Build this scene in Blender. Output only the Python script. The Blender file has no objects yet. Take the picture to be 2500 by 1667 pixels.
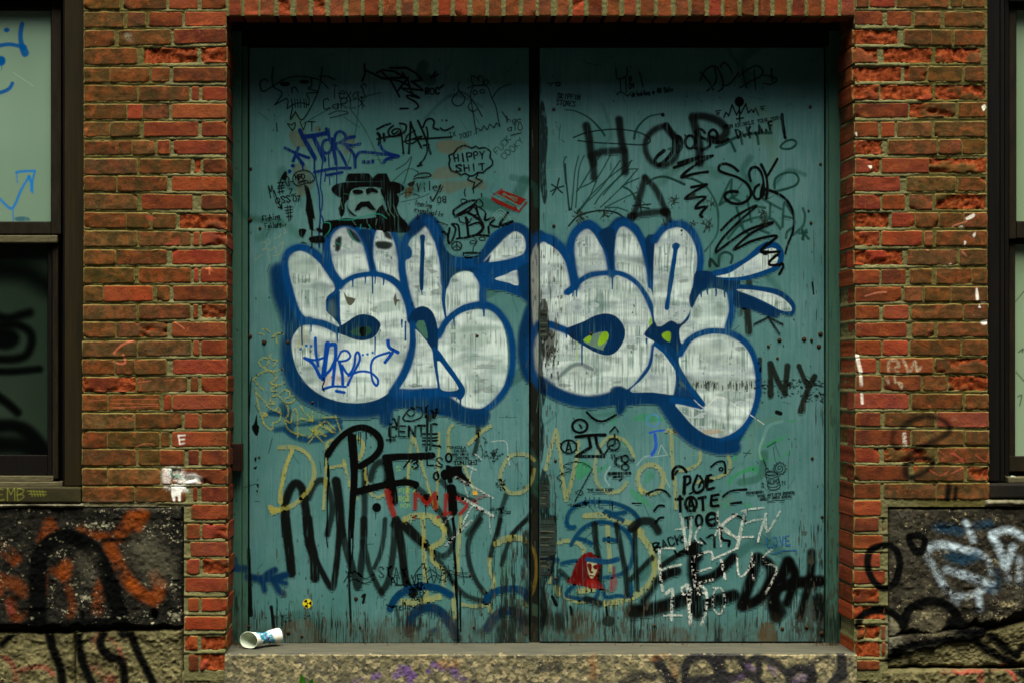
import bpy, bmesh, math, random
import numpy as np
from mathutils import Vector

# ------------------------------------------------------------------ camera, light, exposure
SC = bpy.context.scene
C = SC.collection
D = 6.0                    # camera to wall face, metres
S = 0.00156                # metres per photograph pixel on the wall face
CX, CY, ZC = 1011.0, 920.0, 1.45
cam_d = bpy.data.cameras.new('camera')
cam_d.sensor_width = 36.0
cam_d.lens = 36.0 * D / (2500 * S)
cam_d.shift_x = (1250 - CX) / 2500.0
cam_d.shift_y = (CY - 833.5) / 2500.0
cam_d.clip_start = 0.05
cam_d.clip_end = 500.0
cam = bpy.data.objects.new('camera', cam_d)
cam.location = (0, -D, ZC)
cam.rotation_euler = (math.radians(90), 0, 0)
C.objects.link(cam)
SC.camera = cam

SUN_EL = 74.0
world = bpy.data.worlds.new('World')
SC.world = world
world.use_nodes = True
wn = world.node_tree
for n in list(wn.nodes):
    wn.nodes.remove(n)
sky = wn.nodes.new('ShaderNodeTexSky')
sky.sky_type = 'NISHITA'
sky.sun_disc = False
sky.sun_elevation = math.radians(SUN_EL)
sky.sun_rotation = math.radians(180)
sky.air_density = 1.0
sky.dust_density = 5.0
sky.ozone_density = 0.6
bg = wn.nodes.new('ShaderNodeBackground')
bg.inputs['Strength'].default_value = 0.05
wo = wn.nodes.new('ShaderNodeOutputWorld')
wn.links.new(sky.outputs[0], bg.inputs['Color'])
wn.links.new(bg.outputs[0], wo.inputs['Surface'])

sun_d = bpy.data.lights.new('sun', 'SUN')
sun_d.energy = 1.5
sun_d.angle = math.radians(46)
sun_d.color = (1.0, 0.96, 0.85)
sun = bpy.data.objects.new('sun', sun_d)
sun.rotation_euler = (math.radians(90 - SUN_EL), 0, math.radians(-4))
sun.location = (0, -4, 8)
C.objects.link(sun)

vs = SC.view_settings
SC.display_settings.display_device = 'sRGB'
vs.view_transform = 'Standard'
vs.look = 'None'
vs.exposure = 2.55
vs.gamma = 1.0
vs.use_curve_mapping = False

rng = np.random.default_rng(7)
rnd = random.Random(11)

def X(px, dep=0.0): return (px - CX) * S * (D + dep) / D
def Z(py, dep=0.0): return ZC - (py - CY) * S * (D + dep) / D
def lin(c):
    c = np.asarray(c, float) / 255.0
    return np.where(c <= 0.04045, c / 12.92, ((c + 0.055) / 1.055) ** 2.4)
def L4(*c):
    a = lin(c); return (float(a[0]), float(a[1]), float(a[2]), 1.0)

def vnoise(h, w, fy, fx, seed):
    r = np.random.default_rng(seed)
    gy, gx = int(h / fy) + 3, int(w / fx) + 3
    g = r.random((gy, gx))
    y = np.arange(h) / fy; x = np.arange(w) / fx
    yi = y.astype(int); xi = x.astype(int)
    ty = y - yi; tx = x - xi
    ty = ty * ty * (3 - 2 * ty); tx = tx * tx * (3 - 2 * tx)
    a = g[yi][:, xi]; b = g[yi][:, xi + 1]; c = g[yi + 1][:, xi]; d = g[yi + 1][:, xi + 1]
    top = a + (b - a) * tx; bot = c + (d - c) * tx
    return top + (bot - top) * ty[:, None]
def fnoise(h, w, f, seed, oct=4, ar=1.0):
    o = np.zeros((h, w)); amp = 1.0; tot = 0
    for i in range(oct):
        o += amp * vnoise(h, w, max(f / 2 ** i, 1.01), max(f * ar / 2 ** i, 1.01), seed + i)
        tot += amp; amp *= 0.55
    return o / tot
def sstep(a, b, x):
    t = np.clip((x - a) / (b - a), 0, 1); return t * t * (3 - 2 * t)

# ------------------------------------------------------------------ paint: strokes of spray paint, marker and chalk
FONT = {
 'A': '06 20 46|14 34', 'B': '06 00 30 41 32 03|03 33 44 35 06', 'C': '41 30 10 01 05 16 36 45', 'D': '00 06 26 44 42 20 00',
 'E': '40 00 06 46|03 33', 'F': '40 00 06|03 33', 'G': '41 30 10 01 05 16 36 44 24', 'H': '00 06|40 46|03 43', 'I': '20 26',
 'J': '40 44 36 16 04', 'K': '00 06|40 03 46', 'L': '00 06 46', 'M': '06 00 23 40 46', 'N': '06 00 46 40',
 'O': '10 30 42 44 36 16 04 02 10', 'P': '06 00 30 41 42 33 03', 'Q': '10 30 42 44 36 16 04 02 10|35 46', 'R': '06 00 30 41 42 33 03 46',
 'S': '41 30 10 01 12 34 45 36 16 05', 'T': '00 40|20 26', 'U': '00 05 16 36 45 40', 'V': '00 26 40', 'W': '00 16 22 36 40',
 'X': '00 46|40 06', 'Y': '00 23 40|23 26', 'Z': '00 40 06 46', '0': '10 30 42 44 36 16 04 02 10', '1': '11 20 26', '2': '01 10 30 41 42 06 46',
 '3': '01 10 30 41 32 13|32 44 45 36 16 05', '4': '30 04 44|30 36', '5': '40 00 03 33 44 36 06', '6': '30 02 05 16 36 45 34 04',
 '7': '00 40 16', '8': '10 30 41 33 13 01 10|13 04 16 36 44 33', '9': '44 36 16|42 13 02 10 30 42 44', '.': '26 25', '-': '03 43', '!': '20 24|26 25',
 '/': '40 06', '*': '20 26|05 41|01 45', '#': '10 16|30 36|02 42|04 44', ':': '22 21|25 24', ',': '25 16', '&': '46 11 20 31 04 16 44',
 'a': '43 33 04 16 36 43 46', 'r': '03 06|04 23 43', 'l': '20 26', 'e': '04 44 33 13 04 16 36', 'i': '23 26|21 20', 'u': '03 05 16 36 43|43 46',
 's': '43 13 04 34 36 06', 'h': '00 06|04 23 44 46', 'n': '03 06|04 23 44 46', 'g': '43 13 05 36 43 47 18', 'o': '13 33 44 36 16 04 13', 'k': '00 06|43 04 46',
 't': '20 26|03 43', 'd': '40 46|44 13 05 16 45', 'v': '03 26 43', 'y': '03 25|43 17', 'x': '03 46|43 06', 'w': '03 16 24 36 43', 'c': '43 13 04 05 16 46',
 'm': '03 06|04 13 24 26|24 33 44 46', 'p': '03 08|04 33 45 36 06', '~': '04 13 34 43', "'": '20 21', '"': '10 11|30 31'}

class Canvas:
    def __init__(s, x0, y0, x1, y1, res, seed):
        s.x0, s.y0, s.res = x0, y0, res
        s.w, s.h = int((x1 - x0) * res), int((y1 - y0) * res)
        s.rgb = np.zeros((s.h, s.w, 3), np.float32)
        s.a = np.zeros((s.h, s.w), np.float32)
        s.owner = np.zeros((s.h, s.w), np.int16)
        s.n1 = fnoise(s.h, s.w, 40, seed, 4).astype(np.float32)
        s.n2 = fnoise(s.h, s.w, 22, seed + 9, 3, 3.0).astype(np.float32)
        s.n3 = rng.random((s.h, s.w)).astype(np.float32) * 0.6 + 0.4 * fnoise(s.h, s.w, 4, seed + 19, 2).astype(np.float32)
        s.n4 = vnoise(s.h, s.w, 14, 2.2, seed + 29).astype(np.float32)
        s.gid = 0
        s.off(0, 0, 1.0)
    def off(s, ox, oy, k, dep=0.0):
        s.ox, s.oy, s.k, s.f = ox, oy, k, (D + dep) / D
    def tr(s, pts):
        if isinstance(pts, str):
            pts = [tuple(float(v) for v in q.split(',')) for q in pts.split()]
        p = np.array(pts, float)
        q = np.empty_like(p)
        gx = s.ox + p[:, 0] / s.k; gy = s.oy + p[:, 1] / s.k
        gx = CX + (gx - CX) * s.f; gy = CY + (gy - CY) * s.f
        q[:, 0] = (gx - s.x0) * s.res; q[:, 1] = (gy - s.y0) * s.res
        return q
    @staticmethod
    def smooth(p, closed=False, step=5.0):
        n = len(p)
        if n < 3 and not closed:
            return p
        out = []
        rngi = range(n if closed else n - 1)
        for i in rngi:
            if closed:
                a, b, c, d = p[(i - 1) % n], p[i], p[(i + 1) % n], p[(i + 2) % n]
            else:
                a, b, c, d = p[max(i - 1, 0)], p[i], p[i + 1], p[min(i + 2, n - 1)]
            m = max(2, int(np.hypot(*(c - b)) / step))
            m = min(m, 14)
            for t in np.arange(m) / m:
                out.append(0.5 * ((2 * b) + (c - a) * t + (2 * a - 5 * b + 4 * c - d) * t * t + (3 * b - a - 3 * c + d) * t ** 3))
        if not closed:
            out.append(p[-1])
        return np.array(out)
    def comp(s, sl, cov, col, alpha, tex, own):
        ys, xs = sl
        m = cov * alpha
        if tex == 'fill':
            m = m * np.clip(0.30 + 1.20 * s.n2[ys, xs] + 0.5 * (s.n1[ys, xs] - 0.5), 0.3, .97)
        elif tex == 'chalk':
            m = m * np.clip((s.n3[ys, xs] - 0.36) * 7, 0.05, 1)
        elif tex == 'dry':
            m = m * np.clip((s.n4[ys, xs] - 0.05) * 3.2, 0.45, 1)
        elif tex == 'fade':
            m = m * np.clip(0.62 + 0.75 * s.n2[ys, xs], 0.55, 1)
        elif tex == 'stone':
            m = m * np.clip((0.30 * s.n3[ys, xs] + 0.70 * s.n1[ys, xs] - 0.33) * 4.4, 0.0, 1)
        c = lin(col).astype(np.float32)
        if c.max() < .14: m = 1 - (1 - np.clip(m, 0, 1)) ** 2.3      # dark paint covers as it looks, not as light adds up
        c = c[None, None, :] * (0.82 + 0.36 * s.n1[ys, xs])[:, :, None]
        A = s.a[ys, xs]; R = s.rgb[ys, xs]
        ao = m + A * (1 - m)
        R[:] = (m[:, :, None] * c + (A * (1 - m))[:, :, None] * R) / np.maximum(ao, 1e-5)[:, :, None]
        A[:] = ao
        if own:
            s.owner[ys, xs][m > 0.38] = s.gid
    def stroke(s, col, w, pts, soft=None, a=1.0, sm=True, closed=False, tex=None, w2=None, own=True):
        """w, w2 in the units of the current sheet; soft in photo pixels."""
        p = s.tr(pts)
        w = w / s.k * s.res
        w2 = w if w2 is None else w2 / s.k * s.res
        if sm and len(p) > 2: p = s.smooth(p, closed)
        elif closed: p = np.vstack([p, p[:1]])
        if closed and sm: p = np.vstack([p, p[:1]])
        soft = (1.6 if soft is None else soft) * s.res
        r0, r1 = w / 2, w2 / 2
        pad = max(r0, r1) + soft + 2
        bx0, by0 = np.floor(p.min(0) - pad).astype(int); bx1, by1 = np.ceil(p.max(0) + pad).astype(int)
        bx0, by0 = max(bx0, 0), max(by0, 0); bx1, by1 = min(bx1, s.w), min(by1, s.h)
        if bx1 <= bx0 or by1 <= by0: return
        sd = np.full((by1 - by0, bx1 - bx0), 1e3, np.float32)
        n = len(p)
        if n == 1: p = np.vstack([p, p + 0.01]); n = 2
        for i in range(n - 1):
            a0, b0 = p[i], p[i + 1]
            x0 = max(int(min(a0[0], b0[0]) - pad), bx0); x1 = min(int(max(a0[0], b0[0]) + pad) + 1, bx1)
            y0 = max(int(min(a0[1], b0[1]) - pad), by0); y1 = min(int(max(a0[1], b0[1]) + pad) + 1, by1)
            if x1 <= x0 or y1 <= y0: continue
            xx = np.arange(x0, x1, dtype=np.float32)[None, :] - a0[0]; yy = np.arange(y0, y1, dtype=np.float32)[:, None] - a0[1]
            dx, dy = b0 - a0; l2 = dx * dx + dy * dy + 1e-9
            t = np.clip((xx * dx + yy * dy) / l2, 0, 1)
            dist = np.hypot(xx - t * dx, yy - t * dy)
            fr = (i + t) / (n - 1)
            v = sd[y0 - by0:y1 - by0, x0 - bx0:x1 - bx0]
            np.minimum(v, dist - (r0 + (r1 - r0) * fr), out=v)
        sl = (slice(by0, by1), slice(bx0, bx1))
        wob = (s.n1[sl] - 0.5) * min(3.0, 0.25 * w)
        cov = sstep(soft / 2 + 0.35, -soft / 2 - 0.35, sd + wob)
        s.comp(sl, cov, col, a, tex, own)
    def fill(s, col, pts, soft=1.6, a=1.0, sm=True, tex=None, own=True):
        p = s.tr(pts)
        if sm: p = s.smooth(p, True, 8)
        soft *= s.res
        pad = soft + 2
        bx0, by0 = np.floor(p.min(0) - pad).astype(int); bx1, by1 = np.ceil(p.max(0) + pad).astype(int)
        bx0, by0 = max(bx0, 0), max(by0, 0); bx1, by1 = min(bx1, s.w), min(by1, s.h)
        if bx1 <= bx0 or by1 <= by0: return
        yy, xx = np.mgrid[by0:by1, bx0:bx1].astype(np.float32)
        ins = np.zeros(yy.shape, bool); sd = np.full(yy.shape, 1e3, np.float32)
        n = len(p)
        for i in range(n):
            (xa, ya), (xb, yb) = p[i], p[(i + 1) % n]
            if ya != yb:
                ins ^= ((ya > yy) != (yb > yy)) & (xx < (xb - xa) * (yy - ya) / (yb - ya) + xa)
            X0 = max(int(min(xa, xb) - pad) - bx0, 0); X1 = int(max(xa, xb) + pad) + 1 - bx0
            Y0 = max(int(min(ya, yb) - pad) - by0, 0); Y1 = int(max(ya, yb) + pad) + 1 - by0
            if X1 <= 0 or Y1 <= 0: continue
            dx, dy = xb - xa, yb - ya; l2 = dx * dx + dy * dy + 1e-9
            ux = xx[Y0:Y1, X0:X1] - xa; uy = yy[Y0:Y1, X0:X1] - ya
            t = np.clip((ux * dx + uy * dy) / l2, 0, 1)
            v = sd[Y0:Y1, X0:X1]
            np.minimum(v, np.hypot(ux - t * dx, uy - t * dy), out=v)
        sd = np.where(ins, -sd, sd)
        sl = (slice(by0, by1), slice(bx0, bx1))
        wob = (s.n1[sl] - 0.5) * 2.0
        s.comp(sl, sstep(soft / 2 + 0.35, -soft / 2 - 0.35, sd + wob), col, a, tex, own)
    def ell(s, col, w, cx, cy, rx, ry, **k):
        pts = [(cx + rx * math.cos(t), cy + ry * math.sin(t)) for t in np.linspace(0, 2 * math.pi, 13)[:-1]]
        if w: s.stroke(col, w, pts, closed=True, **k)
        else: s.fill(col, pts, **k)
    def text(s, col, w, t, x, y, hh, adv=None, ang=0.0, sl=0.0, **k):
        adv = adv or hh * 0.72
        ca, sa = math.cos(math.radians(ang)), math.sin(math.radians(ang))
        cwid = adv * 0.68
        for i, ch in enumerate(t):
            g = FONT.get(ch)
            if not g: continue
            jx, jy, js = rnd.uniform(-.04, .04) * hh, rnd.uniform(-.06, .06) * hh, rnd.uniform(.92, 1.08)
            for st in g.split('|'):
                pts = []
                for q in st.split():
                    u = int(q[0]) / 4 * cwid * js + i * adv + jx; v = int(q[1]) / 6 * hh * js + jy
                    u += sl * (hh - v)
                    u += rnd.uniform(-.05, .05) * hh; v += rnd.uniform(-.05, .05) * hh
                    pts.append((x + u * ca - v * sa, y + u * sa + v * ca))
                s.stroke(col, w * rnd.uniform(.75, 1.2), pts, sm=len(pts) > 4, w2=w * rnd.uniform(.55, 1.15), **k)
    def drips(s, col, w, lst, **k):
        for x, y, l in lst:
            s.stroke(col, w, [(x, y), (x + rnd.uniform(-2, 2), y + l * .5), (x + rnd.uniform(-3, 3), y + l)], w2=w * .55, **k)
    def image(s, name):
        im = bpy.data.images.new(name, s.w, s.h, alpha=True)
        im.alpha_mode = 'CHANNEL_PACKED'
        srgb = np.where(s.rgb <= 0.0031308, s.rgb * 12.92, 1.055 * np.power(np.maximum(s.rgb, 1e-8), 1 / 2.4) - 0.055)
        px = np.dstack([np.clip(srgb, 0, 1), np.clip(s.a, 0, 1)])[::-1].astype(np.float32)
        im.pixels.foreach_set(np.ascontiguousarray(px).ravel())
        im.update()
        im.pack()
        return im
# ------------------------------------------------------------------ what is painted on the doors
BLU, DBL, WHT, BLK, SBK = (1, 54, 100), (3, 38, 70), (190, 208, 199), (3, 4, 3), (9, 13, 10)
YEL, CRY, RED, CHK, MKB = (144, 142, 66), (154, 146, 20), (112, 24, 14), (206, 210, 196), (12, 52, 150)
TEA, LIME, GRN, BRN = (60, 106, 90), (118, 160, 16), (44, 122, 76), (70, 66, 48)
FNT = (18, 54, 44)          # washed-out marker
DP = Canvas(550, 40, 2070, 1600, 1.0, 101)
GROUPS = {}
def G(gid, name, label):
    DP.gid = gid; GROUPS[gid] = (name, label)
s_, f_, e_, t_ = DP.stroke, DP.fill, DP.ell, DP.text
k5, k2 = 5.8075, 5.2275
def T1(): DP.off(550, 130, k5)
def T2(): DP.off(920, 130, k5)
def T3(): DP.off(550, 380, k5)
def T4(): DP.off(920, 380, k5)
def T5(): DP.off(1300, 130, k5)
def T6(): DP.off(1660, 130, k5)
def T7(): DP.off(1300, 380, k5)
def T8(): DP.off(1660, 380, k5)
def B1(): DP.off(550, 1000, k2)
def B2(): DP.off(920, 1000, k2)
def B3(): DP.off(550, 1270, 4.9)
def B4(): DP.off(920, 1270, 4.9)
def B5(): DP.off(1300, 1000, k2)
def B6(): DP.off(1660, 1000, k2)
def B7(): DP.off(1300, 1270, 4.9)
def B8(): DP.off(1660, 1270, 4.9)
def G1(): DP.off(640, 520, 2.9028)
def G2(): DP.off(960, 520, 2.9028)
def G3(): DP.off(1280, 520, 2.7028)
def G4(): DP.off(1600, 520, 2.6143)

# faint old marks first (no part of their own)
DP.gid = 0
DP.off(0, 0, 1.0)
for _ in range(90):      # wiped and overpainted older marks
    x, y = rnd.uniform(620, 2000), rnd.uniform(150, 1540); a0 = rnd.uniform(0, 6.28); l = rnd.uniform(20, 90)
    s_(rnd.choice([(26, 70, 58), (60, 108, 96), (36, 80, 62), (76, 108, 84), (40, 80, 76)]), rnd.uniform(5, 34), [(x, y), (x + l * math.cos(a0), y + l * math.sin(a0)), (x + 1.6 * l * math.cos(a0 + .5), y + 1.6 * l * math.sin(a0 + .5))], soft=rnd.uniform(4, 16), a=rnd.uniform(.12, .4), own=False)
for _ in range(420):     # scratches and scuffs
    x, y = rnd.uniform(612, 2008), rnd.uniform(150, 1560); a0 = rnd.gauss(1.57, .5) if rnd.random() < .6 else rnd.uniform(0, 3.14); l = abs(rnd.gauss(0, 22)) + 4
    s_(rnd.choice([(96, 128, 110), (14, 32, 24), (10, 22, 18), (112, 126, 96), (20, 52, 42)]), rnd.uniform(.6, 1.8), [(x, y), (x + l * math.cos(a0), y + l * math.sin(a0))], a=rnd.uniform(.25, .7), own=False)
T1(); f_((80, 84, 60), '900,1130 1100,1110 1180,1200 1160,1300 1000,1340 950,1300', 6, .35); f_((80, 84, 60), '1260,1060 1340,1030 1360,1090 1280,1120', 4, .4)
f_((80, 84, 60), '1650,1250 1780,1150 1850,1300 1700,1450', 8, .35)
T2(); f_((84, 84, 60), '840,1280 1000,1230 1250,1260 1300,1330 1100,1420 880,1400', 8, .4)
T4(); f_((84, 84, 60), '830,200 1000,160 1180,280 1000,330 780,330', 8, .35); f_((84, 84, 60), '900,380 1200,360 1480,330 1540,480 1300,450 980,540', 9, .33)
T3(); f_((78, 80, 60), '950,150 1110,130 1180,230 1250,420 1180,520 1080,590 1000,560 1010,430', 7, .3)
for q in ('0,1000 400,780 780,640 1100,560', '640,760 880,1100 1100,1568', '780,640 760,1000 640,1568'):
    T1(); DP.off(740, 130, k5); s_(FNT, 16, q, a=.4, own=False)
T7()
for q in ('480,20 440,90 470,400', '730,0 660,180 630,480 610,740', '650,10 600,220 570,560 545,770', '1100,0 900,330 650,470 640,500 840,170 1000,-60', '900,360 790,620 640,820', '1240,70 960,470 700,720 620,820',
          '1410,70 1100,300 800,590 650,800', '1400,70 1340,170 1290,70', '1490,190 1290,420 1000,700 960,730', '1280,260 1000,520 880,690', '1490,190 1300,230 1000,560', '1480,520 1300,600 1060,720 1030,750', '1510,320 1330,400 1240,470', '1030,740 1200,740 1350,790'):
    s_(FNT, 17, q, a=.72, own=False)
s_((18, 40, 36), 22, '460,120 480,400 520,770', a=.85, own=False); s_((18, 40, 36), 24, '520,770 545,760', a=.8, own=False)
s_(FNT, 26, '1270,440 1370,490 1430,560 1450,620', a=.85, own=False)
s_((14, 26, 22), 22, '510,1000 640,860 780,810 980,780 1180,810 1290,880', a=.9, own=False)
for q in ('270,410 340,460', '440,435 340,460', '375,325 340,460', '255,510 340,460', '420,530 340,460', '280,560 340,460', '1420,715 1670,690', '1525,650 1540,830', '1520,730 1650,750'):
    s_((16, 34, 28), 20, q, a=.85, own=False)
T5(); s_(FNT, 14, '460,805 600,820 800,920 960,1080 1020,1170', a=.8, w2=30, own=False); s_(FNT, 12, '1830,860 1650,900 1520,1010 1460,1110 1440,1210', a=.8, w2=36, own=False)
s_((14, 40, 34), 18, '580,1195 800,1120 1150,1080 1450,1110 1620,1180 1670,1250 1560,1300 1300,1290 900,1270 640,1240', a=.9, own=False)
T8()
s_(FNT, 34, '1340,470 1350,330 1480,250 1620,250 1680,330 1640,420 1480,480 1340,510', a=.8, own=False)
for q in ('560,700 640,500 730,340 720,500 760,590', '570,690 800,560', '730,590 840,650', '950,580 980,800 1010,940', '800,740 840,880 860,1000', '1040,720 1200,740', '1180,620 1280,680 1430,760', '1280,680 1270,900', '900,940 1080,880 1300,900 1420,1040', '880,980 900,1060 980,1110', '1450,1010 1470,700 1500,690 1600,840', '1460,860 1600,890', '1740,750 1770,850 1740,1000 1600,1130', '1500,1170 1520,1080 1600,1020', '1690,1105 1800,1090', '1740,1060 1745,1190', '1790,1055 1730,1180', '1730,1070 1820,1180', '1140,1060 1250,1100', '680,1180 850,970 1000,900'):
    s_(FNT, 36, q, a=.55, own=False)
s_(FNT, 30, '100,320 250,360 400,480 520,720 540,1000 500,1160 350,1360', a=.5, own=False); s_(FNT, 32, '170,330 320,400', a=.7, own=False); s_(FNT, 34, '-160,-90 -0,-130', a=.5, own=False)
s_((22, 52, 46), 36, '545,1568 560,1420 650,1370 740,1420 720,1520', a=.8, own=False); s_((16, 34, 30), 40, '420,1568 430,1470 520,1568', a=.85, own=False)
s_((18, 44, 38), 34, '-470,400 -380,330 -250,300 -120,330 60,410', a=.75, own=False)
T6(); s_(FNT, 40, '510,1335 640,1280 760,1210 1000,1140 1290,1130', a=.75, own=False)
for q in ('850,1120 880,1290', '720,1260 780,1390', '970,1100 990,1200', '1090,1140 1110,1290'): s_((22, 56, 50), 34, q, a=.85, own=False)
s_(FNT, 30, '1420,1330 1500,1250 1600,1230 1650,1280 1580,1350 1480,1360', a=.9, own=False, closed=True)
# green smears on the right leaf
B5()
for q, al in (('560,680 700,650 760,740 620,880 560,860', .8), ('820,740 900,710 990,650 900,780 830,790', .6), ('1270,100 1450,40 1700,110 1600,150 1300,130', .6), ('1240,1000 1400,1080 1500,1200 1540,1250 1300,1140', .6), ('1460,760 1540,800 1540,870 1420,960 1420,930', .5), ('1130,420 1190,380 1240,460 1150,450', .4), ('1000,90 1080,140 1000,200', .5)):
    f_(GRN, q, 3, al, own=False)
B6()
for q, al in (('600,950 620,880 720,800 870,720 990,720 980,820 900,780 700,860 640,950', .8), ('1060,450 1340,320 1320,370 1100,470', .7), ('1010,620 1020,560 1100,640 1280,590 1390,510 1380,570 1150,650', .55), ('1340,130 1480,130 1420,160', .6), ('720,370 830,350 820,380', .6), ('560,1180 600,1180 600,1240 560,1240', .6), ('800,1180 920,1200 900,1250 830,1230', .5), ('680,580 720,560 720,620 670,650', .7)):
    f_(GRN, q, 3, al, own=False)
s_((120, 160, 130), 30, '1060,360 1010,500 1030,620', a=.4, own=False); s_((110, 150, 140), 40, '1300,140 1130,200 1060,360', a=.3, own=False)

# ---- big soft black scribble behind everything at the bottom left
G(1, 'spray_scribble', 'looping soft black spray scribble low on the door')
B1(); s_(SBK, 100, '770,1160 830,1000 900,930 970,990 1000,1110 1030,1300 1060,1580', soft=7, a=.93); s_(SBK, 110, '760,1250 775,1580', soft=6, a=.95)
s_(SBK, 72, '1060,1120 1130,960 1200,895 1280,920 1340,1100 1360,1300 1300,1580', soft=6, a=0.68); s_(SBK, 112, '1412,900 1440,1100 1480,1580', soft=6, a=.9)
s_(SBK, 72, '1770,780 1775,1200 1770,1580', soft=7, a=0.64); s_(SBK, 80, '1850,880 1900,720 1980,660 2050,720 2060,900', soft=8, a=0.68)
B3(); s_(SBK, 105, '720,-20 750,250 775,450 790,625', soft=5, a=.96); s_(SBK, 112, '980,-20 1010,250 1060,450 1070,680', soft=5, a=.95); s_(SBK, 70, '1060,400 1150,600 1270,800 1310,650 1350,300 1372,-20', soft=5, a=.9)
s_(SBK, 84, '1365,20 1450,350 1530,600 1580,790 1615,600 1650,300 1655,-20', soft=5, a=0.70); s_(SBK, 66, '1650,250 1720,550 1800,740 1870,870', soft=5, a=0.68); s_(SBK, 56, '1780,560 1850,400 1890,200 1910,-20', soft=4, a=0.64)
B4(); s_(SBK, 74, '60,840 130,720 190,400 215,-20', soft=5, a=0.68); s_(SBK, 92, '230,-20 290,300 340,700 420,870', soft=5, a=.9); s_(SBK, 110, '220,40 330,60 450,170 560,270', soft=6, a=.9)
s_(SBK, 58, '1240,-20 1120,180 1085,350 1120,560 1200,740 1320,900', soft=5, a=0.68); s_(SBK, 50, '1480,-20 1400,250 1355,430', soft=4, a=0.68); s_(SBK, 46, '1790,-20 1600,200 1490,520', soft=4, a=0.64); s_(SBK, 60, '810,-20 880,200 890,330 790,420 690,380', soft=5, a=0.64); s_(SBK, 60, '560,260 800,560 930,760 1080,900 1290,965', soft=6, a=0.60)
B2(); s_(SBK, 60, '1290,190 1280,400 1240,560', soft=5, a=0.60); s_(SBK, 70, '360,880 620,1080 840,1350 940,1580', soft=6, a=0.56); s_(SBK, 60, '820,900 1000,1060 1230,1150', soft=6, a=0.56); s_(SBK, 60, '1650,1080 1580,1300 1540,1580', soft=5, a=0.56); s_(SBK, 60, '2000,1280 1850,1450 1720,1580', soft=5, a=0.56); s_(SBK, 60, '1340,1290 1250,1450 1150,1580', soft=5, a=0.52)
f_(SBK, '600,20 740,0 700,130 640,140', 4, .6)

# ---- pale yellow painted letters
G(2, 'spray_lettering', 'large worn pale yellow letters across the lower door')
B1(); s_(YEL, 55, '690,478 860,470 980,510 1080,610 1130,740 1125,860 1060,1010 950,1140 800,1240 600,1275', soft=3, a=0.62, tex='dry'); s_(YEL, 55, '850,520 770,720 710,1000 700,1170', soft=3, a=.9, tex='dry'); f_(YEL, '545,1210 620,1230 710,1270 640,1320 570,1310', 3, .9)
DP.drips(YEL, 14, [(590, 1300, 70), (640, 1300, 40), (700, 1170, 140)], a=0.58)
s_(YEL, 43, '1360,380 1300,420 1290,700 1250,1260', soft=3, a=0.61, tex='dry'); s_(YEL, 40, '1290,740 1400,720 1530,690', a=0.61, tex='dry'); s_(YEL, 40, '1510,640 1560,860 1600,1000 1680,1130', a=0.58, tex='dry'); s_(YEL, 54, '1690,350 1750,420 1750,520 1700,620', a=0.61); s_(YEL, 40, '1780,740 1800,900 1860,1060 1940,1110 2040,1070', soft=3, a=0.58, tex='dry')
B2(); s_(YEL, 39, '450,340 405,700 385,1150', soft=3, a=0.58, tex='dry'); s_(YEL, 37, '470,340 560,650 660,1000 740,1250', soft=3, a=0.58, tex='dry'); s_(YEL, 37, '790,290 780,700 762,1250', soft=3, a=0.58, tex='dry'); s_(YEL, 50, '960,190 908,300 915,560', soft=3, a=0.58, tex='dry'); s_(YEL, 54, '1440,205 1330,280 1170,430', soft=3, a=0.58, tex='dry'); s_(YEL, 37, '1100,690 1170,860 1250,1060', soft=3, a=0.54, tex='dry')
s_(YEL, 50, '2010,640 1930,575 1800,560 1680,600 1600,740 1570,860 1620,980 1690,1050 1830,1050 1930,980 1990,870 2010,760', soft=3, a=0.54, tex='dry'); f_((200, 150, 30), '1220,1040 1270,1030 1280,1080 1230,1080', 3, .9)
s_(YEL, 75, '350,1390 470,1345 640,1345 780,1400 860,1520', soft=3, a=0.61, tex='dry'); DP.drips(YEL, 16, [(370, 1410, 40), (430, 1400, 50)], a=0.58)
B4(); s_(YEL, 59, '545,-40 560,300 575,600 600,960', soft=3, a=0.61, tex='dry'); s_(YEL, 59, '680,0 780,80 805,180 760,260 650,310', soft=3, a=0.61, tex='dry'); s_(YEL, 54, '660,330 670,480 790,600 800,780', soft=4, a=.6, tex='dry'); s_(YEL, 48, '1000,-60 970,400 965,620', soft=3, a=0.61, tex='dry'); s_(YEL, 54, '925,800 915,1000 930,1160', soft=3, a=0.54, tex='dry')
s_(YEL, 75, '1425,270 1540,215 1700,205 1810,260', soft=3, a=0.61, tex='dry'); s_(YEL, 50, '1345,450 1350,580 1400,720 1380,830', soft=3, a=0.61, tex='dry'); s_(YEL, 81, '290,970 500,970 740,910', soft=4, a=0.58, tex='dry'); s_(YEL, 45, '1020,1000 1150,1020 1300,1010', soft=3, a=0.54, tex='dry'); s_(YEL, 63, '1340,970 1360,1080', soft=3, a=0.54, tex='dry'); s_(YEL, 45, '1760,930 1790,1010', a=0.58, tex='dry')
s_((120, 100, 30), 40, '1810,250 1890,400 1910,620 1880,800 1840,900', soft=3, a=.6, tex='dry')
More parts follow.
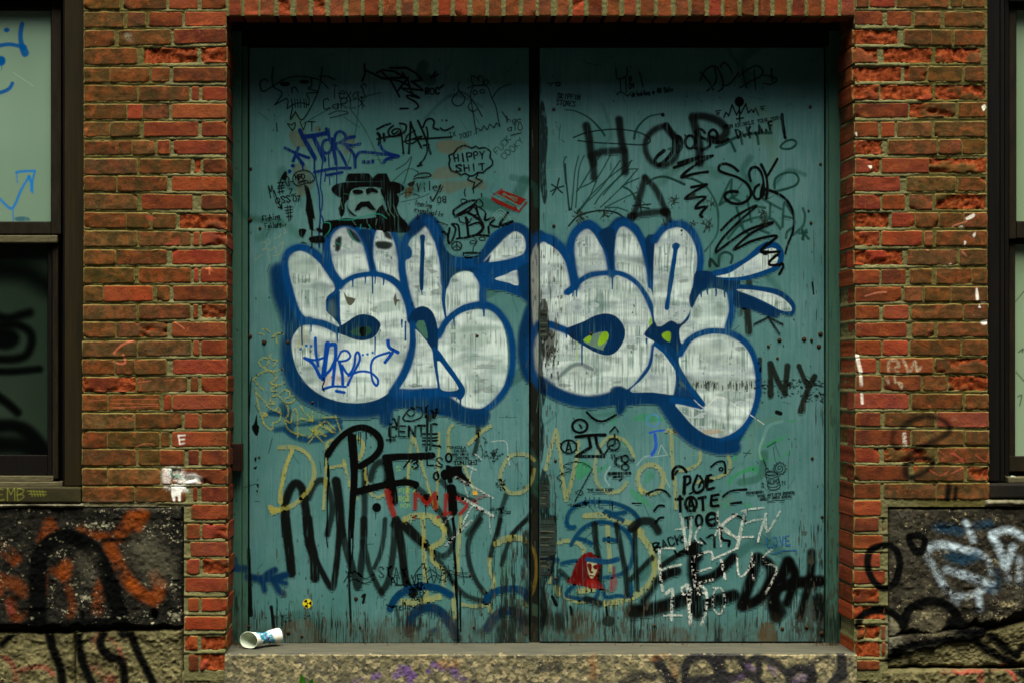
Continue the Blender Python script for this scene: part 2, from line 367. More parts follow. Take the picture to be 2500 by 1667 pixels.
B5(); s_(YEL, 48, '165,760 230,480 300,250 350,560 380,850 425,1150 500,900 560,600 590,400', soft=3, a=0.61, tex='dry', sm=False); s_(YEL, 48, '1290,590 1220,440 1110,355 980,345 870,450 800,640 800,850 860,990 990,1050 1120,1020 1200,920', soft=3, a=0.54, tex='dry'); e_(YEL, 66, 1505, 880, 165, 185, soft=3, a=0.58, tex='dry'); f_(YEL, '1330,980 1410,1010 1390,1090', 3, .6); s_(YEL, 50, '1700,265 1760,270 1780,600 1820,1000 1830,1250', soft=3, a=0.58, tex='dry'); s_(YEL, 45, '1780,260 1860,300', a=0.50)
B6(); s_(YEL, 46, '255,540 250,660 150,735 0,775', soft=3, a=0.58, tex='dry'); s_(YEL, 48, '600,570 640,680 590,800 420,870 200,920', soft=3, a=0.54, tex='dry')
B7(); s_(YEL, 54, '310,265 420,235 560,280 620,350', soft=3, a=0.50, tex='dry'); s_(YEL, 77, '1240,110 1360,260 1440,420 1460,600 1390,760 1250,880 1050,960 870,985', soft=4, a=0.61, tex='dry'); s_(YEL, 63, '390,905 500,950 640,960', soft=3, a=0.58, tex='dry'); s_(YEL, 57, '895,60 910,300 930,600', soft=3, a=0.50, tex='dry'); s_(YEL, 75, '290,800 310,870', soft=3, a=0.58, tex='dry'); s_(YEL, 45, '190,460 200,600 205,740', soft=3, a=0.50, tex='dry'); s_(YEL, 72, '560,840 720,820', a=0.58, tex='dry')
DP.drips(YEL, 26, [(860, 980, 70), (930, 980, 60), (1000, 960, 110), (1080, 950, 80), (1200, 930, 70), (1400, 760, 90), (440, 930, 60), (520, 950, 50), (600, 350, 60)], a=0.58, own=False)
B5(); s_(YEL, 72, '670,1350 900,1340 1100,1400 1250,1450 1390,1550', soft=4, a=0.58, tex='dry')

# ---- blue face rings
G(3, 'spray_face', 'round face drawn in thin dark blue spray')
B5(); s_((4, 52, 78), 48, '520,1500 450,1470 440,1370 500,1260 640,1185 830,1165 1050,1190 1240,1270 1350,1390 1320,1490 1230,1550', soft=5, a=.9); s_((4, 52, 78), 50, '930,1290 1050,1320 1180,1300', soft=6, a=.9); s_((4, 52, 78), 46, '990,1340 1080,1370 1150,1400', soft=6, a=.85)
B7(); s_((4, 52, 78), 44, '400,20 430,80 500,70', soft=5, a=.85); s_((4, 52, 78), 46, '460,280 560,130 680,45 820,15 980,45 1120,130 1195,280 1195,430 1150,560 1040,640 850,680', soft=5, a=.88)
s_((4, 52, 78), 48, '540,210 620,230 700,270', soft=5, a=.9); s_((4, 52, 78), 48, '860,220 940,225 1010,240', soft=5, a=.9); s_((4, 52, 78), 48, '350,510 480,480 640,480', soft=5, a=.85); s_((4, 52, 78), 44, '500,770 430,830 405,895 560,930 740,930 800,790', soft=5, a=.9); s_((4, 52, 78), 44, '840,770 870,910 1000,895 1170,890 1160,700', soft=5, a=.9); s_((4, 52, 78), 50, '100,450 230,460 300,470', soft=5, a=.7); s_((4, 52, 78), 40, '150,650 230,590', soft=5, a=.7); s_((4, 52, 78), 44, '270,740 340,650', soft=6, a=.6)
s_(SBK, 66, '740,40 760,300 800,520 800,780', soft=5, a=.75); s_(SBK, 62, '1000,40 1070,400 1110,620 1130,880', soft=5, a=.75); s_(SBK, 56, '1220,100 1230,450 1250,820', soft=5, a=.75); s_(SBK, 56, '1170,700 1280,590 1430,440', soft=5, a=.75); s_(SBK, 90, '1180,90 1290,10 1420,10 1500,120', soft=6, a=.75); s_(SBK, 60, '1540,540 1700,430 1880,350', soft=5, a=.8); s_(SBK, 80, '640,930 800,990', soft=6, a=.7); s_(SBK, 60, '330,600 420,690', soft=6, a=.6)
B4()
G(4, 'spray_arcs', 'four dark blue spray arcs at the foot of the left door')
s_((2, 46, 76), 80, '155,1050 220,930 330,840 480,790 600,785 740,810 880,885', soft=5, a=.95); s_((2, 46, 76), 84, '1310,950 1360,880 1480,825 1620,815 1740,835 1800,920', soft=5, a=.95)
s_((2, 39, 64), 100, '380,1320 400,1180 480,1080 600,1040 700,1050 800,1130 900,1280 950,1400', soft=8, a=.92); s_((2, 39, 64), 100, '1320,1280 1400,1160 1500,1090 1620,1080 1720,1150 1790,1300', soft=8, a=.9); s_((2, 39, 64), 60, '650,1330 700,1300', soft=9, a=.6)
DP.drips((2, 39, 64), 14, [(650, 1090, 70), (690, 1090, 80), (720, 1090, 60)], a=.9)
B3()
G(5, 'spray_arrow', 'short dark blue spray arrow with stubs beside the left frame')
s_((5, 38, 68), 84, '40,560 130,560 250,575', soft=9, a=.9); s_((5, 38, 68), 80, '270,670 420,690 560,690 720,650', soft=9, a=.9); s_((5, 38, 68), 70, '430,720 500,640 590,590', soft=9, a=.9); s_((5, 38, 68), 66, '450,740 470,830', soft=9, a=.9); s_((5, 38, 68), 70, '580,720 640,830 690,870', soft=9, a=.85); s_((5, 38, 68), 60, '640,720 720,745', soft=8, a=.8); s_((5, 38, 68), 30, '125,440 140,520', soft=6, a=.7)

# ---- HOP A (soft black spray, right leaf)
G(6, 'spray_lettering', 'soft black sprayed letters HOP with an A below')
T5(); s_(SBK, 104, '760,1030 800,1200 830,1430 860,1568', soft=9, a=0.76); s_(SBK, 100, '1225,945 1260,1250 1300,1400 1310,1680', soft=9, a=0.77); s_(SBK, 92, '830,1460 1000,1400 1290,1380', soft=9, a=0.71)
T7(); s_(SBK, 90, '850,60 865,200 870,310', soft=9, a=0.71)
T5(); s_(SBK, 74, '1880,1030 1740,1080 1620,1200 1595,1350 1650,1500 1760,1590 1880,1590 2010,1500 2060,1350 2040,1240 1990,1150', soft=9, a=0.74); s_(SBK, 80, '1880,1040 1960,1140 2040,1220', soft=7, a=0.76)
T6(); s_(SBK, 116, '180,930 230,1100 270,1350 275,1560', soft=9, a=0.76); s_(SBK, 105, '180,900 350,900 530,960 640,1060 640,1150 560,1210 430,1230', soft=10, a=0.77)
T7(); s_(SBK, 84, '1590,320 1540,500 1470,740 1400,880', soft=8, a=0.71); s_(SBK, 82, '1590,310 1740,470 1850,700 1945,940', soft=8, a=0.71); s_(SBK, 86, '1400,860 1600,820 1880,790', soft=10, a=0.67); f_(BLK, '1350,830 1460,810 1480,880 1400,950 1350,920', 8, .9); f_(BLK, '1810,760 1930,750 1950,850 1830,860', 8, .9)
G(7, 'spray_lettering', 'faded dark sprayed letters NY at the right edge')
G4(); s_((24, 32, 26), 34, '735,1160 733,960', soft=5, a=.88); s_((24, 32, 26), 32, '733,960 780,1070 825,1150', soft=5, a=.88); s_((24, 32, 26), 34, '825,1150 842,975', soft=5, a=.88); s_((24, 32, 26), 30, '915,975 950,1060 985,1100', soft=4, a=.88); s_((24, 32, 26), 32, '1015,1040 960,1150 925,1260', soft=4, a=.88); s_((24, 32, 26), 42, '585,600 595,755', soft=5, a=.85); s_((30, 38, 32), 26, '560,590 540,640', soft=8, a=.5); s_((24, 32, 26), 26, '665,930 660,1160', soft=5, a=.8)
s_((20, 30, 28), 14, '630,710 720,665 810,710', sm=False, a=.85); s_((20, 30, 28), 14, '715,660 790,770', a=.85); s_((26, 40, 34), 36, '590,400 600,470', soft=4, a=.7)
for _ in range(60):
    xx, yy = rnd.uniform(650, 1070), rnd.choice([rnd.uniform(1070, 1110), rnd.uniform(1130, 1170)])
    s_((14, 16, 12), rnd.uniform(4, 14), [(xx, yy), (xx + rnd.uniform(-6, 14), yy + rnd.uniform(-10, 14))], a=rnd.uniform(.3, .9), own=False)

# ================= left throw-up
def s_(col, w, pts, **k):
    """spray line: a faint wide halo of overspray, then the line itself, uneven in cover"""
    if col == BLU and k.get('soft', 0) >= 3:
        h = dict(k); h['soft'] = max(10, .9 * w / DP.k); h['a'] = .38; h['own'] = False
        DP.stroke(col, w * 1.35, pts, **h); k['tex'] = 'fade'; k['soft'] = k['soft'] + 1.5
    DP.stroke(col, w, pts, **k)
G(10, 'graffiti_piece', 'white bubble-letter piece outlined in blue, blue script tag on its bowl')
G1()
s_((2, 42, 76), 120, '120,420 135,560 185,700 215,830 200,950 205,1100 275,1240 420,1330 600,1385 780,1375 920,1320', soft=22, a=.97)
f_((2, 42, 76), '150,330 230,250 340,250 460,400 480,150 560,60 700,110 760,250 760,130 850,60 960,200 1010,400 1080,240 1160,40 1230,100 1340,400 1500,640 1450,1000 1450,1400 1200,1420 900,1360 500,1380 260,1240 190,1000 240,800 190,600', 10, .97, own=True)
s_((2, 42, 76), 90, '880,1330 880,1460', soft=12, a=.9)
f_(WHT, '175,330 200,290 260,266 330,290 400,350 460,410 500,480 515,560 470,600 450,690 500,740 545,800 520,805 430,772 330,752 290,745 250,690 215,610 190,530 172,430', 3, .93, tex='fill')
f_(WHT, '482,200 500,130 570,92 640,110 700,170 740,260 760,350 780,430 700,430 620,460 560,490 520,440 490,370 478,300', 3, .96, tex='fill')
f_(WHT, '782,250 790,150 840,96 890,115 940,200 965,300 980,400 1000,500 930,450 870,432 812,432 798,380 775,290', 3, .96, tex='fill')
for q in ('520,190 560,170 550,260 520,265', '600,110 660,140 700,210 640,190', '800,210 850,200 920,215 900,255 820,250', '860,110 910,150 920,190 870,170'): f_((10, 20, 18), q, 7, .8, own=False)
s_((30, 130, 110), 8, '610,120 650,190 720,230', a=.7, own=False); s_((30, 130, 110), 8, '520,210 620,260', a=.5, own=False)
f_(WHT, '545,505 650,460 760,440 860,460 950,520 1010,620 1035,720 1045,850 1035,1000 1000,1120 935,1230 830,1310 700,1342 560,1334 430,1292 320,1212 248,1110 215,1000 210,900 240,838 280,800 340,785 430,795 520,840 560,800 550,720', 3, .96, tex='fill')
for q, al in (('260,1080 420,1060 420,1120 280,1110', .45), ('300,1160 520,1140 560,1190 330,1200', .4), ('880,990 1000,980 1010,1060 900,1080', .3), ('600,480 900,540 820,600 640,560', .3), ('420,640 500,620 520,730 470,720', .35), ('180,300 300,280 390,380 300,440 200,420', .5), ('220,500 400,480 480,560 300,640', .35)): f_((96, 124, 108), q, 16, al, own=False)
f_((150, 150, 80), '270,800 310,800 300,960 240,960', 10, .45, own=False); f_((170, 130, 130), '430,1150 560,1140 640,1190 450,1220', 12, .35, own=False)
f_((74, 78, 64), '575,555 600,592 660,608 630,655 600,640', 2, .95, own=False); f_((74, 78, 64), '930,612 945,570 952,612 985,620 955,630 945,665', 2, .95, own=False)
s_(BLU, 44, '335,760 290,755 235,680 198,560 168,430 160,340 190,275 260,245 340,265 420,330 480,420 530,490 545,520', soft=4)
s_(BLU, 40, '560,500 500,420 468,320 458,230 470,160 520,100 590,78 670,110 720,190 755,290 785,420', soft=4); s_(BLU, 38, '790,430 768,320 768,200 795,110 850,85 910,110 955,200 980,300 995,430 1010,500', soft=4); f_(DBL, '690,130 770,130 775,280 790,400 770,380 745,250', 6, .95)
s_(BLU, 34, '545,520 620,465 720,437 830,437 920,480 990,550 1025,640 1045,760', soft=3); s_(BLU, 36, '545,500 520,560 480,590 462,620 462,690', soft=2, w2=10); s_(BLU, 16, '543,560 545,700 550,815', w2=6)
s_(BLU, 42, '285,770 370,772 450,790 530,830', soft=3); f_((2, 36, 66), '535,815 600,772 660,730 720,715 790,735 835,780 830,820 800,870 760,893 700,902 640,890 590,868 545,850', 2, .98)
f_((26, 62, 46), '620,842 680,812 760,806 772,840 740,868 680,872', 2, .95); f_(BLK, '690,815 735,808 730,868 700,872', 2, .9)
DP.drips(BLU, 12, [(280, 800, 130), (345, 790, 50), (530, 840, 70), (800, 880, 120), (780, 440, 130), (800, 440, 60), (730, 450, 50), (640, 470, 50), (860, 470, 40), (1015, 770, 130)])
s_(BLU, 44, '1060,980 1020,1090 970,1190 920,1270', soft=4, a=.9)
G2()
f_(WHT, '92,240 150,150 200,82 245,95 290,190 322,290 345,450 345,540 360,640 370,740 320,820 290,740 262,690 205,660 140,690 120,640 95,560 75,430 72,350 130,310 118,270', 3, .96, tex='fill')
f_(BLU, '600,370 640,250 700,150 800,90 900,90 965,160 970,400 955,600 900,590 780,550 650,530 600,430', 6, .97)
f_(WHT, '600,356 680,270 760,190 820,140 880,128 930,170 942,230 925,285 860,320 760,340 660,352', 2, .96, tex='fill'); f_(WHT, '716,468 790,438 862,406 885,420 885,512 820,495', 2, .97, tex='fill')
f_(WHT, '368,560 400,470 470,422 540,413 590,450 620,500 622,590 600,645 520,645 450,680 390,735 372,745 360,640', 3, .96, tex='fill')
f_(WHT, '318,900 350,830 420,750 500,700 600,682 700,700 770,780 802,900 812,1030 800,1160 760,1280 680,1360 580,1392 480,1377 420,1342 360,1292 470,1290 490,1260 440,1180 370,1090 320,1000', 3, .95, tex='fill')
f_(WHT, '150,820 270,960 300,1130 312,1240 150,1262 15,1292 90,1160 130,1000', 3, .95, tex='fill'); f_(WHT, '310,1045 360,1080 450,1210 450,1250 340,1250 318,1150', 2, .96, tex='fill')
for q, al in (('350,830 520,800 740,800 740,830 500,850 360,860', .45), ('400,1040 520,1030 540,1060 400,1090', .4), ('530,750 600,780 700,900 560,960 380,980', .35), ('500,1090 640,1180 720,1230 560,1220', .3), ('280,650 350,650 350,690 300,700', .6)): f_((84, 112, 98), q, 12, al, own=False)
s_(BLU, 46, '190,60 110,150 75,230 62,330 65,420 85,540 120,660 140,700', soft=4); s_((2, 39, 72), 90, '130,120 210,50 270,70 320,160', soft=10, a=.95); s_(BLU, 50, '250,60 300,140 335,260 358,400 362,500', soft=4); s_(BLU, 36, '362,500 355,620 372,745', soft=2, w2=12)
f_(BLU, '100,230 130,270 125,310 90,330 60,300', 6, .95)
s_((2, 44, 80), 34, '206,172 206,300 200,420 200,540', soft=2, w2=22); s_(BLU, 8, '200,540 203,578')
f_((2, 39, 72), '325,160 370,260 450,315 590,325 640,350 690,300 640,420 590,430 500,408 420,440 370,540 345,420', 5, .97); s_(BLU, 60, '450,350 600,350', soft=6); s_(BLU, 42, '590,430 628,500 630,600 635,660', soft=3)
s_((2, 44, 82), 60, '600,340 680,250 780,145 860,100 940,140 968,230 950,320', soft=8); s_(BLU, 56, '640,390 800,365 940,320', soft=4)
s_(BLU, 38, '322,870 370,775 450,702 560,655 660,652 750,710 812,810 842,930 845,1060 822,1180 770,1280 690,1362 600,1410 500,1402', soft=3)
f_((2, 37, 70), '100,760 140,690 210,662 270,695 305,780 312,900 305,1000 270,955 235,905 190,850 150,812 120,790', 3, .98); f_((58, 100, 84), '155,792 215,762 240,890', 2, .9)
s_(BLU, 36, '135,790 138,920 120,1040 75,1150 20,1230', soft=3, a=.95); s_(BLU, 36, '310,985 380,1085 450,1180 490,1255 470,1300', soft=2); s_(BLU, 30, '290,960 303,1100 322,1230', soft=2, w2=14); DP.drips(BLU, 14, [(322, 1230, 100), (475, 1290, 90), (85, 800, 100), (430, 740, 60), (640, 690, 40), (60, 760, 50)])
s_((2, 44, 80), 90, '10,1340 150,1305 300,1290 400,1355 500,1415 640,1430', soft=8, a=.97); s_((2, 41, 74), 80, '400,1390 500,1450 630,1465', soft=12, a=.95); s_(BLU, 60, '20,1270 150,1275 310,1265', soft=3, a=.8); s_(BLU, 30, '360,1280 470,1285', soft=4, a=.9)
f_((2, 42, 76), '965,640 905,780 885,900 890,1060 965,1200 1010,900', 12, .9)
f_((2, 42, 76), '880,400 1010,380 1010,660 960,640 920,590', 10, .8)
# the blue script tag and dots over the bowl
DP.off(640, 520, 2.9028)
for q, w in (('376,885 380,990 395,1080', 16), ('300,1025 370,1040 430,1025', 14), ('300,1025 360,1065 410,1160', 18), ('462,925 445,1060 430,1170', 26), ('425,1160 480,1110 520,1030', 16), ('475,935 515,930 520,1000', 20), ('520,1000 510,1100 500,1210', 18), ('530,1040 560,980 600,975 625,1010 600,1040 545,1050', 13), ('545,1050 565,1130 570,1210', 18), ('565,1080 610,1140 650,1080 660,1000 680,985 690,1040 640,1140 605,1215', 15), ('610,1150 690,1120 770,1130 820,1180 810,1220 780,1180 770,1080 800,1020 900,985', 14), ('890,905 900,950 960,985', 18), ('920,990 870,1055', 18), ('430,1245 500,1225 590,1228', 14), ('525,1258 580,1268', 16)): s_((2, 60, 140), w * 1.35, q, own=False)
for q in ((272, 962), (311, 938), (345, 942), (712, 1003), (745, 998), (782, 987)): e_((10, 84, 150), 0, *q, 10, 10, own=False)
s_(BLK, 7, '430,1165 440,1190 425,1225 438,1258', own=False)

# ================= right throw-up
G(11, 'graffiti_piece', 'white bubble-letter piece outlined in blue with lime green in its eye')
G3()
f_((2, 44, 80), '60,200 160,150 260,240 310,130 420,50 510,110 570,80 640,30 740,80 800,180 850,150 940,90 1010,60 1100,120 1150,300 1130,700 1000,1200 700,1230 560,1260 350,1250 200,1200 60,1080', 8, .97)
f_((2, 42, 76), '560,120 580,60 640,30 700,60 620,120', 14, .95)
f_(WHT, '98,212 150,203 210,240 265,310 295,400 320,470 330,560 200,640 98,660', 3, .96, tex='fill')
f_(WHT, '320,220 340,150 400,103 450,130 500,210 545,290 565,380 470,402 390,432 345,472 320,390', 3, .95, tex='fill'); f_(WHT, '588,150 620,88 660,76 720,130 772,220 812,350 830,480 870,660 810,560 740,470 660,408 588,390', 3, .95, tex='fill')
f_(WHT, '98,620 200,560 280,540 350,470 450,418 560,403 680,430 770,510 830,620 855,720 855,880 822,1000 762,1092 690,1158 600,1166 500,1205 400,1212 300,1190 200,1142 98,1085', 3, .97, tex='fill')
for q, al in (('330,290 460,290 500,310 330,330', .4), ('600,280 760,300 780,340 600,330', .35), ('400,440 560,420 740,560 620,560', .3), ('240,1010 420,990 480,1060 300,1100', .3), ('680,860 720,860 710,930 660,920', .35), ('680,90 740,150 770,210 720,160', .6), ('880,500 960,480 950,520 860,510', .5)): f_((88, 114, 98), q, 10, al, own=False)
f_((40, 40, 34), '140,760 200,800 190,900 160,980 130,930', 9, .6, own=False)
for _ in range(46):
    xx, yy = rnd.gauss(170, 30), rnd.gauss(900, 70); s_((16, 18, 14), rnd.uniform(3, 9), [(xx, yy), (xx + rnd.uniform(-2, 2), yy + rnd.uniform(4, 22))], a=.8, own=False)
s_(BLU, 46, '95,172 160,168 230,215 290,310 318,400 330,470', soft=5); s_(BLU, 44, '335,480 312,340 310,200 350,112 420,78 480,112 530,200 560,300 576,400', soft=5); s_(BLU, 36, '576,400 576,250 590,130 630,72 690,80 750,140 792,240 820,350 832,480', soft=4); f_(DBL, '495,130 590,110 582,300 576,400 548,270', 6, .97); f_((2, 37, 70), '798,170 850,145 885,170 850,300 836,450 818,340', 6, .97)
s_(BLU, 28, '275,525 350,462 430,412 530,397 640,402 740,462 808,560 850,660 858,710', soft=3); f_(BLU, '262,515 320,480 350,490 290,545', 3, .95); s_(BLU, 30, '855,880 832,1000 772,1092 720,1150 690,1170', soft=3)
s_(BLU, 36, '85,770 110,738 170,735 275,775', soft=3); f_((2, 37, 70), '270,770 330,740 400,712 460,680 530,663 600,680 650,740 662,800 640,870 592,922 540,937 470,917 380,867 300,815', 2, .99)
f_((88, 114, 98), '385,838 450,797 540,783 552,830 522,895 520,905 440,878', 2, .97); f_(LIME, '390,838 420,812 445,800 428,855', 2, .95); f_(LIME, '480,860 510,790 548,785 552,830 500,875', 2, .95); s_(LIME, 12, '345,850 345,960', a=.5, own=False); s_(LIME, 10, '395,890 395,990', a=.4, own=False); s_((90, 190, 160), 14, '250,1070 300,1010 340,990', a=.5, own=False); s_((90, 100, 100), 22, '225,1085 300,1015 370,995 450,1030', soft=6, a=.55, own=False)
f_(LIME, '820,720 840,690 835,770', 3, .9)
s_((2, 44, 80), 80, '105,1110 200,1182 320,1228 450,1242 560,1225 650,1200', soft=14, a=.97); f_((2, 41, 74), '570,1160 640,1140 690,1200 660,1290 620,1330 600,1250', 10, .97); s_((2, 42, 78), 92, '650,1220 820,1210 960,1225', soft=8, a=.97); f_(WHT, '855,885 880,870 973,990 1040,1090 1130,1200 973,1195 840,1178 700,1172 780,1090 840,1000', 3, .95, tex='fill')
f_((2, 36, 68), '790,800 840,735 880,700 973,690 1040,700 1090,750 1095,840 1080,970 1060,1000 1010,930 950,860 880,865 850,840', 3, .99); f_(LIME, '905,800 940,780 965,790 960,850 920,830', 3, .85)
G4()
f_(WHT, '-5,200 40,128 110,92 170,98 230,158 266,260 262,390 240,470 225,500 232,600 160,705 100,685 -5,690', 3, .95, tex='fill')
f_(WHT, '235,590 280,520 340,488 420,488 462,530 472,620 452,710 430,742 330,748 240,772 170,835 155,740 210,680', 3, .95, tex='fill')
f_((2, 44, 80), '110,1170 60,1240 100,1300 200,1400 300,1480 420,1500 520,1480 640,1240 660,1080 600,850 500,770 400,740 260,780 170,880', 6, .9)
f_(WHT, '148,950 180,870 250,800 340,773 440,768 530,810 600,890 636,990 642,1100 622,1230 580,1330 510,1412 420,1432 330,1412 240,1352 170,1272 128,1215 280,1242 312,1210 220,1080', 3, .96, tex='fill')
for q, al in (('200,850 420,820 440,880 220,900', .35), ('300,900 560,920 560,980 320,950', .35), ('200,1060 640,1060 630,1130 220,1120', .5), ('250,600 300,620 280,670 240,660', .6), ('380,580 450,590 430,660 380,650', .5), ('10,450 80,430 80,490 10,500', .4), ('400,1390 450,1380 420,1430', .7)): f_((84, 106, 92), q, 12, al, own=False)
for _ in range(80):
    xx = rnd.uniform(220, 630); yy = rnd.uniform(1065, 1100); s_((24, 26, 22), rnd.uniform(2, 5), [(xx, yy), (xx, yy + rnd.uniform(10, 50))], a=rnd.uniform(.3, .8), own=False)
f_((140, 116, 70), '300,1385 400,1375 420,1395 330,1410', 4, .6, own=False)
s_(BLU, 36, '-5,175 50,100 120,72 190,82 250,150 285,270 275,390 255,470', soft=4); s_(BLU, 28, '130,205 115,320 95,450 72,605', soft=2); f_(BLU, '105,205 130,192 155,205 140,235 112,232', 2, .98)
f_((2, 37, 70), '258,375 380,380 470,415 540,430 505,590 478,560 450,500 350,478 285,508 232,605 214,540 240,470', 4, .98); s_(BLU, 38, '480,520 488,620 462,725', soft=3)
f_(BLU, '360,375 460,345 560,295 640,228 710,185 780,195 818,260 795,345 700,395 560,430 420,420', 4, .97); f_(WHT, '385,406 470,384 560,328 650,268 710,230 768,230 782,290 750,340 650,380 520,410', 2, .97, tex='fill')
f_((2, 47, 86), '520,460 660,468 780,490 865,548 895,605 872,655 800,640 700,590 520,510', 4, .97); f_(DBL, '515,500 600,535 720,592 795,632 770,668 700,652 600,612 505,592', 5, .97); f_(WHT, '518,490 620,493 720,508 800,538 860,590 866,625 800,620 720,578 620,530', 2, .97, tex='fill')
s_(BLU, 32, '160,900 210,812 300,762 400,752 510,780 600,860 645,980 655,1100 640,1220 590,1330 510,1410 420,1450', soft=3); s_((2, 44, 80), 80, '50,1200 110,1295 180,1385 280,1455 400,1495 500,1490', soft=14, a=.97)
s_(BLU, 28, '0,835 60,885 130,980 200,1090 268,1175 300,1215', soft=2); s_(BLU, 34, '110,1190 200,1205 290,1228', soft=3); s_(BLU, 12, '130,980 136,1080', w2=6)
DP.drips(BLU, 12, [(385, 490, 40), (330, 490, 30), (290, 510, 25), (440, 500, 35)]); G3(); DP.drips(BLU, 12, [(580, 400, 100), (345, 480, 70), (320, 500, 50), (380, 860, 135), (275, 790, 30), (835, 470, 30), (805, 830, 30)])
s_((214, 222, 210), 5, '1120,1230 1190,1280 1280,1210 1400,1270 1580,1390', a=.8, own=False)
# pieces of the white and blue that run over the meeting strip
f_((150, 156, 140), '45,290 98,230 98,760 62,740 50,560', 6, .75, tex='dry'); f_((150, 156, 140), '48,860 98,780 98,1090 70,1060', 6, .8, tex='dry'); s_(BLU, 40, '98,735 60,800 40,900 52,1040 98,1120', soft=8, a=.8)

s_ = DP.stroke
# ---- PFT black tag with drips
G(20, 'spray_tag', 'thick glossy black tag PF with long drips')
B1(); s_(BLK, 82, '1305,565 1420,400 1560,275 1720,220 1870,262 1970,370 1970,500 1880,610 1720,715', soft=2); s_(BLK, 112, '1612,350 1640,650 1640,930 1620,1200 1600,1600', soft=2, w2=66); e_(BLK, 0, 1930, 1240, 55, 58); DP.drips(BLK, 10, [(1918, 1280, 90), (1268, 590, 120), (1310, 590, 130), (1665, 290, 90), (1700, 280, 130), (1722, 280, 165), (1790, 270, 190), (1800, 270, 90), (1810, 690, 130)])
s_(BLK, 22, '1312,700 1320,850 1300,1100 1300,1600', w2=14)
B3(); s_(BLK, 34, '1490,-20 1482,200 1490,480 1478,700 1490,1000 1500,1240 1495,1370', w2=22); s_(BLK, 18, '1520,0 1525,200 1518,450', w2=12); s_(BLK, 12, '1215,0 1205,150 1222,310')
B2(); s_(BLK, 86, '105,605 300,592 500,588 705,578', soft=2); s_(BLK, 106, '130,620 180,900 215,1160', soft=2); s_(BLK, 86, '-260,1040 -100,1000 60,960 200,940 360,915 495,945', soft=2)
f_(BLK, '880,700 960,720 1060,710 1085,740 1090,790 1190,920 1150,960 1050,890 970,850 900,850', 3); e_(BLK, 0, 870, 820, 60, 66); s_(BLK, 60, '930,830 932,900'); s_(BLK, 116, '950,1000 962,1150 970,1290', soft=2); s_(BLK, 40, '968,1330 975,1450 990,1600', w2=30); e_(BLK, 0, 622, 1132, 60, 64); DP.drips(BLK, 12, [(620, 1180, 150), (872, 870, 170), (930, 880, 70)])
B4(); s_(BLK, 34, '905,-20 930,120 922,300 935,500 950,700 960,1020', w2=18)

# ---- red letters
G(21, 'spray_lettering', 'blurred dark red letters M.B under the black tag')
B2(); s_(RED, 84, '130,1035 170,1200 210,1320', soft=5, a=.92); s_(RED, 56, '485,1250 490,1060 560,1110 640,1200 740,1060 745,1250', soft=5, a=.92, sm=False); s_(RED, 52, '880,1080 870,1320', soft=5, a=.92); s_(RED, 56, '1030,1120 1150,1205 1060,1320', soft=5, a=.92); s_(RED, 46, '860,1330 930,1310', soft=4, a=.85)
for q in ((480, 1362), (782, 1362), (1285, 1252)): e_(RED, 0, *q, 22, 22, soft=4, a=.9)
s_(RED, 40, '1230,1160 1310,1110 1390,1090', soft=8, a=.5); s_((150, 20, 14), 20, '1240,1170 1290,1190', soft=3, a=.6)
# white chalk slashes beside it
G(22, 'chalk_marks', 'crossing white chalk slashes beside the black tag')
for q, w in (('1000,850 1200,960 1480,1120', 22), ('1100,1130 1250,1210 1480,1350', 40), ('1250,560 1330,620', 14), ('1090,1460 1180,1280 1230,1220', 22), ('1160,1100 1100,920', 10), ('1420,1300 1450,1568', 12), ('1150,710 1260,760', 16), ('1240,640 1180,900', 10)): s_(CHK, w, q, a=.75, tex='chalk', soft=3)
s_(CHK, 14, '1460,400 1640,400 1670,560 1690,700', a=.6, tex='chalk'); B4(); s_((170, 176, 168), 34, '830,290 960,150 1130,0', a=.6, tex='chalk'); s_((170, 176, 168), 22, '780,40 900,-60', a=.5, tex='chalk')

# ---- small writing, left leaf
G(23, 'marker_writing', 'small black marker words around the black tag')
B2(); t_(BLK, 24, 'CENT', 150, 205, 120, 125, own=True); s_(BLK, 24, '175,180 170,400'); s_(BLK, 18, '120,378 230,378'); s_(BLK, 26, '220,110 260,200 280,80'); s_(BLK, 18, '330,100 400,0 520,-40 585,20 560,90 450,135 350,130 330,100'); s_(BLK, 16, '380,40 430,80 480,40 470,-10'); s_(BLK, 26, '705,10 730,100 760,0')
s_(BLK, 30, '640,-40 640,200 630,510'); s_(BLK, 26, '760,180 700,180 690,300 680,500'); 
for y in (300, 350, 385, 435): s_(BLK, 22, [(585, y), (680, y + 5), (760 + (50 if y == 435 else 0), y + (30 if y == 435 else 0))])
t_(BLK, 20, '/3', 340, 635, 100, 110); t_(BLK, 20, 'LS', 640, 605, 105, 115); e_(BLK, 26, 915, 605, 36, 52); e_(BLK, 22, 755, 840, 32, 46)
t_((8, 14, 12), 7, '"DRACULA', 900, 460, 28, 30); t_((8, 14, 12), 7, 'CALLED,', 985, 505, 26, 28); t_((8, 14, 12), 7, "AND HE'S", 955, 550, 26, 28); t_((8, 14, 12), 7, 'COMING', 1010, 595, 26, 28); t_((8, 14, 12), 10, 'TONIGHT"', 985, 650, 48, 44, ang=-3)
t_((8, 16, 14), 6, '-SIMPLE-', 1435, 1250, 28, 29, ang=-2); t_((8, 16, 14), 6, '& TACO2', 1510, 1295, 28, 29, ang=-2)
t_((8, 16, 14), 7, 'A', 1568, 870, 40); t_((8, 16, 14), 7, 'H', 1520, 920, 40); t_((8, 16, 14), 7, 'F', 1615, 920, 40); t_((8, 16, 14), 7, 'T', 1570, 985, 40); s_((8, 16, 14), 6, '1545,895 1630,1010'); s_((8, 16, 14), 6, '1635,885 1535,980')
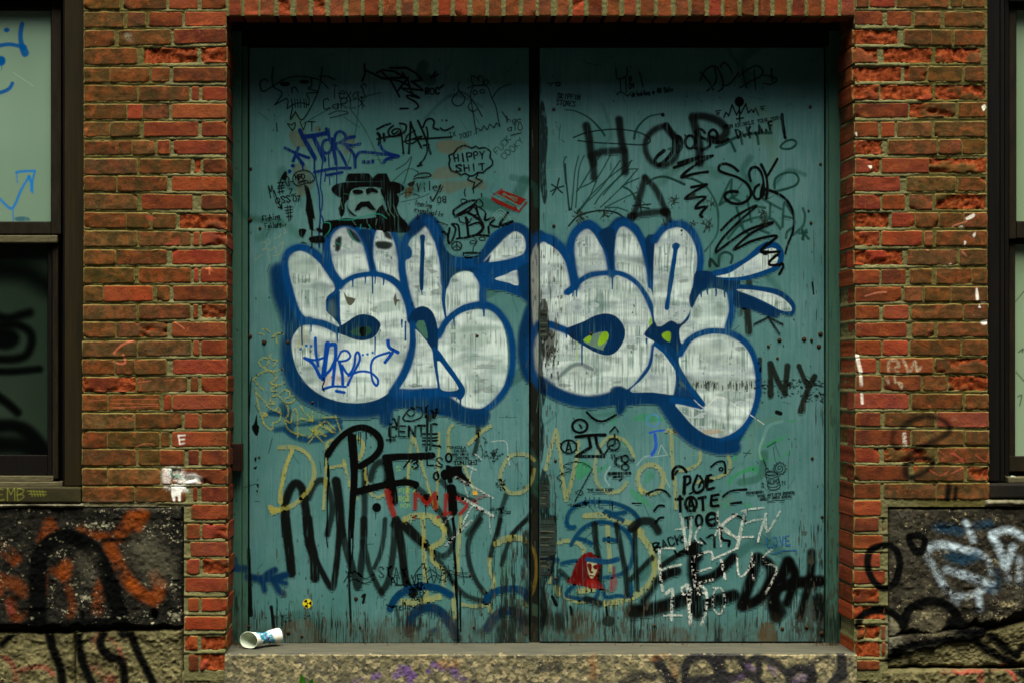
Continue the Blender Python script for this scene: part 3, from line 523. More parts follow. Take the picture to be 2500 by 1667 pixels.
for i in range(26):   # loose scribbled smoke
    a0 = rnd.uniform(0, 6.28); r0 = rnd.uniform(5, 110); xx, yy = 1490 + r0 * math.cos(a0), 560 + r0 * .85 * math.sin(a0)
    s_((10, 22, 20), 7, [(xx + rnd.uniform(-18, 18), yy + rnd.uniform(-14, 14)) for _ in range(5)], a=.85)
s_((10, 22, 20), 8, '1350,340 1390,380 1370,420 1410,400'); s_((10, 22, 20), 7, '1320,440 1350,520 1340,600')
t_((130, 170, 40), 6, 'S Y', 240, 720, 56, 90, own=False, a=.7); t_((130, 170, 40), 7, 'FOR A', 290, 1000, 50, 44, own=False, a=.7); t_((130, 170, 40), 7, 'ROE', 280, 1100, 56, 50, own=False, a=.8); t_((130, 170, 40), 7, 'NOM', 300, 1190, 50, 44, own=False, a=.6)
B4(); t_(BLK, 12, 'STAY', 20, 560, 120, 88, ang=-2); t_(BLK, 12, 'ALIVE', 160, 670, 100, 82, ang=-4); s_(BLK, 9, '430,690 490,580 560,510'); s_(BLK, 9, '530,515 570,510 560,570'); t_(BLK, 9, 'A.R.T.', 400, 760, 50, 30); t_(BLK, 10, 'NBD', 390, 830, 60, 62); t_(BLK, 9, '2011', 410, 905, 44, 40); t_(BLK, 9, 'cello', 225, 985, 80, 34, ang=-4); s_(BLK, 10, '115,1000 170,1030 230,1015'); s_(BLK, 8, '390,1010 430,1040 490,1000')
s_((6, 14, 14), 8, '580,630 650,580 760,660 860,590 960,620 1080,620'); s_((6, 14, 14), 8, '610,700 680,650 780,710 880,640 1000,660 1110,670')
for x in (570, 630, 690, 750, 800, 850, 930, 1010): s_((6, 14, 14), 8, [(x, 545 + rnd.uniform(-20, 20)), (x + 20, 640), (x + 10 + rnd.uniform(-20, 40), 740)])
B3(); s_(BLK, 9, '1420,725 1480,640 1560,610 1620,660 1680,690 1780,630'); s_(BLK, 9, '1450,780 1520,700 1600,720 1680,745 1780,690'); s_(BLK, 8, '1440,600 1480,640')

# ---- dark blue underlay with yellow crayon scribble
G(24, 'crayon_scribble', 'yellow crayon scribble down the left edge of the door')
DP.off(600, 780, 5.2275)
s_((10, 52, 78), 60, '300,1190 450,1200 560,1180', soft=8, a=.8, own=False); s_((10, 52, 78), 66, '560,1330 800,1310 1000,1290 1200,1300', soft=8, a=.85, own=False); s_((10, 52, 78), 66, '380,1400 560,1370', soft=10, a=.7, own=False); s_((10, 52, 78), 76, '520,1400 640,1490 850,1530 1050,1480 1200,1370', soft=9, a=.85, own=False); s_((10, 50, 74), 90, '470,1100 540,1250 560,1380', soft=12, a=.7, own=False)
f_((74, 112, 94), '620,1200 880,1160 1080,1220 900,1280 620,1320', 8, .5, own=False); f_((74, 112, 94), '640,1390 830,1360 1000,1380 900,1480 700,1470', 8, .5, own=False)
for q in ('215,120 260,120 300,155', '170,175 230,190', '335,220 420,165 480,190', '370,180 400,300', '165,540 200,490 260,480 290,540 250,600 190,590 165,540', '320,440 305,470 340,510 400,520 350,590', '240,620 320,650 420,640 470,630', '100,750 200,670 320,650 390,740 310,800', '95,755 150,820 220,890', '310,810 430,830 480,790', '390,850 330,860 330,910 390,900', '125,870 150,1060 190,1200 230,1330', '130,930 240,1040 300,1120 430,1180', '290,1080 330,980 400,960 480,1030 540,1140 530,1230 500,1260 570,1310 590,1190 630,1130 655,1200 660,1490', '440,940 480,890 550,910 560,980 500,1000', '470,1030 540,1060 620,1020 600,970', '210,1180 270,1190 260,1230 210,1220 230,1320 300,1390 340,1390 340,1310 420,1290 450,1200', '490,1270 530,1380 620,1440 750,1470', '370,1150 420,1110 440,1180', '700,1100 740,1170', '690,1250 830,1280 780,1200', '850,1170 850,1290', '980,1250 1140,1230', '940,1300 1140,1440', '1140,1220 1210,1430', '800,1500 950,1330', '860,1380 1010,1290', '820,1380 980,1560', '950,1340 1120,1440', '800,1568 860,1490', '870,1420 1020,1480', '1040,1300 1140,1400'):
    s_(CRY, 18, q, a=.85, tex='chalk', soft=3)
f_(CRY, '840,1390 960,1400 990,1450 880,1460', 4, .6, tex='chalk'); f_(CRY, '215,1185 270,1185 270,1235 215,1230', 3, .6, tex='chalk'); f_(CRY, '330,1030 370,1030 365,1080 320,1080', 3, .6, tex='chalk')
T3(); 
for q in ('500,1240 560,1220 580,1290 530,1330', '600,1190 640,1210 610,1260', '690,1180 720,1170', '750,1160 790,1110 760,1160', '830,1040 860,1080 830,1100', '520,1340 600,1320 640,1350 700,1290 720,1380', '760,1280 820,1220 810,1300 760,1400 680,1420', '420,1480 520,1400', '590,1360 640,1500'): s_((150, 140, 92), 9, q, a=.5, own=False)

# ---- upper left leaf: skull, texas carl, toré tag, bubble
G(25, 'marker_drawing', 'thin marker skull and hand lettering near the top')
T1(); MK = (6, 18, 12)
for q in ('600,400 560,370 500,400 490,450 505,520 550,545 640,490 760,415 870,360 990,330 1120,335 1230,355 1340,385 1460,505', '680,200 660,350 680,480 740,515 800,560 790,610 700,735', '700,735 870,645 885,720 875,790 940,740 1060,705 1180,735', '1370,200 1350,390 1310,560', '1310,560 1150,575 1185,650 1180,735', '1310,560 1200,790 1080,950 990,830', '930,650 950,760 920,940 990,840', '940,570 950,500 990,485 1030,550', '1220,360 1220,470 1170,500 1300,540', '1330,330 1440,330 1550,380'): s_(MK, 15, q, a=.9)
for x in (980, 1020, 1060, 1110, 1140): s_(MK, 12, [(x, 650), (x + 10, 770)], a=.85)
e_(MK, 0, 845, 440, 70, 30); e_(MK, 0, 1115, 408, 68, 26); t_(MK, 13, 'TexaS', 1520, 440, 190, 100, ang=2, a=.9); t_(MK, 13, 'CaRL*', 1390, 650, 150, 125, ang=-2, a=.9); s_(MK, 11, '1460,870 1600,820 1740,850 1480,920', a=.8)
t_(MK, 13, 'I', 700, 1000, 120); s_(MK, 13, '950,1100 880,1000 940,1020 985,985 985,1050 950,1100'); t_(MK, 13, 'VT.', 1055, 975, 120, 120)
T2(); MK2 = (3, 8, 5)
for q in ('0,280 80,240 250,260 390,350 60,355', '180,210 420,210 560,290 640,380 490,405', '490,405 600,480 650,530 480,510 350,500', '60,260 200,400 320,620', '440,350 290,540', '360,280 440,390 500,600', '60,360 300,390 430,450 470,500', '350,500 480,570 600,635 440,600 430,630 540,690 590,760 540,795', '330,785 440,785', '-180,160 -170,300 -210,400', '-150,250 60,350'): s_(MK2, 24, q, sm=len(q) > 45)
t_(MK2, 22, 'ROC', 690, 500, 80, 72); s_(MK2, 26, '770,350 830,270'); s_(MK2, 22, '810,340 865,300'); s_(MK2, 24, '900,490 940,455')
for q in ('1340,320 1360,450 1500,460', '1340,320 1420,350 1440,400 1440,330 1500,340 1520,450 1500,400 1560,380 1580,420 1530,460', '1280,500 1350,470 1550,465 1620,620 1690,780 1720,950 1740,1040 1690,990 1660,1060 1600,1010 1560,1090 1510,1030 1480,1100 1410,1060 1410,1150 1370,900 1330,640 1330,560 1355,480', '1630,640 1740,500 1900,435', '1150,540 1280,590 1400,740 1490,900', '1170,410 1150,480 1170,550 1240,620 1240,680 1180,745 1100,740 1060,670 1100,600 1150,560', '1330,700 1290,760 1350,830 1430,790'): s_(MK, 12, q, a=.85)
e_(MK, 12, 1390, 560, 28, 32); e_(MK, 12, 1490, 545, 30, 26); t_(MK, 10, '2007.', 1165, 1150, 55, 48, ang=-14, a=.85); t_(MK, 10, 'TX', 1020, 1130, 55, 50, ang=-12, a=.85); t_(MK, 10, 'bac'.replace('b', 'h'), 1840, 900, 80, 75, a=.85); t_(MK, 10, 'aTO', 1850, 1010, 90, 75, ang=-3, a=.85); s_(MK, 10, '1900,1165 2050,1130'); s_(MK, 10, '1775,835 1860,960')
t_(FNT, 16, 'FUCK', 1650, 1380, 80, 75, ang=-48, a=.6, own=False); t_(FNT, 16, 'COOKY', 1750, 1450, 80, 80, ang=-42, a=.5, own=False)
G(26, 'marker_tag', 'looping black brush tag above the man in the hat')
for q, w in (('0,1080 100,1030 190,1000', 26), ('10,1140 40,1180 30,1290', 40), ('0,1220 150,1190 330,1170', 26), ('95,1150 105,1240', 36), ('230,1030 165,1090 170,1160 240,1185 330,1130 320,1080 250,1080 210,1120 240,1150 300,1110', 24), ('320,1000 410,1020 400,1110 330,1160', 26), ('340,1110 360,1260 375,1420', 24), ('475,980 470,1150 450,1420', 30), ('475,980 560,1200 630,1340', 26), ('580,960 640,1090 720,1290 760,1430', 30), ('620,1180 500,1220 380,1260', 22), ('640,1180 540,1260 450,1290 400,1250 440,1160 540,1100', 20), ('520,1225 750,1210 1060,1190', 26), ('655,1050 690,960 760,930 810,970 800,1060 870,1085', 26), ('900,1065 960,1100 1080,1045', 26), ('700,1050 720,1150 710,1300 715,1400', 24), ('660,1310 740,1300', 26), ('715,1390 670,1500 600,1568', 16)): s_(MK2, w, q)
e_(MK2, 0, 985, 955, 15, 15); e_(MK2, 0, 920, 950, 10, 10); e_(MK2, 0, 370, 1418, 16, 14); T4(); s_(MK2, 14, '690,0 650,80 590,150'); s_(MK2, 24, '575,150 635,135')
G(27, 'spray_tag', 'dark blue paint-marker tag with arrow and drips')
T1(); NV = (5, 32, 84)
for q, w in (('1055,1095 1100,1190 1270,1490', 56), ('1100,1190 1280,1165 1450,1130', 64), ('1250,1190 1400,1510', 60), ('1430,1075 1470,1190 1500,1280', 46), ('1480,1230 1400,1240 1370,1330 1400,1410 1470,1410 1520,1300', 42), ('1510,1220 1570,1568', 50), ('1540,1290 1560,1160 1620,1110 1690,1150 1690,1240 1560,1300 1640,1440 1720,1600', 38), ('1830,1185 1720,1210 1650,1270 1780,1310 1910,1285', 42), ('1720,1330 1800,1400 1830,1480 1840,1620', 38), ('1840,1510 1880,1425 1960,1400 2300,1440 2450,1458', 36), ('2190,1300 2260,1400 2450,1460', 40), ('2450,1460 2290,1500 2240,1550', 40), ('845,1345 1000,1420 1180,1485', 36), ('1030,1340 960,1530', 36), ('1000,1440 1100,1580', 40)): s_(NV, w, q, soft=2)
for q in ((1960, 1540), (2022, 1545), (2085, 1535)): e_(NV, 0, *q, 26, 26)
T3(); e_(NV, 0, 955, 145, 22, 22); e_(NV, 0, 910, 225, 25, 25); s_(NV, 40, '1260,240 1400,210 1560,182 1770,180', soft=2); s_(NV, 40, '1440,280 1550,260 1655,240', soft=2)
for q, w in (('1265,0 1260,130 1270,240 1300,400 1330,560 1335,720 1345,850 1328,1100 1330,1300', 20), ('1385,40 1360,250 1345,450 1372,560 1370,720 1350,830 1388,940 1385,1300 1375,1568', 18), ('1460,-20 1470,160', 16), ('1420,240 1408,365', 16), ('1470,290 1482,410', 14), ('1580,120 1578,400', 16), ('1090,100 1098,200', 16)): s_(NV, w, q)
G(28, 'marker_writing', 'small black marker words and hash signs beside a speech bubble')
t_(BLK, 15, 'M', 610, 440, 180, 80, ang=-12); e_(BLK, 16, 740, 640, 30, 36); s_(BLK, 16, '690,500 740,640 800,755'); s_(BLK, 18, '750,730 800,755 795,690', sm=False); t_(BLK, 16, 'SS', 790, 580, 90, 75, ang=-4); t_(BLK, 14, '7', 905, 475, 80); s_(BLK, 12, '930,570 995,540'); t_(BLK, 14, '07', 955, 580, 70, 60, ang=-6)
for y0 in (390, 470): s_(BLK, 14, [(740, y0), (830, y0 - 12)]); s_(BLK, 14, [(745, y0 + 50), (830, y0 + 35)])
s_(BLK, 14, '790,330 760,440 770,540'); s_(BLK, 14, '820,380 790,440 810,530'); f_(BLK, '830,240 865,230 870,300 840,350 790,320', 2); s_(BLK, 12, '845,320 880,300 905,340 890,380 910,420 870,420 845,340')
for y0 in (740, 780, 820, 870): s_(BLK, 13, [(840 + (y0 - 740) * .2, y0), (945, y0 - 12)])
s_(BLK, 13, '880,710 900,920'); s_(BLK, 13, '915,710 925,910'); t_(BLK, 13, 'Fishing', 520, 860, 70, 36, ang=-10); t_(BLK, 13, 'Failure..', 560, 965, 70, 34, ang=-9)
s_((8, 12, 10), 13, '1100,210 1200,235 1260,320 1240,370 1120,400 1030,425 975,400 955,320 990,250', closed=True); s_(BLK, 12, '960,370 930,370'); t_(BLK, 14, 'NBD', 985, 280, 62, 50, ang=-8); t_(BLK, 12, 'Soon...', 1025, 350, 46, 32, ang=-12)
G(29, 'stencil_portrait', 'black stencil of a moustached man in a round brimmed hat')
f_(BLK, '1120,410 1170,450 1200,520 1230,650 1250,800 1268,900 1240,890 1250,1050 1270,1060 1225,1070 1190,1040 1165,870 1140,780 1145,600', 2, sm=False); f_(BLK, '1045,1040 1150,1050 1100,1160 1045,1130', 2); f_(BLK, '1190,1160 1380,1140 1390,1230 1250,1240 1200,1220', 4); s_(BLK, 20, '1225,1070 1225,1300'); f_(BLK, '1060,1240 1110,1225 1150,1250', 3); f_(BLK, '1280,1040 1340,1030 1380,1080 1330,1090', 3)
f_(BLK, '1705,368 1720,290 1750,255 2030,255 2095,330 2110,290 2170,255 2285,258 2330,368', 2, sm=False)
f_(BLK, '1500,490 1530,430 1620,392 1800,378 2320,372 2450,390 2540,455 2500,510 2420,545 2250,470 2150,450 1900,452 1790,490 1760,560 1740,640 1640,600 1560,560', 2)
f_(BLK, '1740,560 1640,600 1630,700 1600,750 1640,880 1690,800 1690,690 1720,650', 2); f_(BLK, '2200,470 2420,540 2460,650 2430,740 2480,860 2590,990 2400,980 2270,850 2290,760 2240,600', 2)
f_((130, 148, 134), '1790,500 1900,460 2000,455 2150,455 2200,540 2210,700 2120,800 2000,850 1880,850 1780,760 1740,640', 4, .16, own=False)
f_(BLK, '1800,500 1850,480 1930,490 1955,530 1900,550 1820,545', 2); f_(BLK, '1990,480 2080,455 2160,500 2150,530 2070,520 2010,555', 2); f_(BLK, '1830,785 1870,700 1920,655 2040,650 2090,720 2130,772 2060,768 2000,725 1930,735 1900,772', 2, sm=False); f_(BLK, '1740,660 1730,740 1840,850 1850,855 1760,830 1720,730', 3)
f_(BLK, '1390,950 1560,915 1700,890 1900,905 2100,885 2250,850 2400,960 2590,990 2590,1080 2300,1080 1900,1010 1600,1000 1400,1150', 3); f_(BLK, '2140,800 2230,700 2290,860 2150,880', 3)
for q in ('1760,640 1720,700 1740,790 1800,850', '2220,620 2250,740 2320,850', '2300,650 2330,780 2400,880', '1640,660 1660,760', '2380,700 2440,860', '2000,890 2010,960', '1800,920 1850,990', '2150,900 2130,980'): s_((70, 106, 88), 10, q, a=.7, own=False)
for q in ('1590,910 1800,910 2000,850 2180,830 2280,890', '1400,950 1480,960 1480,1060 1410,1150', '1920,980 1910,1040', '2030,980 2060,1030'): s_((24, 120, 96), 14, q, a=.85, own=False)
for q in ('2010,20 1990,180 2010,210', '2100,50 2150,240 2100,300', '1990,180 2150,180', '1350,480 1460,570', '1380,410 1480,440', '1680,540 1940,600', '1760,660 1900,600 2060,610'): s_((30, 110, 70), 8, q, a=.6, own=False)
G(30, 'marker_drawing', 'cloud speech bubble lettered HIPPY SHIT in thick black marker')
T4()
s_(BLK, 22, '1090,-30 1140,-100 1240,-142 1345,-105 1400,-130 1440,-100 1530,-110 1610,-50 1600,20 1640,90 1620,150 1560,190 1500,245 1430,240 1380,280 1310,290 1250,255 1190,280 1140,240 1060,220 1020,130 1035,60 1020,0', closed=True)
t_(BLK, 22, 'HIPPY', 1090, -10, 105, 92, ang=-7); t_(BLK, 22, 'SHIT', 1120, 145, 90, 108, ang=-5); s_(BLK, 17, '1310,290 1285,345 1385,385 1355,475 1490,365 1400,320 1435,255', sm=False); s_(BLK, 13, '1250,475 1240,520 1250,575'); s_(BLK, 13, '1365,470 1370,530'); s_(BLK, 13, '1480,540 1485,580')
G(31, 'stencil_cassette', 'small dark red stencil of a cassette tape')
f_((100, 24, 16), '1698,545 1770,485 2115,620 2030,702 1960,690 1930,655', 2, sm=False); s_((58, 106, 88), 14, '1790,545 1830,560 1930,620', a=.95); e_((58, 106, 88), 9, 1805, 552, 22, 18); s_((58, 106, 88), 12, '1880,575 1990,605', a=.95); e_((58, 106, 88), 8, 1960, 630, 20, 16); s_((58, 106, 88), 20, '1720,560 1940,680 1990,700', a=.8)
f_((100, 24, 16), '1625,580 1680,610 1945,735 1950,690 2010,800 1950,790 1700,680 1630,625', 2, sm=False); s_((100, 24, 16), 14, '1650,560 1775,470'); s_((100, 24, 16), 20, '2010,800 2120,660')
G(32, 'marker_tag', 'dense thick black scribbled tag with a peace sign')
for q, w in (('1260,880 1280,1000 1295,1150', 36), ('1110,860 1250,800 1390,870 1480,940 1500,1040 1420,1120 1310,1150', 38), ('1310,990 1440,950 1490,1000', 26), ('1100,850 1080,790 1180,710 1300,650 1400,640 1380,690 1240,780 1120,860 1300,790 1380,700', 30), ('1400,700 1440,850 1480,930', 28), ('1250,780 1370,730 1420,840 1300,830', 20), ('1030,1030 1005,1200 1040,1240 1100,1120 1110,1020 1060,975 1150,990 1170,1160', 30), ('1130,1180 1280,1160 1400,1130 1580,1140', 30), ('1540,830 1530,920 1640,880 1660,910 1600,980 1730,1015', 26), ('1855,810 1745,985 1920,935', 38), ('1580,1010 1585,1100', 26), ('1440,730 1530,800 1540,900', 16), ('1400,650 1450,620 1500,680 1480,730 1410,720', 14), ('1200,690 1190,630 1240,620 1290,650', 14), ('1160,880 1180,940 1250,960', 14), ('1290,900 1300,960 1340,890', 14), ('930,1090 990,1110 1010,1220', 26)): s_(BLK, w, q)
e_(BLK, 16, 1130, 1282, 70, 62); s_(BLK, 13, '1130,1225 1132,1340'); s_(BLK, 13, '1075,1310 1130,1270 1180,1310', sm=False); s_(BLK, 14, '1220,1380 1350,1370 1460,1385 1230,1390'); s_(BLK, 12, '1225,1390 1250,1440 1440,1430'); s_(BLK, 11, '1360,1360 1370,1290 1420,1220 1370,1160'); e_(BLK, 11, 1360, 1230, 42, 24); e_(BLK, 11, 1490, 1180, 44, 24)
for r in (60, 100, 140): s_((130, 160, 148), 8, [(1750 - r, 900), (1750, 900 - r), (1750 + r, 900)], a=.5, own=False)
G(33, 'marker_writing', 'rough brown-black handwriting right of the hat')
BB = (18, 16, 6)
s_(BB, 18, '530,300 600,260 700,250 760,270 740,300 560,320 520,340'); f_(BB, '440,400 540,360 500,440 450,430', 3); f_((60, 44, 10), '410,470 500,440 520,480 470,560 420,600 390,570', 4, .6); t_(BB, 14, 'Viley', 560, 390, 120, 78, ang=-4); t_(BB, 14, '08', 860, 590, 80, 70, ang=-3); s_(BB, 22, '900,420 860,520 790,640 760,590'); t_(BB, 11, 'leaving', 550, 630, 60, 36, ang=12); t_(BB, 11, 'eventually', 540, 730, 60, 42, ang=10); t_(BB, 11, 'I', 560, 830, 55); s_(BB, 12, '850,930 900,950 960,970 1000,985'); s_(BB, 10, '310,560 440,520 600,570')
s_((24, 50, 40), 16, '270,200 400,120 490,20 440,200 380,400', a=.6, own=False); s_((24, 50, 40), 14, '220,370 440,190 590,240', a=.5, own=False); s_((24, 50, 40), 12, '340,660 600,600 740,540', a=.6, own=False)
G1(); t_((120, 140, 128), 3, 'xw', 660, 300, 20, 20, own=False)

# ---- right leaf: marker tags
G(34, 'marker_tag', 'round looping black paint-marker tag with zigzags over the letters HOP')
T5(); s_(BLK, 46, '1905,1010 1980,1130 2010,1290 1960,1430 1860,1540 1770,1580 1730,1530 1770,1460 1860,1385', soft=2); DP.off(1660, 130, k5)
e_(BLK, 40, -35, 1285, 60, 108); e_(BLK, 38, 140, 1262, 68, 92); s_(BLK, 26, '180,1190 210,1240'); s_(BLK, 38, '350,1130 300,1080 235,1100 240,1160 330,1210 420,1250 420,1310 330,1365 190,1345', soft=2); s_(BLK, 38, '420,1185 510,1215 525,1140 470,1085 410,1130 420,1220 510,1275 600,1260 680,1220', soft=2)
T7(); s_(BLK, 40, '2005,172 2180,110 2340,35', soft=2); T8(); s_(BLK, 38, '-30,110 200,40 460,5', soft=2); s_(BLK, 38, '460,5 260,110 100,220 20,310 200,260 390,232', soft=2); s_(BLK, 38, '160,450 270,430 375,412 220,500 75,610 220,595 360,590 260,680 220,745 300,735 370,730 310,800 285,850 310,870', soft=2); s_((14, 30, 26), 22, '70,-290 90,-250', own=False)
G(35, 'marker_tag', 'tall black paint-marker tag Sak with a long zigzag tail')
s_(BLK, 38, '820,220 740,155 640,118 560,140 550,210 650,258 800,305 940,395 1005,520 970,620 855,685 720,670 635,600 650,535 735,508 812,515', soft=2); s_(BLK, 36, '1000,360 978,270 1000,190 1070,165 1140,225 1175,340 1180,460 1140,600 1080,620 1040,560 1065,455 1120,412', soft=2); f_(BLK, '1140,470 1190,330 1200,560 1130,610', 2); s_(BLK, 40, '1150,130 1215,280 1238,450 1220,605', soft=2); s_(BLK, 36, '1378,50 1310,170 1235,295', soft=2); s_(BLK, 44, '1200,480 1350,525 1500,625 1595,790 1615,950 1590,1100 1530,1250 1490,1390', soft=2, w2=24)
s_(BLK, 36, '580,1060 780,870 1080,712 830,940 600,1180 500,1370 740,1200 980,1050 1310,950 1000,1110 760,1335 1000,1220 1250,1150 1370,1150 1240,1260 1150,1350 1190,1380 1400,1370 1280,1490 1260,1540 1310,1555 1450,1540', soft=2); G4(); s_(BLK, 15, '810,325 815,345 790,390')
G(36, 'marker_drawing', 'microphone and heartbeat line drawn in black marker with lettering')
T6(); e_(BLK, 0, 838, 690, 64, 70); s_(BLK, 22, '838,750 842,860 845,970'); s_(BLK, 22, '800,935 895,920'); s_(BLK, 19, '622,910 650,840 690,890 735,735 800,880 835,810 860,860 930,720 965,850 1010,800 1040,840 1070,780 1110,880', sm=False)
for q in ('500,825 580,812', '510,850 555,845', '520,872 545,868', '1135,765 1205,750', '1145,788 1190,782', '1160,805 1180,800'): s_(BLK, 13, q)
t_(BLK, 11, 'CUM KRINKLE TOUR 2051', 630, 1030, 46, 39, ang=-10); t_(BLK, 30, 'D.K.A.F', 790, 1100, 110, 78, ang=-14); s_(BLK, 42, '1445,870 1455,1000 1480,1150', soft=2); s_(BLK, 42, '1484,1180 1490,1200')
T5(); e_(BLK, 0, 1845, 875, 25, 25); t_(MK, 12, 'SKIPPIN', 355, 570, 72, 48, ang=4, a=.9); t_(MK, 12, 'STONES', 345, 660, 70, 46, ang=6, a=.9); e_(MK, 18, 360, 440, 28, 24); s_(MK, 12, '205,430 310,425'); s_(MK, 12, '240,460 270,458'); t_(MK2, 16, 'drinking a 40 Solo', 1400, 560, 60, 33, ang=-8); t_(MK2, 15, '8', 1370, 330, 60); t_(MK2, 15, '04', 1360, 430, 70, 50); s_(MK2, 14, '1565,480 1530,330 1510,270'); s_(MK, 12, '1180,210 1190,350 1240,365 1330,320 1340,200'); s_(MK, 12, '1240,360 1250,560'); s_(MK, 12, '1320,340 1325,560'); s_(MK, 12, '1190,590 1240,550 1290,570 1350,610 1390,560')
T6(); 
for q in ('280,390 350,250 440,190 520,200 590,340 610,480 540,545', '290,270 400,400 470,510', '490,210 510,400 380,540', '570,200 620,130 700,200 740,300', '600,460 700,440 830,280', '830,330 1000,210 1090,180 1170,240 1150,320 1000,400 850,490', '880,230 940,490', '1050,240 1070,520', '1180,310 1320,340 1370,380 1300,440 1180,430', '1290,230 1310,400'): s_((4, 16, 8), 22, q, a=.7, own=False)

# ---- right leaf, lower: symbols, poe tate toe, chalk name
G(37, 'marker_drawing', 'thick black marker symbols: circles, an hourglass figure and a circled A')
B5(); e_(BLK, 30, 602, 202, 96, 84); s_(BLK, 24, '600,190 625,225'); s_(BLK, 40, '555,340 740,320 925,315'); s_(BLK, 38, '715,340 740,470 550,590', sm=False); s_(BLK, 38, '550,588 910,588'); s_(BLK, 38, '800,330 835,470 905,580'); e_(BLK, 22, 460, 466, 100, 84); t_(BLK, 22, 'A', 415, 400, 145, 120); s_(BLK, 28, '690,25 780,110 900,140 1060,60'); s_(BLK, 22, '990,275 1050,210 1092,275', sm=False); e_(BLK, 22, 1032, 436, 78, 74); s_(BLK, 22, '1045,310 1045,430 1000,450'); s_(BLK, 22, '920,560 990,450')
s_(BLK, 34, '1130,595 1065,620 1055,680 1105,712'); e_(BLK, 26, 1180, 622, 44, 44); e_(BLK, 26, 1180, 726, 44, 40); s_(BLK, 40, '975,808 1240,802'); s_(BLK, 30, '1035,852 1150,842'); s_(BLK, 24, '1110,890 1140,870'); s_(BLK, 20, '1005,570 1015,610'); s_(BLK, 20, '1040,570 1050,610'); e_(BLK, 16, 1270, 640, 24, 12)
s_((8, 18, 16), 8, '760,750 660,675 500,665 390,715 500,760 400,800 310,855 375,910 350,968'); s_((8, 18, 16), 14, '760,750 650,950 540,1160'); t_((8, 18, 16), 7, '"SUP VEGAS KIDS"', 690, 1005, 28, 22, ang=-1); s_((8, 18, 16), 7, '760,1045 850,1052 920,1045'); t_((8, 18, 16), 7, '~SIMPLE~', 445, 1195, 30, 32, ang=-2); s_(BLK, 16, '1270,1185 1385,1188', a=.9); s_(BLK, 12, '1017,1170 1018,1270'); e_((10, 20, 18), 8, 600, 1050, 40, 30); t_((20, 60, 70), 14, 'NIL', 670, 1110, 130, 90, a=.7)
s_((24, 74, 170), 26, '1490,290 1580,265 1680,255', a=.9, own=False); s_((24, 74, 170), 42, '1560,310 1572,470 1510,585', a=.95, own=False); e_((60, 120, 170), 14, 1535, 130, 88, 78, a=.7, own=False); e_((60, 120, 170), 10, 1540, 130, 70, 70, a=.5, own=False)
s_((150, 172, 168), 12, '1500,600 1720,570 1640,440 1600,560', sm=False, a=.5, own=False); s_((140, 166, 160), 22, '990,720 920,850 980,960', a=.5, own=False); s_((140, 166, 160), 22, '1330,700 1420,600 1500,580', a=.45, own=False); s_((140, 166, 160), 16, '1700,880 1750,980', a=.5, own=False)
G(38, 'marker_writing', 'bold black brush words in three lines between curved brows')
s_(BLK, 28, '1450,1068 1600,1012 1700,1040 1750,1100'); s_(BLK, 28, '1550,1280 1610,1215 1675,1218'); s_(BLK, 28, '1570,1440 1610,1380 1665,1367'); s_(BLK, 34, '1790,865 1790,770 1850,715 1920,735 1960,785'); s_(BLK, 24, '1820,810 1850,770'); s_(BLK, 36, '1830,1135 1910,1128'); s_(BLK, 38, '1880,1100 1885,1295')
B6(); s_(BLK, 42, '60,850 50,1060'); s_(BLK, 32, '50,850 120,845 125,920 60,960'); s_(BLK, 34, '220,830 165,980 200,1050 290,1010 330,870'); s_(BLK, 30, '250,840 330,960 350,1010'); s_(BLK, 36, '360,850 345,1000 425,990'); s_(BLK, 34, '340,840 395,825'); s_(BLK, 32, '350,920 415,895'); s_(BLK, 26, '240,980 270,910 300,940'); s_(BLK, 20, '120,1065 170,1040')
e_(BLK, 36, 138, 1195, 72, 88); t_(BLK, 34, 'A', 95, 1110, 170, 130); s_(BLK, 36, '235,1125 320,1105'); s_(BLK, 38, '285,1115 293,1270'); s_(BLK, 36, '405,1090 398,1215 485,1215'); s_(BLK, 32, '400,1092 490,1075'); s_(BLK, 32, '405,1150 470,1138'); s_(BLK, 36, '65,1375 155,1358'); s_(BLK, 36, '100,1370 105,1490'); e_(BLK, 36, 240, 1408, 40, 70); e_(BLK, 44, 405, 1392, 66, 78); s_(BLK, 30, '370,1400 440,1380')
s_(BLK, 26, '395,722 470,662 560,660 580,800'); e_(BLK, 20, 522, 752, 22, 20); s_(BLK, 30, '548,1100 650,1030 845,1008'); s_(BLK, 28, '650,1190 778,1172'); s_(BLK, 28, '670,1332 760,1358 840,1422')
B7(); t_(BLK, 24, 'BACK', 1440, 270, 100, 92, ang=-19); s_(BLK, 26, '1700,360 1740,420 1760,370 1840,350 1850,400'); B8(); s_(BLK, 26, '170,270 260,290'); s_(BLK, 28, '320,200 400,170 410,310'); s_(BLK, 26, '240,210 300,270'); s_(BLK, 28, '440,85 500,95 480,170 520,230 590,240 580,300'); s_(BLK, 24, '50,330 90,390'); s_(BLK, 30, '-10,230 20,190')
G(39, 'spray_lettering', 'wide blurred black sprayed letters at the foot of the right door')
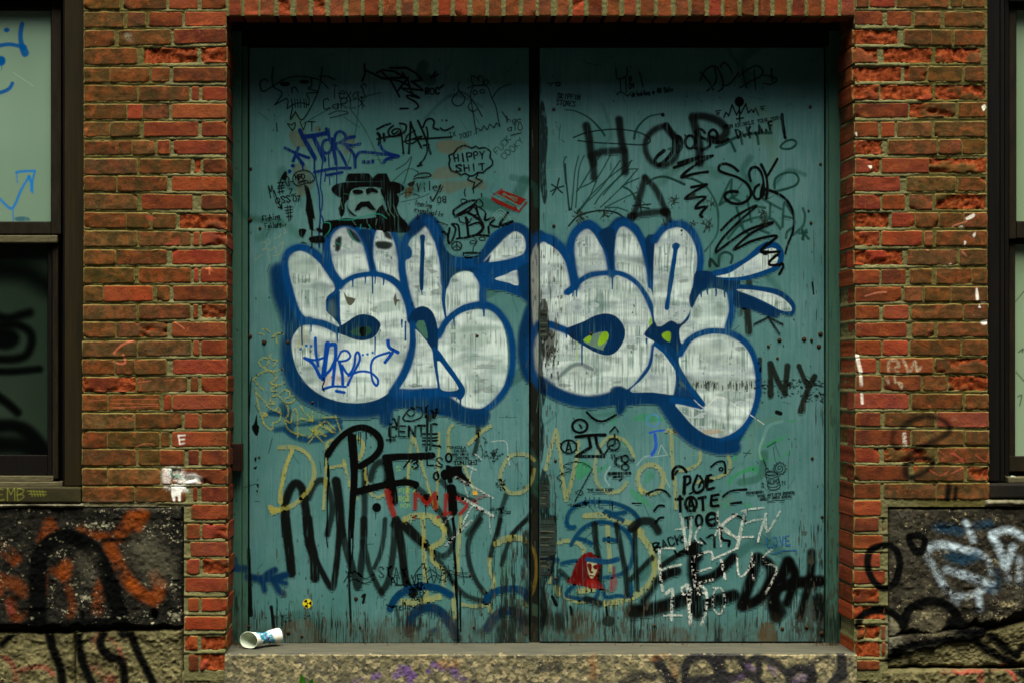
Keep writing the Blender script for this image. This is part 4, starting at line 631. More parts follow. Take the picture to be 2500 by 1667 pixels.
s_(BLK, 126, '180,310 155,600 200,850 205,1110', soft=14, a=.95); s_(BLK, 109, '230,720 430,640 630,440', soft=10, a=.95); s_(BLK, 134, '200,1040 420,960 640,890', soft=12, a=.95); s_(BLK, 122, '930,440 860,650 780,900 740,1010', soft=12, a=.95); s_(BLK, 122, '920,450 1050,510 1090,650 1010,860 880,970 760,1010', soft=12, a=.95); s_(BLK, 134, '1290,500 1200,700 1120,950 1140,1150', soft=14, a=.95); s_(BLK, 104, '1300,490 1370,630 1330,830 1280,980', soft=12, a=.95); s_(BLK, 134, '1160,790 1420,740 1680,720', soft=12, a=.95); s_(BLK, 92, '1572,380 1560,650 1500,900 1430,1150', soft=12, a=.93); f_(BLK, '1580,900 1720,900 1730,1200 1610,1180', 16, .85, tex='dry'); f_(BLK, '1060,950 1200,950 1280,1100 1160,1200 1080,1100', 16, .8)
B7(); s_(BLK, 158, '1190,1080 1450,1050 1700,980 1850,920', soft=16, a=.95); s_(BLK, 109, '1530,690 1600,640 1720,600', soft=10, a=.95); s_(BLK, 73, '1480,720 1420,830 1320,960', soft=12, a=.8); s_(BLK, 146, '1920,330 1960,420', soft=12, a=.9)
G(40, 'chalk_writing', 'white chalk name and the year 1990 scrawled over the black spray')
for q, w in (('1515,345 1520,600 1555,835', 36), ('1520,345 1600,325 1700,328', 22), ('1540,590 1640,550 1775,525', 28), ('1590,880 1670,820 1665,1000 1660,1180', 38), ('1570,1130 1780,1128', 26), ('1780,800 1850,770 1890,830 1860,900 1790,860', 30), ('1860,780 1870,1000 1890,1240', 44)): s_(CHK, w, q, tex='chalk', soft=2)
B8()
for q, w in (('145,440 160,600 182,780', 40), ('150,440 270,385 370,370 390,440', 24), ('195,610 370,560', 24), ('215,745 390,700', 28), ('490,470 515,580 535,690', 36), ('380,460 500,410 690,320', 24), ('682,430 690,600 730,670 810,590 850,480 862,380', 24), ('880,490 870,600 880,700', 26), ('1090,345 1000,430 985,490 1120,535 1155,590 1110,700 1070,780 1025,860', 26), ('75,770 20,800 25,870 80,890', 22), ('80,765 110,950 125,1240', 46), ('290,860 215,870 215,800 270,785 310,850 320,950 300,1100 255,1240', 36), ('390,800 440,800', 16)): s_(CHK, w, q, tex='chalk', soft=2)
e_(CHK, 22, 462, 955, 72, 158, tex='chalk', soft=2)
for q, w in (('-20,100 80,80', 22), ('25,-20 50,150 80,340', 36), ('130,-20 125,140 105,280', 34), ('240,70 185,150 185,230 260,265', 24), ('470,30 420,170', 20), ('465,90 490,300', 22), ('510,110 600,160 700,215', 32), ('750,-10 715,170 680,320', 38), ('720,200 870,190', 28), ('1000,0 960,130 930,245', 26), ('1010,0 1035,130 1080,80 1130,-10', 22)): s_(CHK, w, q, tex='chalk', soft=2)
B6()
for q, w in (('0,1320 20,1440 50,1580', 30), ('-60,1520 110,1490', 18), ('140,1370 140,1580', 26), ('480,1290 480,1400 510,1470', 28), ('720,1330 620,1390 540,1460', 40), ('500,1450 640,1550', 24), ('780,1290 900,1260 1065,1242', 24), ('835,1290 790,1450 760,1580', 34), ('840,1440 950,1400 1070,1390', 24), ('1095,1320 1060,1450 1010,1580', 32), ('1090,1320 1110,1540 1200,1430 1270,1290', 26)): s_((176, 190, 178), w, q, tex='chalk', soft=2)
s_((190, 180, 170), 36, '720,1330 620,1390 540,1460', a=.5)
G(41, 'marker_drawing', 'thin ink drawing of an open food can with a spiral lid and captions')
IK = (8, 20, 18)
e_(IK, 9, 1160, 805, 72, 32); e_(IK, 7, 1150, 805, 50, 20); s_(IK, 9, '1090,815 1108,900 1130,1000 1200,1015 1275,980 1260,890 1238,795'); s_(IK, 8, '1095,850 1170,870 1245,835'); s_(IK, 8, '1118,970 1200,985 1270,950'); t_(IK, 9, 'ALPO', 1118, 895, 50, 37, ang=-6); t_(IK, 8, 'S', 1038, 925, 46); t_(IK, 8, '11', 1292, 905, 42, 34); s_(IK, 10, '1065,630 1085,690 1105,745'); s_(IK, 8, '1085,770 1090,745 1120,740 1122,765')
sp = [(1270 + (6 + i * 3.2) * math.cos(i * .62), 742 + (6 + i * 3.2) * math.sin(i * .62)) for i in range(18)]; s_(IK, 8, sp); s_(IK, 8, [(1270 + (66 if i % 2 else 84) * math.cos(i * .262), 742 + (66 if i % 2 else 84) * math.sin(i * .262)) for i in range(24)], sm=False, closed=True)
t_(IK, 8, 'REMEMBER:', 848, 1045, 28, 26, ang=-5); t_(IK, 8, 'GOOD ARTISTS BORROW', 990, 1082, 28, 25, ang=-6); t_(IK, 8, 'GREAT ONES STEAL', 1025, 1122, 26, 25, ang=-6); s_(IK, 8, '1115,1172 1220,1148 1330,1152')
s_((30, 60, 54), 7, '1190,470 1200,560 1215,650', a=.7, own=False); s_((30, 60, 54), 7, '1210,430 1270,590', a=.6, own=False); s_((20, 60, 46), 14, '1110,470 1220,405', a=.8, own=False); s_((30, 60, 54), 7, '1400,515 1380,700 1380,1000', a=.5, own=False); s_((40, 70, 60), 7, '1020,830 1080,990 1150,1050', a=.5, own=False); s_((24, 70, 56), 14, '810,545 900,550', a=.7, own=False); s_((24, 70, 56), 12, '890,505 820,600', a=.7, own=False); e_((110, 90, 100), 8, 1455, 655, 30, 32, a=.5, own=False)
B8(); DP.gid = 42; GROUPS[42] = ('marker_writing', 'the word LOVE in thin blue marker'); t_((16, 70, 128), 13, 'LOVE', 1035, 205, 110, 76, ang=-5); s_((16, 70, 128), 11, '1090,398 1250,355 1390,350 1390,390', sm=False)
G(43, 'stencil_portrait', 'dark red stencil of a figure with long hair at the foot of the right door')
B7(); f_((84, 9, 7), '408,730 470,650 500,540 560,440 620,392 700,370 755,430 800,445 805,560 775,690 850,790 835,822 700,800 560,770', 3, .95, tex='dry'); f_((76, 8, 6), '480,640 520,540 600,430 640,520 640,640 600,720 520,730', 10, .6)
f_((150, 154, 118), '648,520 662,462 735,440 768,480 775,560 748,640 705,690 672,640', 2, .9); f_((80, 8, 6), '652,512 698,512 704,560 690,612 664,566', 2, .95); f_((80, 8, 6), '718,542 772,522 768,578 736,572', 2, .95); f_((80, 8, 6), '690,600 722,606 716,625 688,620', 1.5, .9); s_((80, 8, 6), 12, '686,652 724,658', a=.9); f_((80, 8, 6), '720,430 800,440 806,560 780,600 770,500', 3, .95)
s_((8, 54, 84), 58, '655,460 800,480 900,490 1015,460', soft=4, a=.85, own=False); f_((128, 24, 14), '650,700 760,720 770,810 650,790', 9, .6); f_((112, 18, 12), '930,690 1000,680 1010,760 960,850 920,820', 9, .85, tex='dry'); s_((84, 24, 18), 40, '970,560 970,660', soft=6, a=.5); DP.drips((84, 9, 7), 12, [(560, 770, 60), (640, 790, 70), (700, 800, 50)], a=.7)
G(44, 'sticker', 'round yellow sticker with a black trefoil hazard sign')
B3(); e_((196, 180, 24), 0, 982, 988, 59, 59)
for a0 in (-2.62, -0.52, 1.57):
    a0 += .42
    f_(BLK, [(982 + r * math.cos(a0 + d), 988 + r * math.sin(a0 + d)) for r, d in ((18, -.5), (50, -.5), (52, 0), (50, .5), (18, .5))], 1.2, sm=False)
e_(BLK, 0, 982, 988, 10, 10)
DP.gid = 0
# ---- wear on the doors: open grain, flaking, grime at the foot
def door_wear():
    h, w = DP.h, DP.w
    yy, xx = np.mgrid[0:h, 0:w].astype(np.float32)
    px, py = xx + 550, yy + 40
    g = lambda c, s, v: np.exp(-((v - c) / s) ** 2)
    dens = 0.15 + 0.50 * sstep(1380, 1560, py) + 0.30 * sstep(1180, 1300, px) * (px < 1300) * sstep(600, 900, py) \
        + 0.42 * (px > 1318) * sstep(1440, 1325, px) * sstep(350, 600, py) + 0.30 * sstep(1900, 2010, px) * sstep(300, 700, py) \
        + 0.22 * sstep(900, 1300, py) + 0.25 * sstep(1120, 1290, px) * (px < 1300) * sstep(1150, 1350, py) + 0.12 * g(700, 250, py)
    dens *= 0.45 + 1.1 * fnoise(h, w, 160, 61, 3)
    n = 0.40 * vnoise(h, w, 26, 1.4, 71) + 0.28 * vnoise(h, w, 80, 2.1, 77) + 0.32 * vnoise(h, w, 110, 9.0, 72)
    n2 = 0.6 * vnoise(h, w, 14, 3.0, 74) + 0.4 * vnoise(h, w, 40, 7.0, 75)
    crack = sstep(-0.02, 0.10, dens * 0.56 - n) * (0.25 + 0.75 * sstep(0.3, 0.6, fnoise(h, w, 46, 76, 3)))
    flake = sstep(0.0, 0.05, dens * 0.42 - n2 * 0.9 - 0.03)
    # grime along the foot, up to about 12 cm
    gr = sstep(1470, 1560, py + 70 * (fnoise(h, w, 40, 81, 3, 0.4) - .5)) * (0.35 + 0.65 * fnoise(h, w, 14, 82, 3))
    def over(m, col):
        c = lin(col).astype(np.float32)
        m = m.astype(np.float32); A = DP.a; ao = m + A * (1 - m)
        DP.rgb[:] = (m[..., None] * c + (A * (1 - m))[..., None] * DP.rgb) / np.maximum(ao, 1e-5)[..., None]
        DP.a[:] = ao
    wh = (DP.rgb.min(-1) > .34).astype(np.float32) * DP.a
    st = sstep(.56, .26, .45 * vnoise(h, w, 60, 1.5, 171) + .3 * vnoise(h, w, 24, 3.0, 178) + .25 * vnoise(h, w, 18, 30, 172)) * (.25 + .75 * sstep(.38, .60, fnoise(h, w, 70, 173, 4, 1.6)))
    over(wh * st * .55, (62, 80, 68))
    sm = sstep(.56, .74, fnoise(h, w, 26, 175, 3, 3.2))
    over(wh * sm * .40, (72, 104, 94)); over(wh * sstep(.60, .72, fnoise(h, w, 15, 177, 3, 2.2)) * sstep(.5, .62, fnoise(h, w, 80, 179, 2)) * .5, (44, 58, 50))
    worn = sstep(.60, .72, .5 * vnoise(h, w, 70, 3.2, 191) + .5 * fnoise(h, w, 60, 192, 4, .8))
    over(wh * worn * .55, (58, 96, 86))
    grain = (0.80 + 0.40 * (0.55 * vnoise(h, w, 150, 1.3, 195) + 0.45 * vnoise(h, w, 60, 2.6, 196)))
    DP.rgb *= grain[..., None].astype(np.float32)
    thin = sstep(.62, .80, .5 * vnoise(h, w, 45, 1.8, 198) + .5 * fnoise(h, w, 110, 199, 3)) * .30
    DP.a *= (1 - thin * (DP.a > .05)).astype(np.float32)
    over(gr * 0.72, (52, 50, 34))
    over(flake * 0.75, (58, 58, 46))
    over(crack * 0.85, (14, 19, 15))
    sp = (rng.random((h, w)) > 0.99988)
    for y, x in zip(*np.nonzero(sp)):
        DP.off(550, 40, 1.0); s_((14, 18, 14), rnd.uniform(1, 2.6), [(x, y), (x + rnd.uniform(-1.5, 1.5), y + rnd.uniform(0, 5))], a=rnd.uniform(.4, .9), own=False)
    DP.off(0, 0, 1.0)
    # bare, broken plywood on the right leaf's meeting edge, holes and gouges
    PLY, HOL = (58, 56, 42), (5, 7, 5)
    for q in ('1316,265 1326,250 1334,290 1337,330 1332,420 1336,470 1330,500 1322,480 1316,420', '1316,745 1330,730 1338,760 1338,825 1325,832 1316,820', '1316,1172 1340,1168 1341,1240 1344,1256 1358,1260 1354,1300 1356,1350 1346,1400 1330,1430 1336,1490 1316,1530', '1316,830 1328,860 1324,900 1332,960 1322,1010 1330,1060 1318,1120'):
        f_(HOL, q, 3, .62, tex='dry', own=False)
    for q in ('1318,752 1336,750 1337,820 1318,824', '1318,1182 1341,1178 1342,1236 1318,1240', '1318,1268 1350,1262 1360,1290 1358,1350 1318,1360', '1318,1370 1348,1366 1340,1400 1318,1410'):
        f_((40, 50, 44), q, 1.5, .85, sm=False, tex='dry', own=False)
        xs = [float(v.split(',')[0]) for v in q.split()]; ys = [float(v.split(',')[1]) for v in q.split()]
        for k in range(int((max(ys) - min(ys)) / 4)):
            y = rnd.uniform(min(ys), max(ys)); s_(rnd.choice([(14, 16, 12), (24, 24, 17), (82, 86, 70)]), rnd.uniform(.8, 2), [(1318, y), (rnd.uniform(1330, max(xs)), y + rnd.uniform(-2, 2))], a=.8, own=False)
    for q in ('626,1010 628,1035 632,1040 628,1062 620,1056 615,1040 620,1034', '620,1118 626,1114 624,1128', '618,1142 627,1136 624,1144', '626,1182 631,1180 630,1190', '625,1196 629,1194 628,1202'):
        f_(HOL, q, 1.5, .95, own=False)
    for q, w0 in (('1111,1400 1112,1450 1116,1480 1118,1590', 4), ('1123,1440 1124,1540', 4), ('1110,1350 1113,1400', 3), ('884,1455 890,1450 886,1470', 6), ('606,1340 610,1440 612,1500', 9), ('608,1180 605,1300', 2), ('612,930 608,1010', 2.5), ('662,1480 668,1530', 7), ('1348,1455 1358,1475', 8), ('1392,1480 1396,1500', 6), ('1480,1480 1482,1500', 6), ('1595,1600 1600,1450', 1.5), ('1983,690 1986,718', 4), ('1896,1005 1905,1008', 10)):
        s_(HOL, w0, q, a=.85, own=False)
    for q, al in (('1590,1538 1670,1532 1680,1568 1590,1570', .16), ('1855,1525 1888,1520 1892,1568 1852,1568', .45), ('1395,1500 1440,1490 1450,1550 1400,1560', .16), ('700,1520 760,1512 780,1568 690,1568', .14), ('930,1535 1010,1528 1020,1566 925,1566', .12)):
        f_((72, 56, 30), q, 5, al, tex='dry', own=False)
    e_((20, 26, 20), 0, 1485, 1515, 16, 13, soft=4, a=.6, own=False)
    for y0, y1, x0, x1, n0 in ((925, 948, 1840, 2010, 70), (960, 980, 1960, 2012, 30), (1500, 1515, 640, 760, 20)):
        for _ in range(n0):
            x, y = rnd.uniform(x0, x1), rnd.uniform(y0, y1); s_((12, 12, 8), rnd.uniform(1, 4), [(x, y), (x + rnd.uniform(0, 6), y + rnd.uniform(-2, 3))], a=rnd.uniform(.3, .8), own=False)
    for cx, cy, r0, n0 in ((1415, 530, 16, 60), (1477, 522, 14, 50), (1644, 492, 14, 40), (1728, 552, 14, 60), (1862, 520, 10, 50), (1866, 540, 8, 40), (1735, 497, 12, 30), (1690, 546, 8, 20), (1622, 545, 8, 20), (1690, 477, 6, 20)):
        for _ in range(n0):
            a0 = rnd.uniform(0, 6.28); r1 = abs(rnd.gauss(0, r0 * .6)); s_((26, 32, 22), rnd.uniform(.7, 2), [(cx + r1 * math.cos(a0), cy + r1 * math.sin(a0)), (cx + (r1 + 4) * math.cos(a0), cy + (r1 + 4) * math.sin(a0))], a=.7, own=False)
door_wear()
door_img = DP.image('door_paint')

# ------------------------------------------------------------------ what is painted on walls, stones and window panes
WP = Canvas(-120, -60, 2620, 1720, 0.6, 303)
w_, wf_, we_ = WP.stroke, WP.fill, WP.ell
kA, kD, kR = 3.564, 3.508, 3.563
ORG, PNK, WHW = (124, 58, 12), (120, 52, 46), (206, 214, 200)
# left stone: orange and black spray
WP.off(0, 1220, kD, 0.0)
for q, w0, al in (('350,330 390,250 420,190 450,250', 80, .9), ('690,250 780,290 900,310', 70, .85), ('1010,310 1080,220 1130,130 1220,120', 110, .9), ('1180,230 1220,140', 90, .8), ('930,390 990,500 1030,600 1120,720', 110, .95), ('1130,730 1230,810 1330,840 1360,720 1320,640', 110, .9), ('0,420 60,440 120,500', 110, .8), ('560,560 540,640', 110, .95), ('870,680 840,800 830,930', 95, .95), ('450,600 500,610', 60, .6), ('580,750 620,900 600,980', 60, .5), ('380,640 370,800', 40, .5), ('50,700 140,720 200,780', 120, .5), ('80,860 120,1000', 90, .45), ('220,980 160,1010', 70, .4), ('1310,870 1320,900', 40, .5), ('0,640 0,800', 40, .6)):
    w_(ORG, w0, q, soft=16, a=al * .82, tex='stone')
for q, w0, al in (('60,880 90,960', 60, .5), ('20,1350 90,1400 130,1568', 44, .75), ('150,1470 280,1430 380,1440 440,1500', 46, .7), ('770,1380 790,1250 830,1150', 50, .75), ('780,1400 860,1480 950,1540', 90, .7), ('920,1180 980,1230', 40, .5), ('1010,1270 1050,1380', 40, .8)):
    w_(PNK, w0, q, soft=9, a=al, tex='stone')
for q, w0 in (('330,1080 320,700 340,480 420,370 560,310 720,360 830,480 930,700 1000,900 1060,1120', 130), ('440,1080 640,1060 960,1030', 50), ('700,960 705,1050', 30), ('400,1100 430,1250 490,1400 530,1600', 70), ('665,1120 665,1260 700,1400 790,1600', 64), ('890,1120 850,1230 920,1330 1040,1400 1060,1600', 66), ('1100,1120 1160,1280 1230,1420 1300,1560', 66), ('0,1240 60,1180 120,1140', 50), ('880,340 1200,330', 24), ('0,1100 400,1110 700,1100', 50), ('1310,940 1310,1000', 24)):
    w_((3, 4, 3), w0, q, soft=11, a=.97)
w_((3, 4, 3), 120, '300,520 310,900 250,1080', soft=26, a=.7)
# lichen and flaked crust
def lichen(cx, cy, rx, ry, n0, col=(150, 148, 118)):
    for _ in range(n0):
        x, y = rnd.gauss(cx, rx * .6), rnd.gauss(cy, ry * .6); r = abs(rnd.gauss(0, 5)) + 3
        br = rnd.uniform(.7, 1.15); wf_(tuple(c * br for c in col), [(x + r * rnd.uniform(.4, 1.5) * math.cos(a), y + r * rnd.uniform(.3, 1.0) * math.sin(a)) for a in (0, .9, 1.8, 2.7, 3.6, 4.5, 5.4)], 1.2, rnd.uniform(.4, .95))
for q in ((870, 225, 110, 32, 60), (1300, 225, 120, 18, 18), (1540, 345, 40, 10, 14), (640, 720, 60, 40, 16), (740, 825, 60, 18, 24), (1480, 750, 70, 40, 30), (1500, 1000, 80, 70, 60), (540, 940, 50, 12, 14), (480, 680, 40, 16, 8), (620, 520, 30, 30, 12), (1090, 500, 30, 20, 8), (1250, 715, 70, 16, 20), (1200, 1010, 120, 60, 20), (450, 920, 40, 20, 8), (1360, 880, 30, 40, 10), (950, 1000, 200, 12, 10)): lichen(*q)
for _ in range(160): lichen(rnd.uniform(0, 1560), rnd.uniform(60, 1090), 5, 5, 1, (120, 118, 92))
w_((76, 74, 58), 260, '1250,440 1350,560', soft=60, a=.55, tex='stone'); w_((70, 68, 54), 150, '740,520 760,640', soft=40, a=.5, tex='stone'); w_((110, 108, 90), 50, '700,40 1200,45 1560,60', soft=22, a=.6, tex='stone')  # lighter grey patches, and a soft highlight painted on the worn top edge
WP.off(1960, 1220, 3.507, 0.0)
w_((104, 102, 82), 130, '800,1010 800,1220', soft=40, a=.7, tex='stone'); w_((86, 82, 62), 200, '950,1000 1150,1080', soft=40, a=.6, tex='stone'); w_((62, 60, 48), 200, '800,200 900,500 1000,760', soft=70, a=.5, tex='stone')
for q in ((1740, 890, 120, 30, 70), (1050, 960, 120, 60, 60), (800, 1050, 60, 80, 60), (1150, 1130, 70, 40, 40), (1420, 820, 40, 40, 20), (1060, 125, 22, 14, 10), (1410, 125, 20, 12, 6), (830, 350, 10, 50, 10), (1640, 520, 40, 20, 14), (1200, 450, 60, 20, 12), (900, 860, 50, 20, 14), (1560, 1000, 250, 20, 40)): lichen(*q, (146, 138, 100))
for _ in range(120): lichen(rnd.uniform(740, 1890), rnd.uniform(60, 1000), 5, 5, 1, (124, 116, 84))
# right stone
WP.off(1960, 1220, 3.507, 0.0)
for q, w0, al in (('1080,400 1180,380 1300,400 1440,440 1490,450', 100, .95), ('1060,460 1150,620 1240,780 1320,860', 90, .9), ('1230,590 1350,630 1480,680 1620,720', 90, .85), ('1390,190 1430,270 1460,340', 80, .98), ('1480,440 1580,500 1610,620', 60, .7), ('1620,290 1700,260 1790,260 1890,320', 90, .95), ('1620,300 1700,450 1740,560 1800,400', 100, .98), ('1740,540 1760,700', 70, .7), ('1250,800 1400,820 1560,760 1640,700', 60, .7), ('1500,780 1520,920', 80, .7), ('1860,500 1850,700 1830,850', 80, .6), ('1380,620 1560,690 1640,780', 60, .7)):
    w_((170, 190, 196), w0 * .66, q, soft=13, a=al, tex='stone')
for q, w0 in (('1250,480 1400,500 1480,470', 90), ('1660,620 1680,720 1600,760', 60), ('1480,220 1600,200', 60), ('1150,230 1350,260', 70)):
    w_((18, 52, 70), w0, q, soft=20, a=.6, tex='stone')
w_((3, 4, 3), 54, '690,385 580,420 550,540 590,670 660,740 720,750 790,700 830,560 810,440 740,385 690,385', soft=6, a=.95)
w_((3, 4, 3), 56, '910,310 1000,300 1045,350 1010,440 960,430 915,350 910,310', soft=6, a=.95)
for q, w0, so in (('470,1080 500,990 600,945 730,950 820,1010 860,1070', 60, 7), ('860,1070 900,950 1000,880 1130,860 1250,910 1330,1000 1400,1110', 66, 7), ('1280,1060 1400,1090 1540,1110', 120, 14), ('1540,1110 1650,1180 1760,1280 1850,1340', 60, 12), ('1850,1330 1900,1260', 50, 10), ('790,1290 1000,1230 1200,1200 1450,1190', 50, 12), ('1450,1180 1600,1290 1750,1370 1900,1450', 66, 14), ('1780,1400 1900,1480', 90, 14), ('740,1360 830,1330', 60, 18), ('335,1270 330,1440', 56, 8), ('330,1450 240,1560', 54, 8), ('60,1440 70,1568', 80, 12)):
    w_((3, 4, 3), w0, q, soft=so, a=.95)
for q, w0 in (('1210,1480 1380,1470 1530,1450', 46), ('1530,1450 1650,1460 1740,1430', 44), ('1740,1430 1800,1490 1820,1540', 40), ('1530,1480 1530,1600', 60)):
    w_((150, 44, 44), w0, q, soft=6, a=.85, tex='stone')
# doorstep: black spray lettering, purple and rust specks
WP.off(1300, 1480, 2.94, 0.0)
for q, w0, al in (('890,380 940,460 1000,540', 66, .85), ('1110,550 1090,450 1130,370 1230,345 1300,400', 50, .85), ('1340,340 1330,420 1370,520', 80, .85), ('1380,350 1500,360', 50, .6), ('1520,420 1600,360 1700,380 1790,440 1840,520', 50, .7), ('1620,400 1620,480', 44, .85), ('1100,540 1250,520 1450,500 1560,480 1640,560', 60, .8), ('1500,390 1530,450', 50, .6), ('1840,470 1920,440 2000,470 1990,560', 60, .9), ('1850,560 1960,580', 80, .9), ('2210,330 2220,480', 62, .95), ('2230,480 2130,560', 50, .9), ('2000,400 2060,370 2120,350', 40, .5), ('60,430 150,410 190,450', 40, .5), ('640,550 760,490 860,500', 60, .5)):
    w_((5, 6, 5), w0, q, soft=9, a=min(1, al * 1.05))
for q, w0, al in (('430,370 440,440 430,490', 60, .5), ('1000,380 1020,480', 46, .5), ('860,370 960,350', 34, .5)): w_((140, 84, 20), w0, q, soft=12, a=al, tex='stone')
for q, w0 in (('1540,420 1580,440', 40), ('1700,430 1740,470', 40), ('1890,520 1940,500', 50), ('1430,530 1500,500', 40)): w_((92, 70, 110), w0, q, soft=10, a=.6, tex='stone')
WP.off(540, 1480, 2.94, 0.0)
for q, w0 in (('1250,490 1300,460 1380,490', 50), ('1340,440 1360,560', 40), ('1520,410 1590,440', 40), ('1660,450 1720,520 1790,540', 50), ('1090,500 1130,490', 40), ('950,540 1000,520', 40), ('1480,455 1490,460', 24), ('1280,430 1310,430', 30)): w_((84, 60, 104), w0, q, soft=8, a=.8, tex='stone')
w_((140, 84, 20), 60, '1580,410 1680,400', soft=12, a=.6, tex='stone')
# left pier: paint spots, scratches, tick marks
WP.off(0, 800, kA, 0.0)
for q in ('1550,930 1556,970 1562,1008', '1548,932 1608,930', '1560,968 1602,964', '1562,1006 1600,998'): w_((220, 220, 210), 11, q, a=.95, soft=2.5)
wf_((228, 232, 220), '1420,1220 1560,1215 1620,1270 1700,1270 1720,1320 1640,1350 1500,1355 1420,1340', 14, .9, tex='stone'); wf_((228, 232, 220), '1430,1370 1580,1360 1640,1420 1560,1420 1450,1410', 10, .8, tex='stone'); wf_((232, 234, 222), '1490,1380 1600,1380 1570,1430 1570,1500 1550,1500 1545,1460 1520,1460 1520,1505 1505,1500', 2, .95); w_((228, 232, 220), 60, '1660,1300 1720,1320', soft=16, a=.6, tex='stone'); w_((60, 140, 116), 20, '1490,1230 1495,1290 1540,1270 1570,1300', soft=4, a=.7)
for q, w0 in (('990,215 1050,150 1160,105', 22), ('1010,300 1060,310 1090,290 1070,230', 20), ('1200,470 1310,455', 8), ('1430,455 1520,445', 8), ('960,620 1370,615', 6), ('960,650 1370,660', 6), ('770,630 920,620', 6), ('980,690 1370,675', 6), ('1170,1030 1270,1000 1340,1010', 6), ('1060,490 1170,480', 6), ('750,540 1160,545', 6), ('1180,800 1080,770', 6)): w_((176, 96, 66), w0, q, soft=2, a=.75)
WP.off(0, 400, kA, 0.0)
for q, w0 in (('1520,1375 1560,1400 1600,1430', 10), ('1820,880 1820,960', 12), ('1790,910 1840,920', 12)): w_((190, 110, 76), w0, q, soft=2, a=.8)
for q in ('1260,460 1290,440 1350,470 1300,500', '1420,690 1480,680 1550,620 1560,690 1460,720'): wf_((150, 66, 46), q, 4, .8, tex='stone')
WP.off(0, 0, kA, 0.0)
for q in ('1000,560 1030,450 1055,470 1030,560', '1640,210 1780,190 1800,110 1830,150 1840,210 1700,230', '740,1110 760,1130 740,1200'): wf_((176, 84, 46), q, 3, .8, tex='stone')
wf_((186, 180, 160), '1080,300 1130,290 1160,340 1120,370', 8, .5, tex='stone')
# right pier: black '26'-like loops, white drips and flecks
WP.off(1960, 800, kR, 0.0)
w_((6, 7, 5), 44, '860,860 960,790 1080,770 1200,790 1270,850 1260,910 1150,970 1030,1030 940,1100 890,1200 900,1280 950,1300', soft=12, a=.55); w_((6, 7, 5), 34, '890,1180 1000,1130 1110,1140 1130,1180 1060,1250 950,1300', soft=11, a=.6); w_((6, 7, 5), 46, '790,910 770,980 820,1040', soft=14, a=.45); w_((6, 7, 5), 40, '1265,1370 1255,1480', soft=9, a=.8); w_((6, 7, 5), 30, '1330,1390 1320,1490', soft=8, a=.7)
w_((150, 130, 110), 10, '1290,770 1340,790 1300,800', soft=2, a=.3)
for q, w0, al in (('745,290 740,330 745,390', 24, .6), ('760,280 810,280 830,330 780,350 820,380', 24, .6), ('870,280 900,340 910,400', 20, .6), ('930,380 970,290 990,370 1020,340', 22, .6), ('790,400 800,470', 14, .6), ('820,470 860,480 855,520 830,480', 10, .6), ('720,430 740,470', 24, .5)): w_((200, 196, 160), w0, q, soft=5, a=al, tex='stone')
for q, w0 in (('470,240 480,300 500,380', 36), ('500,420 505,490', 30), ('510,570 515,650', 26), ('880,920 885,1010', 36)): w_((220, 216, 196), w0, q, soft=3, a=.9, tex='stone')
for x0 in (372, 398, 412, 430):
    w_((170, 160, 140), 4, [(x0 - 4, -240), (x0, 100), (x0 + 8, 300), (x0 + 14, 700), (x0, 1100)], soft=1.5, a=.6)
for q in ('1180,1060 1260,1110 1330,1050', '1210,1140 1300,1080 1400,1170', '1250,1070 1390,1140 1330,1160', '1500,1100 1590,1160 1610,1090', '1100,1230 1190,1280 1260,1240', '1290,1260 1390,1210', '900,1390 960,1430 910,1440', '1010,1400 1030,1440', '1560,1270 1600,1210'): w_((170, 76, 56), 12, q, soft=2, a=.7, tex='stone')
WP.off(1960, 400, kR, 0.0)
for q in ('1410,470 1480,430 1490,460 1430,490', '1350,545 1390,535 1385,555', '1470,620 1500,590 1490,640', '1400,670 1420,680 1400,710', '1500,1080 1520,1090 1530,1180 1500,1180', '1540,1190 1600,1200 1560,1215', '1530,1220 1550,1250 1520,1250', '1540,1370 1600,1350 1600,1390 1560,1400', '1265,870 1295,865 1270,880', '1480,1310 1490,1320', '490,1370 505,1420 480,1470', '560,15 600,20 590,45', '1520,1030 1545,1030'): wf_((226, 222, 206), q, 2, .95, tex='stone')
for x0 in (400, 415, 430): w_((190, 186, 170), 7, [(x0, 1240), (x0 + 4, 1400), (x0 - 4, 1560)], soft=1.5, a=.6, tex='chalk')
for q in ('400,1250 405,1350', '390,310 405,390', '395,640 410,740'): w_((200, 200, 186), 20, q, soft=3, a=.6, tex='chalk')
for q in ('1300,540 1360,520 1420,500', '1380,760 1420,800', '1070,745 1090,750', '540,1150 640,1120 720,1115'): w_((190, 120, 90), 14, q, soft=2, a=.6)
WP.off(1960, 0, kR, 0.0)
for q in ('1550,930 1580,905 1595,930 1570,965', '450,1160 465,1150 470,1190', '560,1440 600,1440 590,1470'): wf_((228, 226, 200), q, 1.5, .98)
for x0 in (360, 370, 378): w_((140, 160, 170), 12, [(x0, 940), (x0 - 4, 1020), (x0, 1380)], soft=2, a=.6, tex='chalk')
